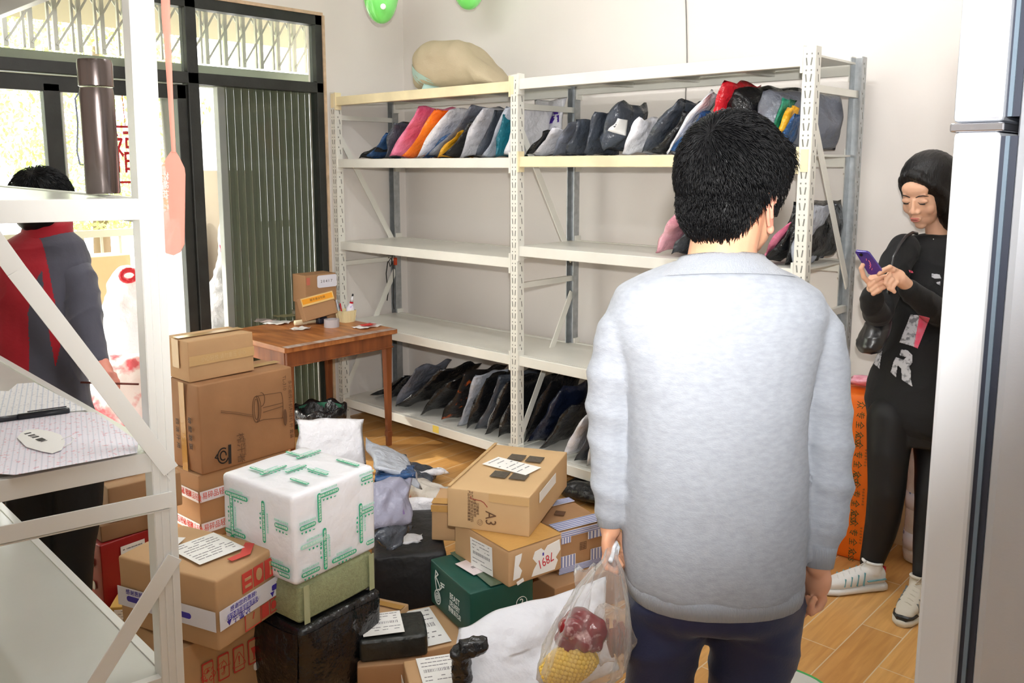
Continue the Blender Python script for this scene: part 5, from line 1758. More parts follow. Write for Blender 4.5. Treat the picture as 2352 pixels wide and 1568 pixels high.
e_ = (pb - pa).normalized()
MB().bar(pa + (pb - pa) * 0.55 + Vector((0, 0, 0.010)), pb + Vector((0, 0, 0.010)) - e_ * 0.006, 0.004, 0.002).build('pen_clip', mat('pen_black', (40, 42, 48), 0.3), pen)

# ------------------------------------------------------------------ refrigerator at the right edge
M_FRW = mat('fridge_white', (226, 230, 236), 0.22, spec=0.5)
M_FRS = mat('fridge_side_silver', (196, 201, 210), 0.35, 0.3, bump=0.05, bscale=300)
M_GAS = mat('gasket_grey', (52, 58, 74), 0.5)
M_CHR = mat('chrome_trim', (196, 198, 206), 0.18, 0.9)
fr = empty('refrigerator', (4.45, -1.62, 0), 0, 'tall white two door refrigerator cut by the right edge of the frame', 'refrigerator')
FXd = 4.098   # door face
FYs = -1.955  # side towards the viewer
FWd = 0.56
def fbox(x0, x1, z0, z1, nm, m, y0=FYs, y1=None, bev=0.004):
    y1 = y1 if y1 is not None else FYs + FWd
    return MB().box(((x0 + x1) / 2, (y0 + y1) / 2, (z0 + z1) / 2), (x1 - x0, y1 - y0, z1 - z0), bev=bev).build(nm, m, fr)
fbox(FXd + 0.073, FXd + 0.62, 0.04, 1.86, 'cabinet', M_FRS, bev=0.012)
ZS = 1.657
lo = fbox(FXd, FXd + 0.055, 0.06, ZS - 0.006, 'lower_door', M_FRW, bev=0.006)
up = fbox(FXd - 0.002, FXd + 0.058, ZS + 0.006, 1.85, 'freezer_door', M_FRS, bev=0.006)
for z0, z1 in ((0.07, ZS - 0.012), (ZS + 0.012, 1.84)):
    fbox(FXd + 0.055, FXd + 0.074, z0, z1, 'door_gasket', M_GAS, y0=FYs + 0.008, y1=FYs + FWd - 0.008, bev=0.0)
    fbox(FXd + 0.061, FXd + 0.066, z0, z1, 'gasket_lip', mat('gasket_light', (112, 130, 146), 0.4), y0=FYs + 0.004, y1=FYs + FWd - 0.004, bev=0.0)
fbox(FXd - 0.004, FXd + 0.060, ZS - 0.006, ZS + 0.005, 'door_trim', M_CHR, y0=FYs - 0.003, bev=0.002)
MB().tube([(FXd + 0.020, FYs - 0.0005, ZS - 0.085), (FXd + 0.020, FYs + 0.004, ZS - 0.085)], 0.006, 16).build('screw_cap', M_FRW, fr)
for x in (FXd + 0.12, FXd + 0.55):
    for y in (FYs + 0.06, FYs + FWd - 0.06):
        MB().tube([(x, y, 0), (x, y, 0.045)], 0.02, 12).build('foot', M_GAS, fr)

# ------------------------------------------------------------------ right hand floor things
M_MAT = mat('grey_doormat', (206, 206, 200), 0.8, bump=0.4, bscale=120)
mc = Vector((3.40, -0.86, 0))
mt = empty('doormat', tuple(mc), 0, 'rounded grey mat with a green rim on the tiles beside the trouser leg', 'mat')
def oval(rx, ry, n=48, p=2.6):
    o = []
    for k in range(n):
        a = 2 * PI * k / n
        o.append(mc + Vector((rx * math.copysign(abs(math.cos(a)) ** (2 / p), math.cos(a)), ry * math.copysign(abs(math.sin(a)) ** (2 / p), math.sin(a)), 0.0)))
    return o
MB().poly([p + Vector((0, 0, 0.001)) for p in oval(0.13, 0.175)], 0.005, (0, 0, 1)).build('mat_field', M_MAT, mt)
MB().tube([p + Vector((0, 0, 0.005)) for p in oval(0.132, 0.177)], 0.0045, 8, closed=True).build('green_rim', mat('green_rim', (70, 170, 90), 0.5), mt, smooth=True)
# orange sack-like carton behind the man
M_ORG = mat('orange_woven', (238, 112, 18), 0.45, bump=0.25, bscale=200, var=0.06, vscale=6)
t = carton('tall orange bag with dark green printed characters standing between the man and the woman', 'bag', (3.10, 0.36), R(6), 0.0, 0.17, 0.20, 0.70, M_ORG, name='printed_bag', seed=70, bulge=0.016, bev=0.02, body='bag_body', nsub=10)
t.location.x = 3.165; t.location.y = 0.33
M_DG = mat('dark_green_ink', (52, 74, 34), 0.6)
for k in range(4):
    text(t, 'AB', 0.62, 0.86 - 0.235 * k, 0.036, '众 专 全 众', M_DG, R(-90), off=0.019, squeeze=0.9)
    text(t, 'AB', 0.80, 0.88 - 0.235 * k, 0.010, '专 众 全 专 众 全', M_DG, R(-90), off=0.019)
    text(t, 'AB', 0.60, 0.745 - 0.235 * k, 0.030, 'CSS', M_DG, R(-90), off=0.019)
me = bag_mesh((3.165, 0.33, 0.715), (0.02, 0.02, 0.035), (0.13, 0.02, 0), 0.10, 71, 8, 8)
tag(meshobj('plastic_cover', me, PB['palepink']), 'crumpled pinkish plastic on top of the tall orange bag', 'plastic bag')
# bubble wrap roll
rc = Vector((3.395, 0.40, 0))
rl = empty('bubble_wrap_roll', tuple(rc), 0, 'upright roll of clear bubble wrap standing behind the legs of the woman', 'roll')
M_BUB = mat('bubble_wrap', (206, 200, 188), 0.2, spec=0.6, bump=0.8, bscale=70, var_rgb=(236, 236, 236), vscale=8)
mb = MB()
mb.lathe([(0.03, 0.0), (0.052, 0.012), (0.058, 0.05), (0.056, 0.20), (0.059, 0.33), (0.056, 0.47), (0.05, 0.52), (0.0001, 0.53)], rc, 32)
mb.build('wrap', M_BUB, rl, smooth=True)
for z in (0.10, 0.27):
    MB().lathe([(0.0592, z - 0.035), (0.0602, z), (0.0592, z + 0.035)], rc, 32).build('printed_tape', mat('white_blue_tape', (226, 228, 236), 0.2, var_rgb=(110, 130, 170), vscale=30, vthr=(0.62, 0.66)), rl, smooth=True)
t = carton('folded brown cardboard leaning on the wall behind the bubble wrap', 'cardboard', (3.30, 0.53), R(4), 0.0, 0.26, 0.035, 0.42, M_CB[1], name='folded_cardboard', seed=72, bulge=0.0)
# ------------------------------------------------------------------ people
M_SKIN = mat('skin', (220, 164, 132), 0.5, sss=0.12, spec=0.35, bump=0.05, bscale=150, var=0.05, vscale=14)
M_SKINH = mat('skin_hands', (222, 150, 132), 0.5, sss=0.12, spec=0.35, bump=0.1, bscale=120, var_rgb=(206, 128, 112), vscale=25)
M_SKINW = mat('skin_woman', (228, 180, 150), 0.5, sss=0.12, spec=0.35, var=0.04, vscale=14)
M_HAIR = mat('black_hair', (9, 9, 11), 0.5, spec=0.22)
M_SWEAT = mat('heather_grey_knit', (150, 155, 164), 0.9, sheen=0.1, bump=0.25, bscale=260, var_rgb=(163, 168, 177), vscale=60, stretch=(1, 1, 2.5))
M_PANTS = mat('navy_trousers', (30, 38, 74), 0.6, bump=0.15, bscale=200, sheen=0.15)


def limb(mb, pts, n=20, flat=1.0):
    """pts: (px, py, D, r px) -> tapered tube along the limb"""
    P = [atD(x, y, D) for x, y, D, r in pts]
    rs = [r * D / FOC for x, y, D, r in pts]
    mb.tube(P, rs, n)
    mb.ell(P[0], (rs[0],) * 3, None, 16)
    mb.ell(P[-1], (rs[-1],) * 3, None, 16)


def body_rings(mb, rows, n=32, power=2.2, ax=None, bx=None):
    """rows: (px, py, D, half width px, half depth m)"""
    mb.rings([(atD(x, y, D), ax or RT, bx or FH, wd * D / FOC, dp) for x, y, D, wd, dp in rows], n=n, power=power)


def finger(mb, pts, r0=0.0085, r1=0.0068):
    n = len(pts)
    mb.tube(pts, [r0 + (r1 - r0) * i / (n - 1) for i in range(n)], 10)
    mb.ell(pts[-1], (r1,) * 3, None, 10)
    mb.ell(pts[0], (r0,) * 3, None, 10)
    for i in range(1, n - 1):
        r = r0 + (r1 - r0) * i / (n - 1)
        mb.ell(pts[i], (r * 1.06,) * 3, None, 10)


def hair_strands(parent, centre, axes, radii, m, count, length, seed, keep, down=0.6, crown=None, width=0.0011, name='hair_strands', lift=0.004, cut_=None):
    """short locks growing out of the scalp, each a thin wedge"""
    rnd = random.Random(seed)
    X, Y, Z = axes
    bm = bmesh.new()
    crown = crown or Z
    made = 0
    while made < count:
        z = rnd.uniform(-1, 1)
        a = rnd.uniform(0, 2 * PI)
        q = math.sqrt(1 - z * z)
        d = Vector((q * math.cos(a), q * math.sin(a), z))
        if not keep(d):
            continue
        p = centre + X * (d.x * radii[0]) + Y * (d.y * radii[1]) + Z * (d.z * radii[2])
        made += 1
        if cut_ is not None and cut_(p): continue
        n = (X * (d.x / radii[0]) + Y * (d.y / radii[1]) + Z * (d.z / radii[2])).normalized()
        t = n - crown * 0.0
        flow = (n - crown).normalized() * 0.6 + Vector((0, 0, -down))
        flow = (flow - n * flow.dot(n))
        if flow.length < 1e-3: flow = X
        flow.normalize()
        side = n.cross(flow)
        flow = (flow + side * rnd.uniform(-0.35, 0.35)).normalized()
        L = length * rnd.uniform(0.6, 1.15)
        pts = [p - n * 0.003, p + flow * L * 0.4 + n * lift * rnd.uniform(0.4, 1.4), p + flow * L * 0.75 + n * lift * rnd.uniform(0.4, 1.5), p + flow * L + n * lift * rnd.uniform(-0.6, 1.6)]
        s = flow.cross(n).normalized()
        ws = [width, width, width * 0.7, 0.0]
        prev = None
        for q_, w_ in zip(pts, ws):
            if w_ > 0: cur = [bm.verts.new(q_ + s * w_), bm.verts.new(q_ - s * w_), bm.verts.new(q_ + n * w_)]
            else: cur = [bm.verts.new(q_)]
            if prev is not None:
                if len(cur) == 3:
                    for k in range(3): bm.faces.new((prev[k], prev[(k + 1) % 3], cur[(k + 1) % 3], cur[k]))
                else:
                    for k in range(3): bm.faces.new((prev[k], prev[(k + 1) % 3], cur[0]))
            prev = cur
    me = bpy.data.meshes.new(name)
    bm.to_mesh(me); bm.free()
    for p in me.polygons: p.use_smooth = True
    return meshobj(name, me, m, parent, True)


# ================= the man in grey, seen from behind
D = 1.60
TH_ = R(43)
foot = atD(1640, 1000, D); foot.z = 0
man = empty('person', tuple(foot), 0, 'person in a grey sweatshirt and navy trousers seen from behind, holding a plastic bag', 'person')
# skin: head, neck, ears, hands joined by the arms inside the sleeves
mb = MB()
hc = atD(1682, 432, D)
hx = (RT * math.cos(TH_) - FH * math.sin(TH_)).normalized()    # head turned to his right
hf = (FH * math.cos(TH_) + RT * math.sin(TH_)).normalized()
HZ = Vector((0, 0, 1))
Hd = Matrix((hx, hf, HZ)).transposed()
mb.ell(hc + HZ * 0.012 - hf * 0.01, (0.078, 0.098, 0.100), Hd, 24)
mb.ell(hc - HZ * 0.060 + hf * 0.030, (0.062, 0.064, 0.070), Hd, 20)
mb.ell(hc - HZ * 0.105 + hf * 0.062, (0.032, 0.028, 0.024), Hd, 16)       # chin
mb.ell(hc - HZ * 0.020 + hf * 0.088, (0.016, 0.022, 0.026), Hd, 12)       # nose
mb.ell(hc + HZ * 0.012 + hf * 0.078, (0.05, 0.016, 0.012), Hd, 12)        # brow
mb.ell(hc - HZ * 0.066 + hf * 0.082, (0.022, 0.012, 0.010), Hd, 12)       # mouth
limb(mb, [(1658, 650, D, 88), (1658, 610, D - 0.005, 82), (1662, 560, D, 76), (1686, 480, D, 72)])
e0 = hc - hx * 0.080 - HZ * 0.03
mb.ell(e0, (0.010, 0.020, 0.032), Hd, 12)
# torso and arms under the cloth
body_rings(mb, [(1655, 640, D, 120, 0.05), (1650, 760, D, 190, 0.09), (1642, 1000, D, 175, 0.10), (1640, 1250, D, 170, 0.10), (1640, 1360, D, 150, 0.08)])
limb(mb, [(1425, 755, D, 44), (1400, 960, D + 0.02, 36), (1405, 1150, D, 26), (1402, 1215, D, 24)])
limb(mb, [(1882, 765, D, 44), (1905, 980, D + 0.02, 38), (1895, 1180, D - 0.02, 28), (1880, 1300, D - 0.02, 27)])
for x0, x1, x2 in ((1545, 1505, 1500), (1735, 1712, 1700)):
    limb(mb, [(x0, 1390, D, 66), (x1, 1600, D, 50), (x1, 1850, D + 0.01, 44), (x2, 2080, D + 0.02, 38), (x2, 2300, D + 0.04, 32)])
# his left hand: fist closed round the bag handles
def fist(c, out, up, fwd, mirror=1, curl=1.0, sc=1.0):
    """c wrist; up points from fingers to wrist; out = back of the hand; fwd = towards the thumb"""
    k = sc
    A = Matrix((out, fwd, up)).transposed()
    mb.ell(c - up * 0.036 * k + out * 0.002, (0.0165 * k, 0.040 * k, 0.046 * k), A, 20)
    mb.ell(c - up * 0.005 * k, (0.019 * k, 0.026 * k, 0.025 * k), A, 16)
    for i in range(4):
        f = (0.030 - 0.0195 * i) * k
        z0 = (0.074 + (0.003, 0.006, 0.004, -0.004)[i]) * k
        ln = (0.95, 1.05, 1.0, 0.82)[i]
        b = c - up * z0 + fwd * f + out * 0.006 * k
        p = [b, b - up * 0.022 * ln * k - out * 0.006 * k, b - up * 0.030 * ln * k * (1.25 - 0.25 * curl) - out * (0.030 * k), b - up * 0.006 * k - out * 0.042 * k * curl, b + up * 0.012 * k * curl - out * 0.030 * k]
        finger(mb, p, 0.0098 * k, 0.0080 * k)
    t0 = c - up * 0.022 * k + fwd * 0.030 * k - out * 0.006 * k
    finger(mb, [t0, t0 - up * 0.022 * k + fwd * 0.016 * k - out * 0.012 * k, t0 - up * 0.046 * k + fwd * 0.010 * k - out * 0.026 * k, t0 - up * 0.062 * k - fwd * 0.006 * k - out * 0.036 * k], 0.0125 * k, 0.0088 * k)
wl = atD(1402, 1212, D)
fist(wl, (-RT * 0.92 + FH * 0.38).normalized(), HZ.copy(), (FH * 0.92 + RT * 0.38).normalized(), sc=0.76)
wr = atD(1884, 1300, D - 0.02)
fist(wr, (RT * 0.90 + FH * 0.42).normalized(), (HZ * 0.97 + RT * 0.2).normalized(), (FH * 0.90 - RT * 0.42).normalized(), curl=0.8, sc=0.80)
me = fuse(mb, 0.0042, 3, 0.45)
skin = meshobj('body', me, M_SKIN, man, True)
mb = MB()
wv_ = (-hf * 0.985 + hx * 0.17).normalized()
nv_ = (hx * 0.985 + hf * 0.17).normalized()
e0 = hc + hx * 0.079 - HZ * 0.038 + wv_ * 0.006
mb.rings([(e0 + HZ * h + wv_ * o_, wv_, nv_, a_, 0.0045) for h, o_, a_ in ((-0.036, -0.010, 0.006), (-0.028, -0.006, 0.010), (-0.010, -0.002, 0.013), (0.008, 0.0, 0.015), (0.024, 0.0, 0.015), (0.034, -0.004, 0.008))], n=18)
mb.tube([e0 + HZ * 0.012 - wv_ * 0.012 + nv_ * 0.004, e0 + HZ * 0.030 - wv_ * 0.008 + nv_ * 0.004, e0 + HZ * 0.037 + wv_ * 0.002 + nv_ * 0.002, e0 + HZ * 0.028 + wv_ * 0.014, e0 + HZ * 0.008 + wv_ * 0.017, e0 - HZ * 0.012 + wv_ * 0.012, e0 - HZ * 0.028 + wv_ * 0.003], 0.0036, 8)
mb.tube([e0 + HZ * 0.018 + wv_ * 0.004 + nv_ * 0.005, e0 + HZ * 0.002 + wv_ * 0.008 + nv_ * 0.005, e0 - HZ * 0.014 + wv_ * 0.002 + nv_ * 0.005], 0.003, 8)
mb.ell(e0 - HZ * 0.034 - wv_ * 0.006, (0.007, 0.006, 0.009), None, 12)
meshobj('ear', fuse(mb, 0.0017, 2, 0.5), mat('ear_skin', (222, 150, 128), 0.5, sss=0.15), man, True)
# neck and head paler than the hands: same skin, second look kept simple
# hair
mb = MB()
hs = hc + HZ * 0.028 - hf * 0.006 + RT * 0.001
mb.ell(hs, (0.094, 0.114, 0.110), Hd, 28)
mb.ell(hs - HZ * 0.055 - hf * 0.040, (0.076, 0.064, 0.078), Hd, 24)
mb.ell(hs + hf * 0.052 + HZ * 0.020 + hx * 0.008, (0.074, 0.060, 0.060), Hd, 20)
for s_ in (-1, 1): mb.ell(hc + hx * 0.070 * s_ + hf * 0.032 - HZ * 0.010, (0.013, 0.014, 0.050), Hd, 12)   # sideburn
me = fuse(mb, 0.006, 4, 0.5, disp=lambda p: 0.0030 * nz(p, 55) + 0.003 * nz(p, 20))
def trim(p, slack=0.0):
    q = p - hc
    x, y, z = q.dot(hx), q.dot(hf), q.dot(HZ)
    if y < -0.022: zm = max(-0.090, -0.090 + (y + 0.082) * 1.45)
    elif y < 0.018: zm = -0.004
    elif y < 0.044: zm = -0.052
    else: zm = 0.012 + (y - 0.044) * 1.0
    return z < zm - slack
cut = bmesh.new(); cut.from_mesh(me)
bmesh.ops.delete(cut, geom=[v for v in cut.verts if trim(v.co)], context='VERTS')
cut.to_mesh(me); cut.free()
hair = meshobj('hair', me, M_HAIR, man, True)
tr_ = lambda p: trim(p, -0.006)
hair_strands(hair, hs, (hx, hf, HZ), (0.0945, 0.1145, 0.1105), M_HAIR, 7000, 0.032, 5, lambda d: d.z > -0.6, crown=(HZ * 0.6 - hf * 0.7).normalized(), down=0.5, cut_=tr_)
hair_strands(hair, hs - HZ * 0.055 - hf * 0.040, (hx, hf, HZ), (0.077, 0.065, 0.078), M_HAIR, 3200, 0.024, 6, lambda d: d.y < 0.5 and d.z < 0.5, crown=HZ, down=0.9, cut_=tr_)
hair_strands(hair, hs + hf * 0.052 + HZ * 0.020 + hx * 0.008, (hx, hf, HZ), (0.075, 0.061, 0.061), M_HAIR, 2200, 0.040, 8, lambda d: d.y > -0.2, crown=(HZ * 0.6 - hf * 0.7).normalized(), down=0.5, cut_=tr_)

# sweatshirt
mb = MB()
body_rings(mb, [(1658, 600, D, 96, 0.064), (1656, 612, D, 132, 0.080), (1652, 634, D, 182, 0.094), (1648, 664, D, 232, 0.106), (1646, 720, D, 252, 0.118), (1645, 800, D, 228, 0.126), (1644, 900, D, 208, 0.128),
                (1642, 1000, D, 204, 0.128), (1640, 1100, D, 206, 0.130), (1638, 1200, D, 208, 0.134), (1637, 1270, D, 207, 0.134), (1637, 1322, D, 203, 0.130)], power=2.35)
limb(mb, [(1462, 716, D, 50), (1430, 760, D, 58), (1408, 850, D + 0.01, 55), (1398, 940, D + 0.02, 50), (1399, 1010, D + 0.02, 46), (1402, 1090, D + 0.01, 42), (1404, 1150, D, 38), (1402, 1180, D, 34)])
limb(mb, [(1842, 716, D, 54), (1878, 765, D, 60), (1896, 860, D + 0.01, 55), (1900, 960, D + 0.02, 52), (1902, 1040, D + 0.01, 52), (1902, 1120, D, 52), (1896, 1190, D - 0.01, 46), (1886, 1245, D - 0.02, 38), (1883, 1262, D - 0.02, 35)])
aL, aR = atD(1400, 950, D), atD(1900, 1100, D)
def folds(p):
    d = 0.0022 * nz(p, 11) + 0.0012 * nz(p, 30)
    for c, amp, fr, ph, rad in ((aL, 0.0040, 95, 0.3, 0.20), (aR, 0.0055, 85, 1.1, 0.20), (atD(1400, 1130, D), 0.0035, 150, 0, 0.07), (atD(1890, 1215, D), 0.005, 130, 0, 0.08), (atD(1450, 780, D), 0.003, 60, 2, 0.12), (atD(1850, 790, D), 0.003, 60, 1, 0.12)):
        q = p - c
        dist = q.length
        if dist < rad:
            lat = abs((p - foot).dot(RT))
            if lat > 0.165 or rad < 0.15:
                fall = (1 - (dist / rad) ** 2)
                w_ = q.z * fr + 2.2 * nz(p, 9, ph) + q.dot(RT) * 28
                d += amp * fall * (1 - abs(math.sin(w_ * 0.5))) * 1.3
    # drape lines near hem
    if p.z < 1.0:
        lat = (p - foot).dot(RT)
        d += 0.004 * math.sin(lat * 34 + 3 * nz(p, 5)) * min(1, (1.0 - p.z) * 4)
    return d
me = fuse(mb, 0.0065, 7, 0.5, disp=folds)
shirt = meshobj('sweatshirt', me, M_SWEAT, man, True)
M_RIBK = mat('rib_knit_grey', (152, 157, 166), 0.9, bump=0.7, bscale=50, stretch=(9, 9, 0.3), sheen=0.3)
mb = MB()
body_rings(mb, [(1637, 1306, D, 200, 0.128), (1637, 1322, D, 202, 0.131), (1638, 1350, D, 197, 0.125), (1638, 1352, D, 188, 0.118), (1637, 1312, D, 188, 0.118)], power=2.35)
mb.build('hem', M_RIBK, shirt, smooth=True)
for pts in ([(1403, 1170, D, 34), (1402, 1180, D, 33), (1402, 1207, D, 29), (1402, 1208, D, 25)], [(1885, 1248, D - 0.02, 38), (1883, 1262, D - 0.02, 37), (1880, 1298, D - 0.02, 33), (1880, 1299, D - 0.02, 28)]):
    mb = MB()
    mb.tube([atD(x, y, d_) for x, y, d_, r in pts], [r * d_ / FOC for x, y, d_, r in pts], 24)
    mb.build('cuff', M_RIBK, shirt, smooth=True)
mb = MB()
mb.rings([(atD(x, y, D), RT, (FH * 0.95 - HZ * 0.25).normalized(), wd * D / FOC, dp) for x, y, wd, dp in ((1654, 642, 176, 0.087), (1655, 624, 140, 0.081), (1656, 612, 122, 0.0785), (1657, 598, 103, 0.069), (1658, 590, 97, 0.064), (1658, 598, 92, 0.059), (1657, 614, 98, 0.062))], n=32, cap=False)
mb.build('collar', M_RIBK, shirt, smooth=True)
# trousers
mb = MB()
body_rings(mb, [(1638, 1250, D, 176, 0.112), (1638, 1330, D, 192, 0.120), (1638, 1385, D, 194, 0.112), (1638, 1408, D, 184, 0.090)], power=2.3)
limb(mb, [(1536, 1390, D, 96), (1531, 1430, D, 91), (1521, 1500, D, 81), (1511, 1570, D, 74), (1505, 1760, D + 0.01, 70), (1500, 1950, D + 0.03, 64), (1500, 2150, D + 0.05, 58), (1500, 2300, D + 0.07, 54)])
limb(mb, [(1738, 1390, D, 104), (1733, 1430, D, 106), (1727, 1500, D, 97), (1717, 1570, D, 85), (1708, 1760, D + 0.01, 74), (1706, 1950, D + 0.03, 66), (1704, 2150, D + 0.05, 58), (1704, 2300, D + 0.07, 54)])
me = fuse(mb, 0.008, 14, 0.55, disp=lambda p: 0.003 * nz(p, 10) + 0.0045 * (1 - abs(nz(p, 7, 9))) ** 8 + (0.0045 * (1 - abs(math.sin((p.z + 0.35 * abs((p - foot).dot(RT) - 0.0) + 0.03 * nz(p, 6)) * 36))) ** 2 if p.z > 0.4 else 0))
for v in me.vertices:
    if v.co.z < 0.05: v.co.z = 0.05
tr = meshobj('trousers', me, M_PANTS, man, True)
for k, sx in enumerate((1500, 1704)):
    b = atD(sx, 2280, D + 0.07); b.z = 0
    mb = MB()
    A = Matrix((RT, FH, HZ)).transposed()
    mb.ell(b + FH * 0.04 + HZ * 0.040, (0.045, 0.13, 0.045), A, 20)
    mb.box(b + FH * 0.04 + HZ * 0.012, (0.08, 0.25, 0.024), A, 0.01)
    me = fuse(mb, 0.006, 3)
    for v in me.vertices:
        if v.co.z < 0.001: v.co.z = 0.001
    meshobj('shoe', me, mat('black_shoe', (30, 30, 34), 0.5), man, True)

# carried bag
M_CLEAR = film_mat('clear_bag_film', (238, 238, 238), alpha=0.07, rough=0.12, bump=0.9, bscale=24, edge=0.6)
DB = 1.555
g0 = atD(1400, 1280, DB)
gb = empty('plastic_bag', tuple(g0), 0, 'clear plastic bag of meat and corn hanging from the hand of the man in grey', 'plastic bag')
mb = MB()
n = 44
rowsb = [(1405, 1262, 13, 0.010), (1402, 1285, 17, 0.013), (1394, 1315, 36, 0.026), (1382, 1360, 58, 0.042), (1366, 1420, 80, 0.056), (1352, 1480, 94, 0.062), (1338, 1530, 98, 0.058), (1316, 1565, 80, 0.045), (1295, 1585, 36, 0.02)]
RR = []
for i, (x, y, wd, dp) in enumerate(rowsb):
    c = atD(x, y, DB)
    row = []
    for k in range(n):
        a = 2 * PI * k / n
        w_ = 1 + 0.10 * math.sin(a * 9 + 1.3 * math.sin(i)) * (1 if i < 6 else 0.4) + 0.05 * math.sin(a * 17 + i)
        row.append(mb.bm.verts.new(c + RT * (wd * DB / FOC * w_ * math.cos(a)) + FH * (dp * w_ * math.sin(a))))
    RR.append(row)
for a_, b_ in zip(RR, RR[1:]):
    for k in range(n):
        mb.bm.faces.new((a_[k], a_[(k + 1) % n], b_[(k + 1) % n], b_[k]))
mb.bm.faces.new(RR[-1])
mb.build('bag_film', M_CLEAR, gb, smooth=True)
# handle loop rising inside the fist
mb = MB()
mb.tube([atD(1402, 1288, DB + 0.01), atD(1408, 1272, DB + 0.03), atD(1410, 1256, DB + 0.035), atD(1415, 1246, DB + 0.04), atD(1420, 1256, DB + 0.045), atD(1412, 1284, DB + 0.03)], 0.0042, 8)
mb.build('handle_loop', mat('bag_white', (226, 232, 240), 0.3, bump=0.5, bscale=60), gb, smooth=True)
# loose ear of the bag on the left
me = bag_mesh(atD(1322, 1440, DB), atD(1352, 1300, DB) - atD(1322, 1440, DB), RT * 0.035, 0.006, 300, 14, 8)
meshobj('bag_ear', me, M_CLEAR, gb, True)
mt_ = empty('meat_pack', tuple(atD(1330, 1455, DB)), 0, 'lump of marbled red meat inside the clear hanging bag', 'meat')
mb = MB()
rnd = random.Random(5)
mc_ = atD(1331, 1452, DB)
for k in range(26):
    a, b = rnd.uniform(0, 6.28), rnd.uniform(-1, 1)
    q = math.sqrt(1 - b * b)
    mb.ell(mc_ + RT * (0.036 * q * math.cos(a)) + HZ * (0.030 * b) + FH * (0.024 * q * math.sin(a)), (rnd.uniform(0.012, 0.018),) * 3, None, 10)
mb.ell(mc_, (0.035, 0.028, 0.032), None, 14)
me = fuse(mb, 0.0035, 2, 0.5, disp=lambda p: 0.002 * nz(p, 80))
meshobj('meat', me, mat('marbled_meat', (128, 10, 22), 0.22, spec=0.6, var_rgb=(232, 190, 188), vscale=32, vthr=(0.56, 0.66), bump=0.5, bscale=60), mt_, True)
cn = empty('corn_pack', tuple(atD(1300, 1520, DB)), 0, 'yellow corn kernels packed at the bottom of the clear hanging bag', 'corn')
mb = MB()
p0, p1 = atD(1252, 1556, DB), atD(1362, 1494, DB)
ax_ = (p1 - p0).normalized()
side = ax_.cross(FH).normalized()
rnd = random.Random(9)
mb.tube([p0, p0 + (p1 - p0) * 0.25, p0 + (p1 - p0) * 0.6, p1], [0.018, 0.031, 0.033, 0.02], 18)
for i in range(17):
    u = (i + 0.5) / 17
    r = 0.031 * math.sqrt(max(0.05, 1 - (2 * u - 1) ** 2 * 0.7))
    for k in range(20):
        a = 2 * PI * (k + 0.5 * (i % 2)) / 20
        c = p0 + (p1 - p0) * u + (side * math.cos(a) + FH * math.sin(a)) * r
        mb.ell(c, (0.0052, 0.0048, 0.0052), None, 8)
mb.build('corn', mat('corn_yellow', (246, 208, 92), 0.35, spec=0.5, var=0.08, vscale=60), cn, smooth=True)
dr = empty('dried_food_pack', tuple(atD(1415, 1455, DB + 0.02)), 0, 'shiny pouch of reddish brown dried strips inside the clear hanging bag', 'food pouch')
mb = MB()
cc = atD(1416, 1462, DB + 0.015)
for k in range(22):
    a = rnd.uniform(-0.022, 0.022)
    b = rnd.uniform(-0.012, 0.012)
    z0 = rnd.uniform(-0.034, -0.01)
    mb.tube([cc + RT * (a * 0.6) + FH * b + HZ * z0, cc + RT * a + FH * b + HZ * (z0 + 0.022), cc + RT * (a * 0.8 - 0.003) + FH * b + HZ * (z0 + 0.046)], 0.0032, 6)
mb.build('dried_strips', mat('red_brown_strips', (148, 66, 30), 0.35, spec=0.6, var=0.25, vscale=30), dr, smooth=True)
me = bag_mesh(cc - HZ * 0.052 + RT * 0.004, HZ * 0.11 - RT * 0.012, RT * 0.062, 0.044, 301, 16, 12)
meshobj('pouch_film', me, film_mat('pouch_film', (240, 226, 214), alpha=0.14, rough=0.08, bump=0.9, bscale=40, edge=0.5), dr, True)
# ================= the woman with the phone
DW = 3.30
LTW = lambda x, y, d=0.0: atD(x, y, DW + d)
wf = LTW(2100, 1000); wf.z = 0
wom = empty('person', tuple(wf), 0, 'person in a black printed sweater and leggings looking down at a phone', 'person')
K = DW / FOC
# facing: towards the viewer's left, half turned, head bent down
yaw = R(52)
wfwd = (-FH * math.cos(yaw) - RT * math.sin(yaw)).normalized()
wx = wfwd.cross(HZ).normalized()     # image side: her own left is +? (x grows to the right of the image)
if wx.dot(RT) < 0: wx = -wx
pit = R(20)
hfw = (wfwd * math.cos(pit) - HZ * math.sin(pit)).normalized()
hup = (HZ * math.cos(pit) + wfwd * math.sin(pit)).normalized()
HW = Matrix((wx, hfw, hup)).transposed()
hcw = LTW(2128, 444)
HS = 1.13
def hp_(x, y, z): return hcw + (wx * x + hfw * y + hup * z) * HS
mb = MB()
mb.ell(hp_(0, -0.018, 0.030), tuple(HS * r_ for r_ in (0.074, 0.092, 0.084)), HW, 24)            # skull
mb.ell(hp_(0, 0.030, -0.010), tuple(HS * r_ for r_ in (0.061, 0.058, 0.080)), HW, 24)            # face
mb.ell(hp_(0, 0.034, -0.060), tuple(HS * r_ for r_ in (0.044, 0.044, 0.042)), HW, 20)            # jaw
mb.ell(hp_(0, 0.058, -0.090), tuple(HS * r_ for r_ in (0.020, 0.015, 0.015)), HW, 14)            # chin
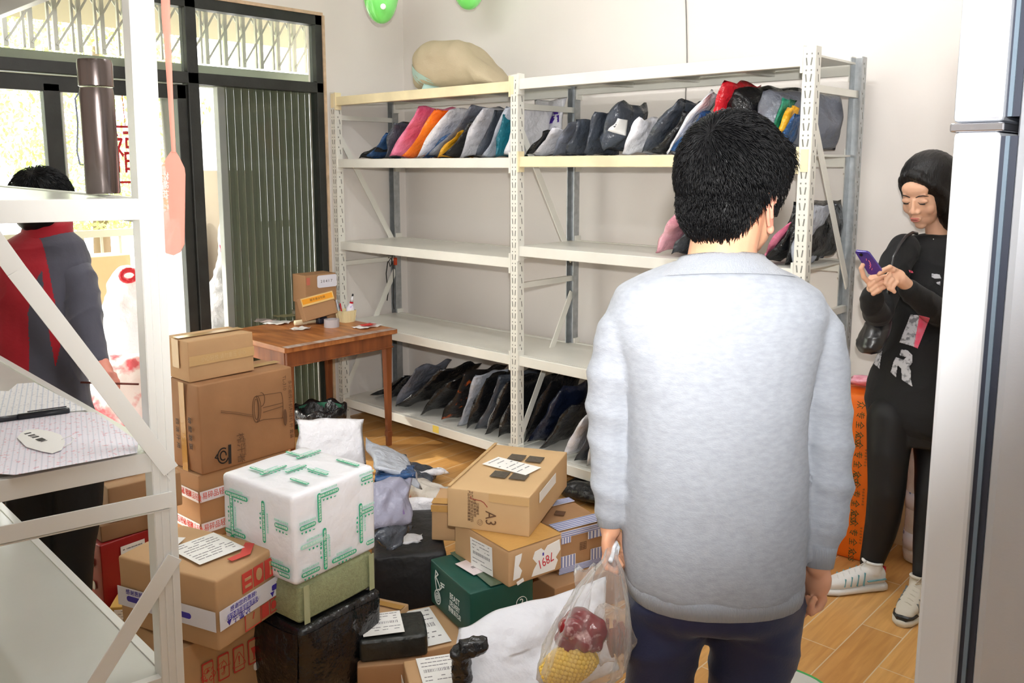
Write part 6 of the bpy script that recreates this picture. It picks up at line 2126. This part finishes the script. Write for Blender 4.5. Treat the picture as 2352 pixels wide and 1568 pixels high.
for s in (-1, 1):
    mb.ell(hp_(s * 0.032, 0.058, -0.028), tuple(HS * r_ for r_ in (0.022, 0.020, 0.024)), HW, 14)  # cheeks
    mb.ell(hp_(s * 0.028, 0.078, 0.004), tuple(HS * r_ for r_ in (0.0165, 0.010, 0.010)), HW, 14)  # lowered lids
    mb.ell(hp_(s * 0.026, 0.074, 0.026), tuple(HS * r_ for r_ in (0.016, 0.010, 0.010)), HW, 12)   # brow ridge
    mb.ell(hp_(s * 0.011, 0.089, -0.033), tuple(HS * r_ for r_ in (0.0085, 0.010, 0.0075)), HW, 10)  # nostril wings
mb.ell(hp_(0, 0.070, 0.040), tuple(HS * r_ for r_ in (0.046, 0.018, 0.030)), HW, 16)              # forehead
mb.tube([hp_(0, 0.086, 0.010), hp_(0, 0.091, -0.010), hp_(0, 0.098, -0.026)], [0.0060, 0.0075, 0.0090], 12)  # nose
mb.ell(hp_(0, 0.097, -0.030), tuple(HS * r_ for r_ in (0.0105, 0.0095, 0.0085)), HW, 12)
mb.ell(hp_(0, 0.084, -0.058), tuple(HS * r_ for r_ in (0.019, 0.010, 0.012)), HW, 12)             # mouth mound
limb(mb, [(2160, 595, DW + 0.04, 30), (2158, 560, DW + 0.04, 27), (2153, 525, DW + 0.03, 26), (2148, 480, DW + 0.03, 24)])
me = fuse(mb, 0.0028, 6, 0.5)
wbody_me = me
# arms and hands, legs in the same skin
face = meshobj('head', me, M_SKINW, wom, True)
M_LIP = mat('lips', (204, 122, 112), 0.45)
M_EYE = mat('dark_lash', (32, 24, 22), 0.6)
def stick(mb_, pts, r, n=8): mb_.tube([hp_(*p) for p in pts], r, n)
mb = MB()
mb.ell(hp_(0, 0.0925, -0.0545), tuple(HS * r_ for r_ in (0.0170, 0.0050, 0.0032)), HW, 12)
mb.ell(hp_(0, 0.0915, -0.0625), tuple(HS * r_ for r_ in (0.0150, 0.0055, 0.0040)), HW, 12)
mb.build('lips', M_LIP, face, smooth=True)
MB().ell(hp_(0, 0.0965, -0.0585), tuple(HS * r_ for r_ in (0.0120, 0.0022, 0.0011)), HW, 10).build('mouth_line', mat('mouth_dark', (130, 60, 54), 0.6), face)
for s in (-1, 1):
    mb = MB()
    stick(mb, [(s * 0.013, 0.0850, 0.0015), (s * 0.022, 0.0880, -0.0030), (s * 0.032, 0.0868, -0.0032), (s * 0.042, 0.0800, 0.0005)], [0.0007, 0.0013, 0.0014, 0.0007])
    mb.build('eyelashes', M_EYE, face, smooth=True)
    MB().ell(hp_(s * 0.028, 0.0845, -0.0052), tuple(HS * r_ for r_ in (0.0105, 0.0032, 0.0020)), HW, 10).build('eye', mat('eye_dark', (52, 36, 30), 0.3), face, smooth=True)
    mb = MB()
    stick(mb, [(s * 0.010, 0.0880, 0.0190), (s * 0.022, 0.0900, 0.0250), (s * 0.034, 0.0860, 0.0255), (s * 0.046, 0.0740, 0.0190)], [0.0016, 0.0024, 0.0020, 0.0008])
    mb.build('eyebrow', mat('brow_hair', (44, 34, 30), 0.7), face, smooth=True)
# hair: parted, tucked behind, down to the jaw
mb = MB()
mb.ell(hp_(0.004, -0.024, 0.046), tuple(HS * r_ for r_ in (0.091, 0.102, 0.095)), HW, 26)
mb.ell(hp_(0.050, -0.012, 0.000), tuple(HS * r_ for r_ in (0.046, 0.066, 0.090)), HW, 22)
mb.ell(hp_(0.062, -0.032, -0.066), tuple(HS * r_ for r_ in (0.040, 0.062, 0.086)), HW, 20)
mb.ell(hp_(0.0, -0.065, -0.020), tuple(HS * r_ for r_ in (0.080, 0.058, 0.090)), HW, 22)
mb.ell(hp_(-0.060, -0.014, 0.010), tuple(HS * r_ for r_ in (0.026, 0.050, 0.064)), HW, 18)
mb.tube([hp_(-0.022, 0.058, 0.092), hp_(0.018, 0.066, 0.084), hp_(0.052, 0.050, 0.050), hp_(0.072, 0.022, 0.002), hp_(0.074, 0.0, -0.05)], [0.018, 0.022, 0.024, 0.022, 0.02], 14)
mb.tube([hp_(-0.026, 0.060, 0.088), hp_(-0.052, 0.046, 0.066), hp_(-0.068, 0.022, 0.030), hp_(-0.070, 0.0, -0.02)], [0.016, 0.017, 0.015, 0.012], 12)
me = fuse(mb, 0.0045, 4, 0.5, disp=lambda p: 0.0012 * nz(p, 40) + 0.0006 * math.sin((p - hcw).dot(wx) * 420 + 3 * nz(p, 14)))
wh = meshobj('hair', me, mat('sleek_hair', (14, 12, 13), 0.38, spec=0.35, bump=0.6, bscale=50, stretch=(6, 6, 0.5)), wom, True)
# clothes
M_BLK = mat('black_knit', (20, 20, 21), 0.85, bump=0.2, bscale=160, sheen=0.05)
M_LEG = mat('black_leggings', (13, 13, 15), 0.6)
def wb(mb_, rows, power=2.2):
    mb_.rings([(LTW(x, y, dd), wx, wfwd, wd * K, dp) for x, y, dd, wd, dp in rows], n=32, power=power)
mb = MB()
wb(mb, [(2156, 538, 0.04, 34, 0.048), (2152, 548, 0.03, 60, 0.062), (2145, 566, 0.02, 86, 0.074), (2140, 640, 0, 92, 0.092), (2132, 720, 0, 90, 0.105), (2122, 800, 0, 96, 0.115), (2112, 880, 0, 112, 0.130), (2104, 930, 0, 116, 0.136), (2104, 968, 0, 108, 0.132), (2112, 990, 0, 92, 0.122)])
# her right arm (image left): shoulder, elbow, forearm coming forward and up
limb(mb, [(2078, 570, DW - 0.01, 34), (2052, 620, DW - 0.04, 34), (2030, 680, DW - 0.08, 33), (2014, 722, DW - 0.12, 30), (2004, 700, DW - 0.20, 27), (2004, 678, DW - 0.24, 25)])
limb(mb, [(2190, 590, DW + 0.02, 36), (2192, 680, DW - 0.02, 34), (2172, 730, DW - 0.10, 32), (2130, 700, DW - 0.20, 28), (2088, 664, DW - 0.26, 24)])
def wfold(p):
    return 0.003 * nz(p, 9) + 0.006 * (1 - abs(nz(p, 8, 4))) ** 6
me = fuse(mb, 0.0075, 4, 0.5, disp=wfold)
sweater = meshobj('sweater', me, M_BLK, wom, True)
swb = BVHTree.FromPolygons([wom.matrix_basis @ v.co for v in me.vertices], [tuple(p.vertices) for p in me.polygons])
def print_on(bvh, parent, pts, m, name='sweater_print', inset=0.003):
    """a printed shape lying on the cloth: outline (px) is triangulated on the surface"""
    mb_ = MB()
    xs = [p[0] for p in pts]; ys = [p[1] for p in pts]
    def inside(x, y):
        c = False
        for i in range(len(pts)):
            x1, y1 = pts[i]; x2, y2 = pts[i - 1]
            if (y1 > y) != (y2 > y) and x < (x2 - x1) * (y - y1) / (y2 - y1) + x1: c = not c
        return c
    st = max(1.6, (max(xs) - min(xs)) / 26) * 0.6
    cache = {}
    def vert(i, j):
        if (i, j) in cache: return cache[(i, j)]
        x, y = min(xs) + i * st, min(ys) + j * st
        d = unpx(x, y).normalized()
        h = bvh.ray_cast(EYE, d)
        v = mb_.bm.verts.new(h[0] - d * inset) if h[0] is not None else None
        cache[(i, j)] = v
        return v
    ni, nj = int((max(xs) - min(xs)) / st) + 1, int((max(ys) - min(ys)) / st) + 1
    for i in range(ni):
        for j in range(nj):
            if inside(min(xs) + (i + 0.5) * st, min(ys) + (j + 0.5) * st):
                q = [vert(i, j), vert(i + 1, j), vert(i + 1, j + 1), vert(i, j + 1)]
                if all(q): mb_.bm.faces.new(q)
    if len(mb_.bm.faces) == 0: return None
    o = mb_.build(name, m, parent, smooth=True)
    md = o.modifiers.new('s', 'SOLIDIFY'); md.thickness = 0.001
    return o
M_PRW = mat('print_grey_white', (196, 196, 200), 0.7, var_rgb=(120, 120, 124), vscale=60, vthr=(0.5, 0.62))
M_PRP = mat('print_pink', (236, 80, 110), 0.7, var_rgb=(226, 120, 140), vscale=50)
print_on(swb, sweater, [(2092, 722), (2112, 724), (2100, 796), (2066, 786)], M_PRW)
print_on(swb, sweater, [(2112, 724), (2136, 730), (2108, 800), (2098, 796)], M_PRP)
print_on(swb, sweater, [(2070, 802), (2084, 804), (2096, 816), (2096, 832), (2088, 842), (2092, 852), (2092, 870), (2096, 888), (2072, 872), (2070, 846), (2062, 838), (2058, 866), (2046, 854), (2052, 832), (2058, 820), (2076, 826), (2082, 820), (2066, 816)], M_PRW)
print_on(swb, sweater, [(2014, 782), (2022, 798), (2026, 806), (2022, 830), (2020, 846), (2006, 834), (2006, 806)], M_PRW)
print_on(swb, sweater, [(2006, 796), (2013, 798), (2008, 830), (2001, 826)], M_PRP)
print_on(swb, sweater, [(2140, 628), (2158, 630), (2162, 640), (2148, 640), (2140, 636)], M_PRW)
print_on(swb, sweater, [(2150, 648), (2160, 646), (2160, 656), (2152, 652)], M_PRW)
print_on(swb, sweater, [(2088, 620), (2096, 622), (2098, 627), (2090, 626)], M_PRP)
MB().ell(LTW(2144, 549, -0.13), (0.002,) * 3, None, 8).build('collar_stud', M_STEEL, sweater)
# green jewel or earring glimpse beside the cheek
MB().ell(hp_(-0.070, 0.004, -0.050), (0.004, 0.006, 0.022), HW, 12).build('hair_tie', mat('teal_green', (20, 110, 90), 0.4), wom, smooth=True)
# hands
mb = MB()
wr_ = LTW(2010, 668, -0.25)
def FP(x, y, d): return atD(x, y, DW + d)
# right hand (image left) under and behind the phone
mb.ell(FP(2010, 650, -0.285), (0.030, 0.020, 0.034), Matrix((RT, FH, UP)).transposed(), 16)
limb(mb, [(2008, 690, DW - 0.22, 17), (2008, 664, DW - 0.26, 17)])
F = [[(1998, 656), (2008, 646), (2022, 638), (2032, 634)], [(2002, 666), (2014, 656), (2026, 650), (2036, 646)], [(2006, 674), (2018, 666), (2030, 660), (2038, 656)]]
for k, pts in enumerate(F):
    finger(mb, [FP(x, y, -0.30 - 0.012 * (i == 1) - 0.006 * (i == 2)) for i, (x, y) in enumerate(pts)], 0.0088, 0.0072)
finger(mb, [FP(1998, 652, -0.29), FP(1984, 636, -0.305), FP(1978, 616, -0.315), FP(1984, 604, -0.315)], 0.0095, 0.0078)
# left hand (image right) tapping from above
mb.ell(FP(2058, 634, -0.305), (0.034, 0.020, 0.026), Matrix((RT, FH, UP)).transposed(), 16)
limb(mb, [(2084, 656, DW - 0.27, 15), (2066, 640, DW - 0.30, 16)])
for pts in ([(2052, 620), (2040, 618), (2028, 624), (2018, 630)], [(2044, 632), (2036, 640), (2034, 650), (2040, 656)], [(2050, 642), (2042, 652), (2042, 662), (2048, 666)], [(2060, 648), (2052, 656), (2050, 664), (2054, 670)]):
    finger(mb, [FP(x, y, -0.325) for x, y in pts], 0.0088, 0.0072)
finger(mb, [FP(2060, 622, -0.31), FP(2044, 613, -0.33), FP(2028, 620, -0.335), FP(2020, 628, -0.335)], 0.0092, 0.0072)
me = fuse(mb, 0.0026, 2, 0.5)
meshobj('hands', me, M_SKINW, wom, True)
# leggings and ankles
mb = MB()
wb(mb, [(2108, 880, 0, 88, 0.11), (2106, 960, 0, 96, 0.12), (2104, 1010, 0, 88, 0.11)])
limb(mb, [(2046, 960, DW - 0.01, 52), (2040, 1040, DW - 0.02, 46), (2036, 1130, DW - 0.02, 40), (2028, 1190, DW + 0.0, 38), (2014, 1250, DW + 0.02, 31), (2002, 1290, DW + 0.03, 26)])
limb(mb, [(2150, 970, DW, 52), (2150, 1060, DW - 0.04, 46), (2144, 1150, DW - 0.08, 40), (2136, 1220, DW - 0.08, 36), (2126, 1290, DW - 0.09, 28), (2122, 1318, DW - 0.10, 25)])
me = fuse(mb, 0.0075, 4, 0.5, disp=lambda p: 0.002 * nz(p, 12))
meshobj('leggings', me, M_LEG, wom, True)
mb = MB()
limb(mb, [(2006, 1270, DW + 0.03, 20), (2000, 1300, DW + 0.04, 18), (1998, 1335, DW + 0.05, 20)])
limb(mb, [(2122, 1300, DW - 0.10, 18), (2122, 1345, DW - 0.10, 20)])
me = fuse(mb, 0.004, 3)
meshobj('ankles', me, M_SKINW, wom, True)
# trainers
M_SHW = mat('trainer_white', (232, 232, 230), 0.6, bump=0.15, bscale=120)
M_SHC = mat('trainer_cream', (206, 200, 186), 0.7, bump=0.2, bscale=120)
M_TEAL = mat('trainer_teal', (110, 160, 168), 0.6)
def trainer(heel, toe, m, L=0.255, sole=M_SHW, accent=M_TEAL, black_toe=False):
    heel = Vector((heel.x, heel.y, 0)); toe = Vector((toe.x, toe.y, 0))
    d = (toe - heel).normalized()
    s = Vector((-d.y, d.x, 0))
    e = empty('trainer', tuple(heel), 0)
    e.parent = wom
    e.location = heel - wom.location
    mb = MB()
    prof = [(0.0, 0.026, 0.030), (0.02, 0.033, 0.034), (0.08, 0.034, 0.032), (0.15, 0.040, 0.028), (0.21, 0.044, 0.026), (0.245, 0.034, 0.026), (0.262, 0.016, 0.022)]
    mb.rings([(heel + d * a + HZ * (h / 2 + 0.0), s, HZ, wd, h / 2) for a, wd, h in prof], n=24, power=3.2)
    o = mb.build('sole', sole, e, smooth=True)
    mb = MB()
    mb.rings([(heel + d * a + HZ * z, s, (HZ * 0.98 + d * t).normalized(), wd, h) for a, z, wd, h, t in ((0.008, 0.055, 0.024, 0.030, 0), (0.03, 0.064, 0.030, 0.040, 0), (0.08, 0.062, 0.031, 0.038, 0), (0.13, 0.052, 0.035, 0.032, 0.2), (0.19, 0.040, 0.038, 0.024, 0.2), (0.235, 0.034, 0.030, 0.018, 0.2), (0.252, 0.030, 0.014, 0.010, 0))], n=24, power=2.4)
    mb.tube([heel + d * 0.055 + HZ * 0.07, heel + d * 0.05 + HZ * 0.112], [0.036, 0.034], 20)
    me_ = fuse(mb, 0.0045, 3)
    up_ = meshobj('upper', me_, m, e, True)
    mb = MB().tube([heel + d * (0.055 + 0.034 * math.cos(a)) + s * (0.030 * math.sin(a)) + HZ * (0.112 + 0.006 * math.cos(a)) for a in [2 * PI * k / 20 for k in range(20)]], 0.006, 8, closed=True)
    mb.build('ankle_collar', m, e, smooth=True)
    bv = BVHTree.FromPolygons([v.co.copy() + Vector((0, 0, 0)) for v in me_.vertices], [tuple(p.vertices) for p in me_.polygons])
    # laces
    lc = MB()
    base = wom.location + e.location
    for k in range(5):
        a = 0.105 + 0.022 * k
        z = 0.094 - 0.30 * (a - 0.10)
        pts = [heel + d * (a + 0.004 * math.sin(t * 3)) + s * (0.026 * t) + HZ * (z - 0.016 * t * t) for t in (-1, -0.5, 0, 0.5, 1)]
        lc.tube(pts, 0.0028, 6)
    lc.tube([heel + d * 0.10 + HZ * 0.098, heel + d * 0.09 + s * 0.016 + HZ * 0.125, heel + d * 0.115 + s * 0.024 + HZ * 0.115, heel + d * 0.105 + HZ * 0.10], 0.0022, 6)
    lc.build('laces', m, e, smooth=True)
    # coloured side strips
    for sg in (-1, 1):
        st = MB()
        for k in range(4):
            a = 0.10 + 0.026 * k
            z1 = 0.084 - 0.26 * (a - 0.10)
            st.bar(heel + d * a + s * sg * 0.030 + HZ * z1, heel + d * (a + 0.008) + s * sg * 0.0375 + HZ * 0.036, 0.003, 0.007, upv=s)
        st.bar(heel + d * 0.012 + s * sg * 0.028 + HZ * 0.052, heel + d * 0.09 + s * sg * 0.0345 + HZ * 0.050, 0.003, 0.009, upv=s)
        st.build('side_stripe', accent, e)
    if black_toe:
        bt = MB()
        bt.rings([(heel + d * a + HZ * 0.030, s, HZ, wd, 0.011) for a, wd in ((0.20, 0.043), (0.235, 0.036), (0.257, 0.020))], n=20)
        bt.build('toe_bumper', PB['black'], e, smooth=True)
    else:
        MB().box(heel + d * 0.004 + HZ * 0.075, (0.012, 0.012, 0.03), Matrix((d, s, HZ)).transposed(), 0.003).build('heel_tab', PB['red'], e)
    return e
h1, t1 = atZ(2030, 1350, 0.0), atZ(1900, 1360, 0.0)
trainer(h1, t1, M_SHW)
h2 = atZ(2118, 1376, 0.0); t2 = atZ(2068, 1440, 0.0)
trainer(h2, t2, M_SHC, sole=mat('sole_offwhite', (214, 210, 196), 0.6), accent=mat('grey_piping', (120, 124, 124), 0.6), black_toe=True)
# phone
ph = empty('smartphone', tuple(FP(2005, 618, -0.32)), 0, 'blue violet smartphone held by the person in black', 'phone')
c0, c1, c2, c3 = FP(1962, 576, -0.33), FP(1994, 579, -0.36), FP(2030, 628, -0.34), FP(1996, 632, -0.305)
nrm = (c1 - c0).cross(c3 - c0).normalized()
if nrm.dot(FW) < 0: nrm = -nrm
mb = MB()
def lerp(a, b, t): return a + (b - a) * t
q = [lerp(c0, c1, 0.12), lerp(c0, c1, 0.88), lerp(c1, c2, 0.06), lerp(c1, c2, 0.94), lerp(c2, c3, 0.12), lerp(c2, c3, 0.88), lerp(c3, c0, 0.06), lerp(c3, c0, 0.94)]
mb.poly(q, 0.009, nrm)
M_PHN = mat('phone_blue', (44, 48, 150), 0.12, 0.3, spec=0.7, var_rgb=(90, 40, 150), vscale=14, coat=0.6)
mb.build('phone_body', M_PHN, ph, bev=0.0015)
cm = lerp(lerp(c0, c1, 0.35), lerp(c3, c2, 0.35), 0.14)
MB().tube([cm - nrm * 0.0022, cm], 0.006, 14).build('camera_lens', mat('lens', (20, 20, 30), 0.1), ph)
mb = MB()
rnd = random.Random(3)
for k in range(7):
    p = lerp(lerp(c0, c1, 0.55 + 0.1 * math.sin(k)), lerp(c3, c2, 0.55 + 0.1 * math.sin(k)), 0.30 + 0.07 * k)
    mb.tube([p - nrm * 0.0016, p + (c3 - c0).normalized() * 0.008 + (c1 - c0).normalized() * rnd.uniform(-0.006, 0.006) - nrm * 0.0016], 0.0014, 6)
mb.build('back_decoration', mat('phone_pink', (230, 120, 150), 0.4), ph)
# shoulder bag
sb = empty('shoulder_bag', tuple(FP(2010, 760, -0.08)), 0, 'black leather shoulder bag hanging at the side of the person in black', 'handbag')
M_LTH = mat('black_leather', (30, 30, 33), 0.3, spec=0.6, bump=0.25, bscale=40, coat=0.2)
mb = MB()
ua = (RT * 0.86 + UP * 0.5).normalized(); ub = (UP * 0.86 - RT * 0.5).normalized()
mb.rings([(FP(x, y, -0.06), (RT * 0.9 + HZ * 0.42).normalized(), FH, wd * K, dp) for x, y, wd, dp in ((2026, 712, 8, 0.02), (2020, 730, 26, 0.04), (2010, 756, 36, 0.055), (2004, 780, 36, 0.058), (2004, 798, 26, 0.05), (2008, 808, 12, 0.03))], n=28, power=2.6)
me = fuse(mb, 0.006, 4, 0.5, disp=lambda p: 0.004 * nz(p, 14) + 0.004 * (1 - abs(nz(p, 16, 2))) ** 7)
meshobj('bag_body', me, M_LTH, sb, True)
MB().tube([FP(2024, 716, -0.10), FP(2038, 690, -0.13), FP(2044, 640, -0.14), FP(2052, 590, -0.13), FP(2068, 560, -0.09), FP(2082, 542, -0.06), FP(2096, 534, -0.02), FP(2106, 536, 0.04)], [0.005, 0.006, 0.006, 0.006, 0.006, 0.006, 0.006, 0.006], 10).build('strap', M_LTH, sb, smooth=True)
mb = MB()
rc_ = FP(2037, 702, -0.14)
mb.tube([rc_ + RT * (0.012 * math.cos(a)) + UP * (0.018 * math.sin(a)) for a in [2 * PI * k / 20 for k in range(20)]], 0.0018, 6, closed=True)
mb.build('ring', mat('brass', (190, 150, 70), 0.3, 0.9), sb, smooth=True)

# ================= the man in the red and grey jacket, behind the near rack
DL = 2.95
lf = atD(110, 900, DL); lf.z = 0
mn = empty('person', tuple(lf), 0, 'person in a red and grey jacket and black trousers behind the near rack', 'person')
def LP(x, y, d=0.0): return atD(x, y, DL + d)
mb = MB()
A0 = Matrix((RT, FH, HZ)).transposed()
hl = LP(100, 462)
mb.ell(hl, (0.080, 0.095, 0.100), A0, 22)
mb.ell(hl + RT * 0.030 - HZ * 0.055, (0.058, 0.066, 0.062), A0, 18)
mb.ell(hl + RT * 0.098 - HZ * 0.025, (0.018, 0.012, 0.018), A0, 12)
limb(mb, [(108, 560, DL, 38), (112, 520, DL, 36), (106, 480, DL, 36)])
limb(mb, [(222, 820, DL - 0.08, 20), (240, 852, DL - 0.10, 19)])
# right hand closed on the stick
for k in range(4):
    b = LP(252 + 6 * (k % 2), 858 + 9 * k, -0.12)
    finger(mb, [LP(244, 856 + 9 * k, -0.11), LP(262, 860 + 8 * k, -0.135), LP(270, 876 + 6 * k, -0.13), LP(262, 886 + 4 * k, -0.105)], 0.0098, 0.0085)
mb.ell(LP(250, 868, -0.11), (0.022, 0.020, 0.034), A0, 14)
finger(mb, [LP(240, 852, -0.12), LP(250, 870, -0.14), LP(256, 888, -0.13)], 0.011, 0.0085)
body_rings(mb, [(104, 560, DL, 60, 0.05), (95, 640, DL, 100, 0.08), (85, 850, DL, 90, 0.09), (105, 1050, DL, 84, 0.09)])
limb(mb, [(150, 600, DL, 24), (176, 640, DL - 0.01, 22), (190, 700, DL - 0.02, 20), (196, 745, DL - 0.04, 19), (206, 790, DL - 0.06, 18), (222, 828, DL - 0.08, 18)])
me = fuse(mb, 0.005, 3)
meshobj('body', me, M_SKINH, mn, True)
mb = MB()
mb.ell(hl + HZ * 0.012 - RT * 0.006, (0.094, 0.108, 0.102), A0, 24)
mb.ell(hl - FH * 0.04 - HZ * 0.03, (0.082, 0.07, 0.08), A0, 20)
me = fuse(mb, 0.006, 4, 0.5, disp=lambda p: 0.005 * nz(p, 30))
hh = meshobj('hair', me, M_HAIR, mn, True)
hair_strands(hh, hl + HZ * 0.012 - RT * 0.006, (RT, FH, HZ), (0.095, 0.109, 0.103), M_HAIR, 2200, 0.035, 31, lambda d: d.z > -0.2, crown=(HZ * 0.8 - FH * 0.5).normalized(), down=0.5)
M_JR = mat('red_fleece', (164, 14, 34), 0.85, sheen=0.3, bump=0.25, bscale=60, var=0.08, vscale=6)
M_JG = mat('grey_fleece', (72, 72, 84), 0.85, sheen=0.3, bump=0.25, bscale=60, var=0.06, vscale=6)
mb = MB()
body_rings(mb, [(106, 530, DL, 52, 0.06), (100, 556, DL, 88, 0.085), (92, 600, DL, 112, 0.105), (84, 680, DL, 108, 0.12), (80, 780, DL, 104, 0.125), (84, 860, DL, 104, 0.13), (96, 930, DL, 104, 0.135), (112, 985, DL, 104, 0.13), (118, 1010, DL, 98, 0.125)])
me = fuse(mb, 0.004, 10, 0.5, disp=lambda p: 0.003 * nz(p, 8) + 0.004 * (1 - abs(nz(p, 6, 3))) ** 8)
jk = meshobj('jacket', me, M_JR, mn, True)
jb = BVHTree.FromPolygons([mn.matrix_basis @ v.co for v in me.vertices], [tuple(p.vertices) for p in me.polygons])
# grey panels sewn on the jacket: keep the same cloth, second colour by polygon position
me.materials.append(M_JG)
def panel(p):
    q = p + mn.location
    c = q - EYE
    dpt = c.dot(FW)
    x, y = 1176 + FOC * c.dot(RT) / dpt, PY - FOC * c.dot(UP) / dpt
    xb = float(np.interp(y, [510, 540, 570, 620, 729, 800, 870, 1100], [64, 88, 101, 112, 133, 138, 120, 110]))
    if x > xb: return True
    if y > 619:
        l_ = float(np.interp(y, [619, 655, 719, 800, 1100], [97, 77, 64, 67, 68]))
        r_ = float(np.interp(y, [619, 680, 760, 860, 1100], [97, 101, 112, 130, 140]))
        return l_ < x < r_
    return False
for pl in me.polygons:
    if panel(pl.center): pl.material_index = 1
mb = MB()
limb(mb, [(120, 590, DL, 40), (150, 596, DL, 44), (176, 640, DL - 0.01, 42), (190, 700, DL - 0.02, 40), (196, 745, DL - 0.04, 37), (206, 790, DL - 0.06, 32), (222, 828, DL - 0.08, 27)])
me = fuse(mb, 0.007, 4, 0.5, disp=lambda p: 0.003 * nz(p, 12) + 0.006 * (1 - abs(nz(p, 11, 3))) ** 6)
meshobj('sleeve', me, M_JG, mn, True)
mb = MB()
limb(mb, [(40, 590, DL, 40), (0, 660, DL + 0.0, 42), (-20, 740, DL - 0.02, 38), (10, 840, DL - 0.08, 30)])
me = fuse(mb, 0.008, 4, 0.5)
meshobj('sleeve', me, M_JR, mn, True)
mb = MB()
mb.rings([(LP(x, y), RT, FH, wd * DL / FOC, dp) for x, y, wd, dp in ((106, 556, 60, 0.075), (110, 520, 54, 0.068), (112, 508, 52, 0.066), (110, 522, 47, 0.058))], n=24, cap=False)
mb.build('collar', M_JR, mn, smooth=True)
mb = MB()
body_rings(mb, [(112, 960, DL, 92, 0.11), (120, 1040, DL, 98, 0.118), (124, 1090, DL, 94, 0.112)])
limb(mb, [(80, 1070, DL, 62), (76, 1180, DL, 54), (90, 1280, DL, 48), (100, 1400, DL, 44), (110, 1510, DL, 40), (112, 1590, DL, 38)])
limb(mb, [(176, 1070, DL, 60), (180, 1160, DL, 52), (170, 1260, DL, 46), (160, 1380, DL, 44), (156, 1510, DL, 40), (152, 1590, DL, 38)])
me = fuse(mb, 0.009, 4, 0.5, disp=lambda p: 0.004 * nz(p, 9))
for v in me.vertices:
    if v.co.z < 0.03: v.co.z = 0.03
meshobj('trousers', me, mat('black_trousers', (14, 14, 15), 0.7, bump=0.15, bscale=120), mn, True)
for sx in (110, 154):
    b = atD(sx, 1600, DL); b.z = 0
    mb = MB()
    mb.ell(b + FH * 0.05 + HZ * 0.035, (0.045, 0.13, 0.04), A0, 18)
    me = fuse(mb, 0.007, 2)
    for v in me.vertices:
        if v.co.z < 0.001: v.co.z = 0.001
    meshobj('shoe', me, MATS['black_shoe'], mn, True)
tag(MB().tube([LP(186, 878, -0.12), LP(318, 882, -0.16)], 0.0035, 8).build('stick', mat('brown_stick', (110, 50, 40), 0.5), smooth=True), 'thin brown stick held in the hand of the person in the red jacket', 'stick')

# ================= pile of parcels outside the door
M_PKP = mat('pink_print_sack', (246, 232, 232), 0.5, var_rgb=(222, 96, 104), vscale=5, vthr=(0.52, 0.6), bump=0.6, bscale=14)
def outside_sack(lab, px, py, X, r, m, seed, sz=1.0):
    c = atX(px, py, X)
    e = empty('sack', (c.x, c.y, 0), 0, lab, 'sack', None)
    mb_ = MB()
    rx, ry, rz = r
    z0 = c.z
    if z0 - rz > -0.05:
        rz = (z0 + rz + 0.05) / 2
        z0 = rz - 0.05
    mb_.ell((c.x, c.y, z0), (rx, ry, rz), None, 22)
    mb_.ell((c.x + 0.02, c.y - 0.03, z0 - rz * 0.35), (rx * 0.98, ry * 1.02, rz * 0.8), None, 22)
    me_ = fuse(mb_, 0.014, 4, 0.5, disp=lambda p: 0.03 * nz(p, 6, seed) + 0.015 * nz(p, 16, seed))
    for v in me_.vertices:
        if v.co.z < -0.049: v.co.z = -0.049
    meshobj('sack_cloth', me_, m, e, True)
    return e
outside_sack('pink and white printed sack heaped outside the door behind the stick', 285, 885, -0.80, (0.22, 0.26, 0.20), M_PKP, 1)
outside_sack('lower pink and white sack at the foot of the heap outside', 305, 1030, -0.38, (0.16, 0.22, 0.12), M_PKP, 2)
knot_sack = outside_sack('white sack knotted with red outside the door', 300, 700, -1.30, (0.20, 0.20, 0.28), PB['white'], 3)
outside_sack('tall white sack outside between the door stiles', 412, 640, -1.75, (0.20, 0.19, 0.55), PB['white'], 4)
outside_sack('white sack outside seen through the right pane', 520, 650, -0.7, (0.13, 0.13, 0.22), PB['white'], 5)
outside_sack('flowery white and pink sack outside beside the edge post', 530, 530, -1.0, (0.12, 0.12, 0.15), mat('flower_sack', (240, 236, 240), 0.5, var_rgb=(190, 90, 130), vscale=12, vthr=(0.54, 0.58)), 6)
kn = atX(296, 632, -1.06)
MB().tube([kn + Vector((0, 0.05 * math.cos(a), 0.035 * math.sin(a))) for a in [2 * PI * k / 14 for k in range(14)]], 0.018, 8, closed=True).build('red_tie', PB['red'], knot_sack, smooth=True)
c = atX(225, 700, -2.15)
carton('pale brown carton standing outside the door beside the white sack', 'box', (c.x, c.y), R(90), -0.045, 0.40, 0.30, 1.0, M_CB[1], name='cardboard_box', seed=90, bulge=0.003)
c = atX(522, 440, -1.6)
carton('beige carton high on the heap outside the right pane', 'box', (c.x, c.y), R(90), -0.045, 0.30, 0.30, 1.62, mat('beige_card', (190, 176, 156), 0.7), name='cardboard_box', seed=91, bulge=0.003)
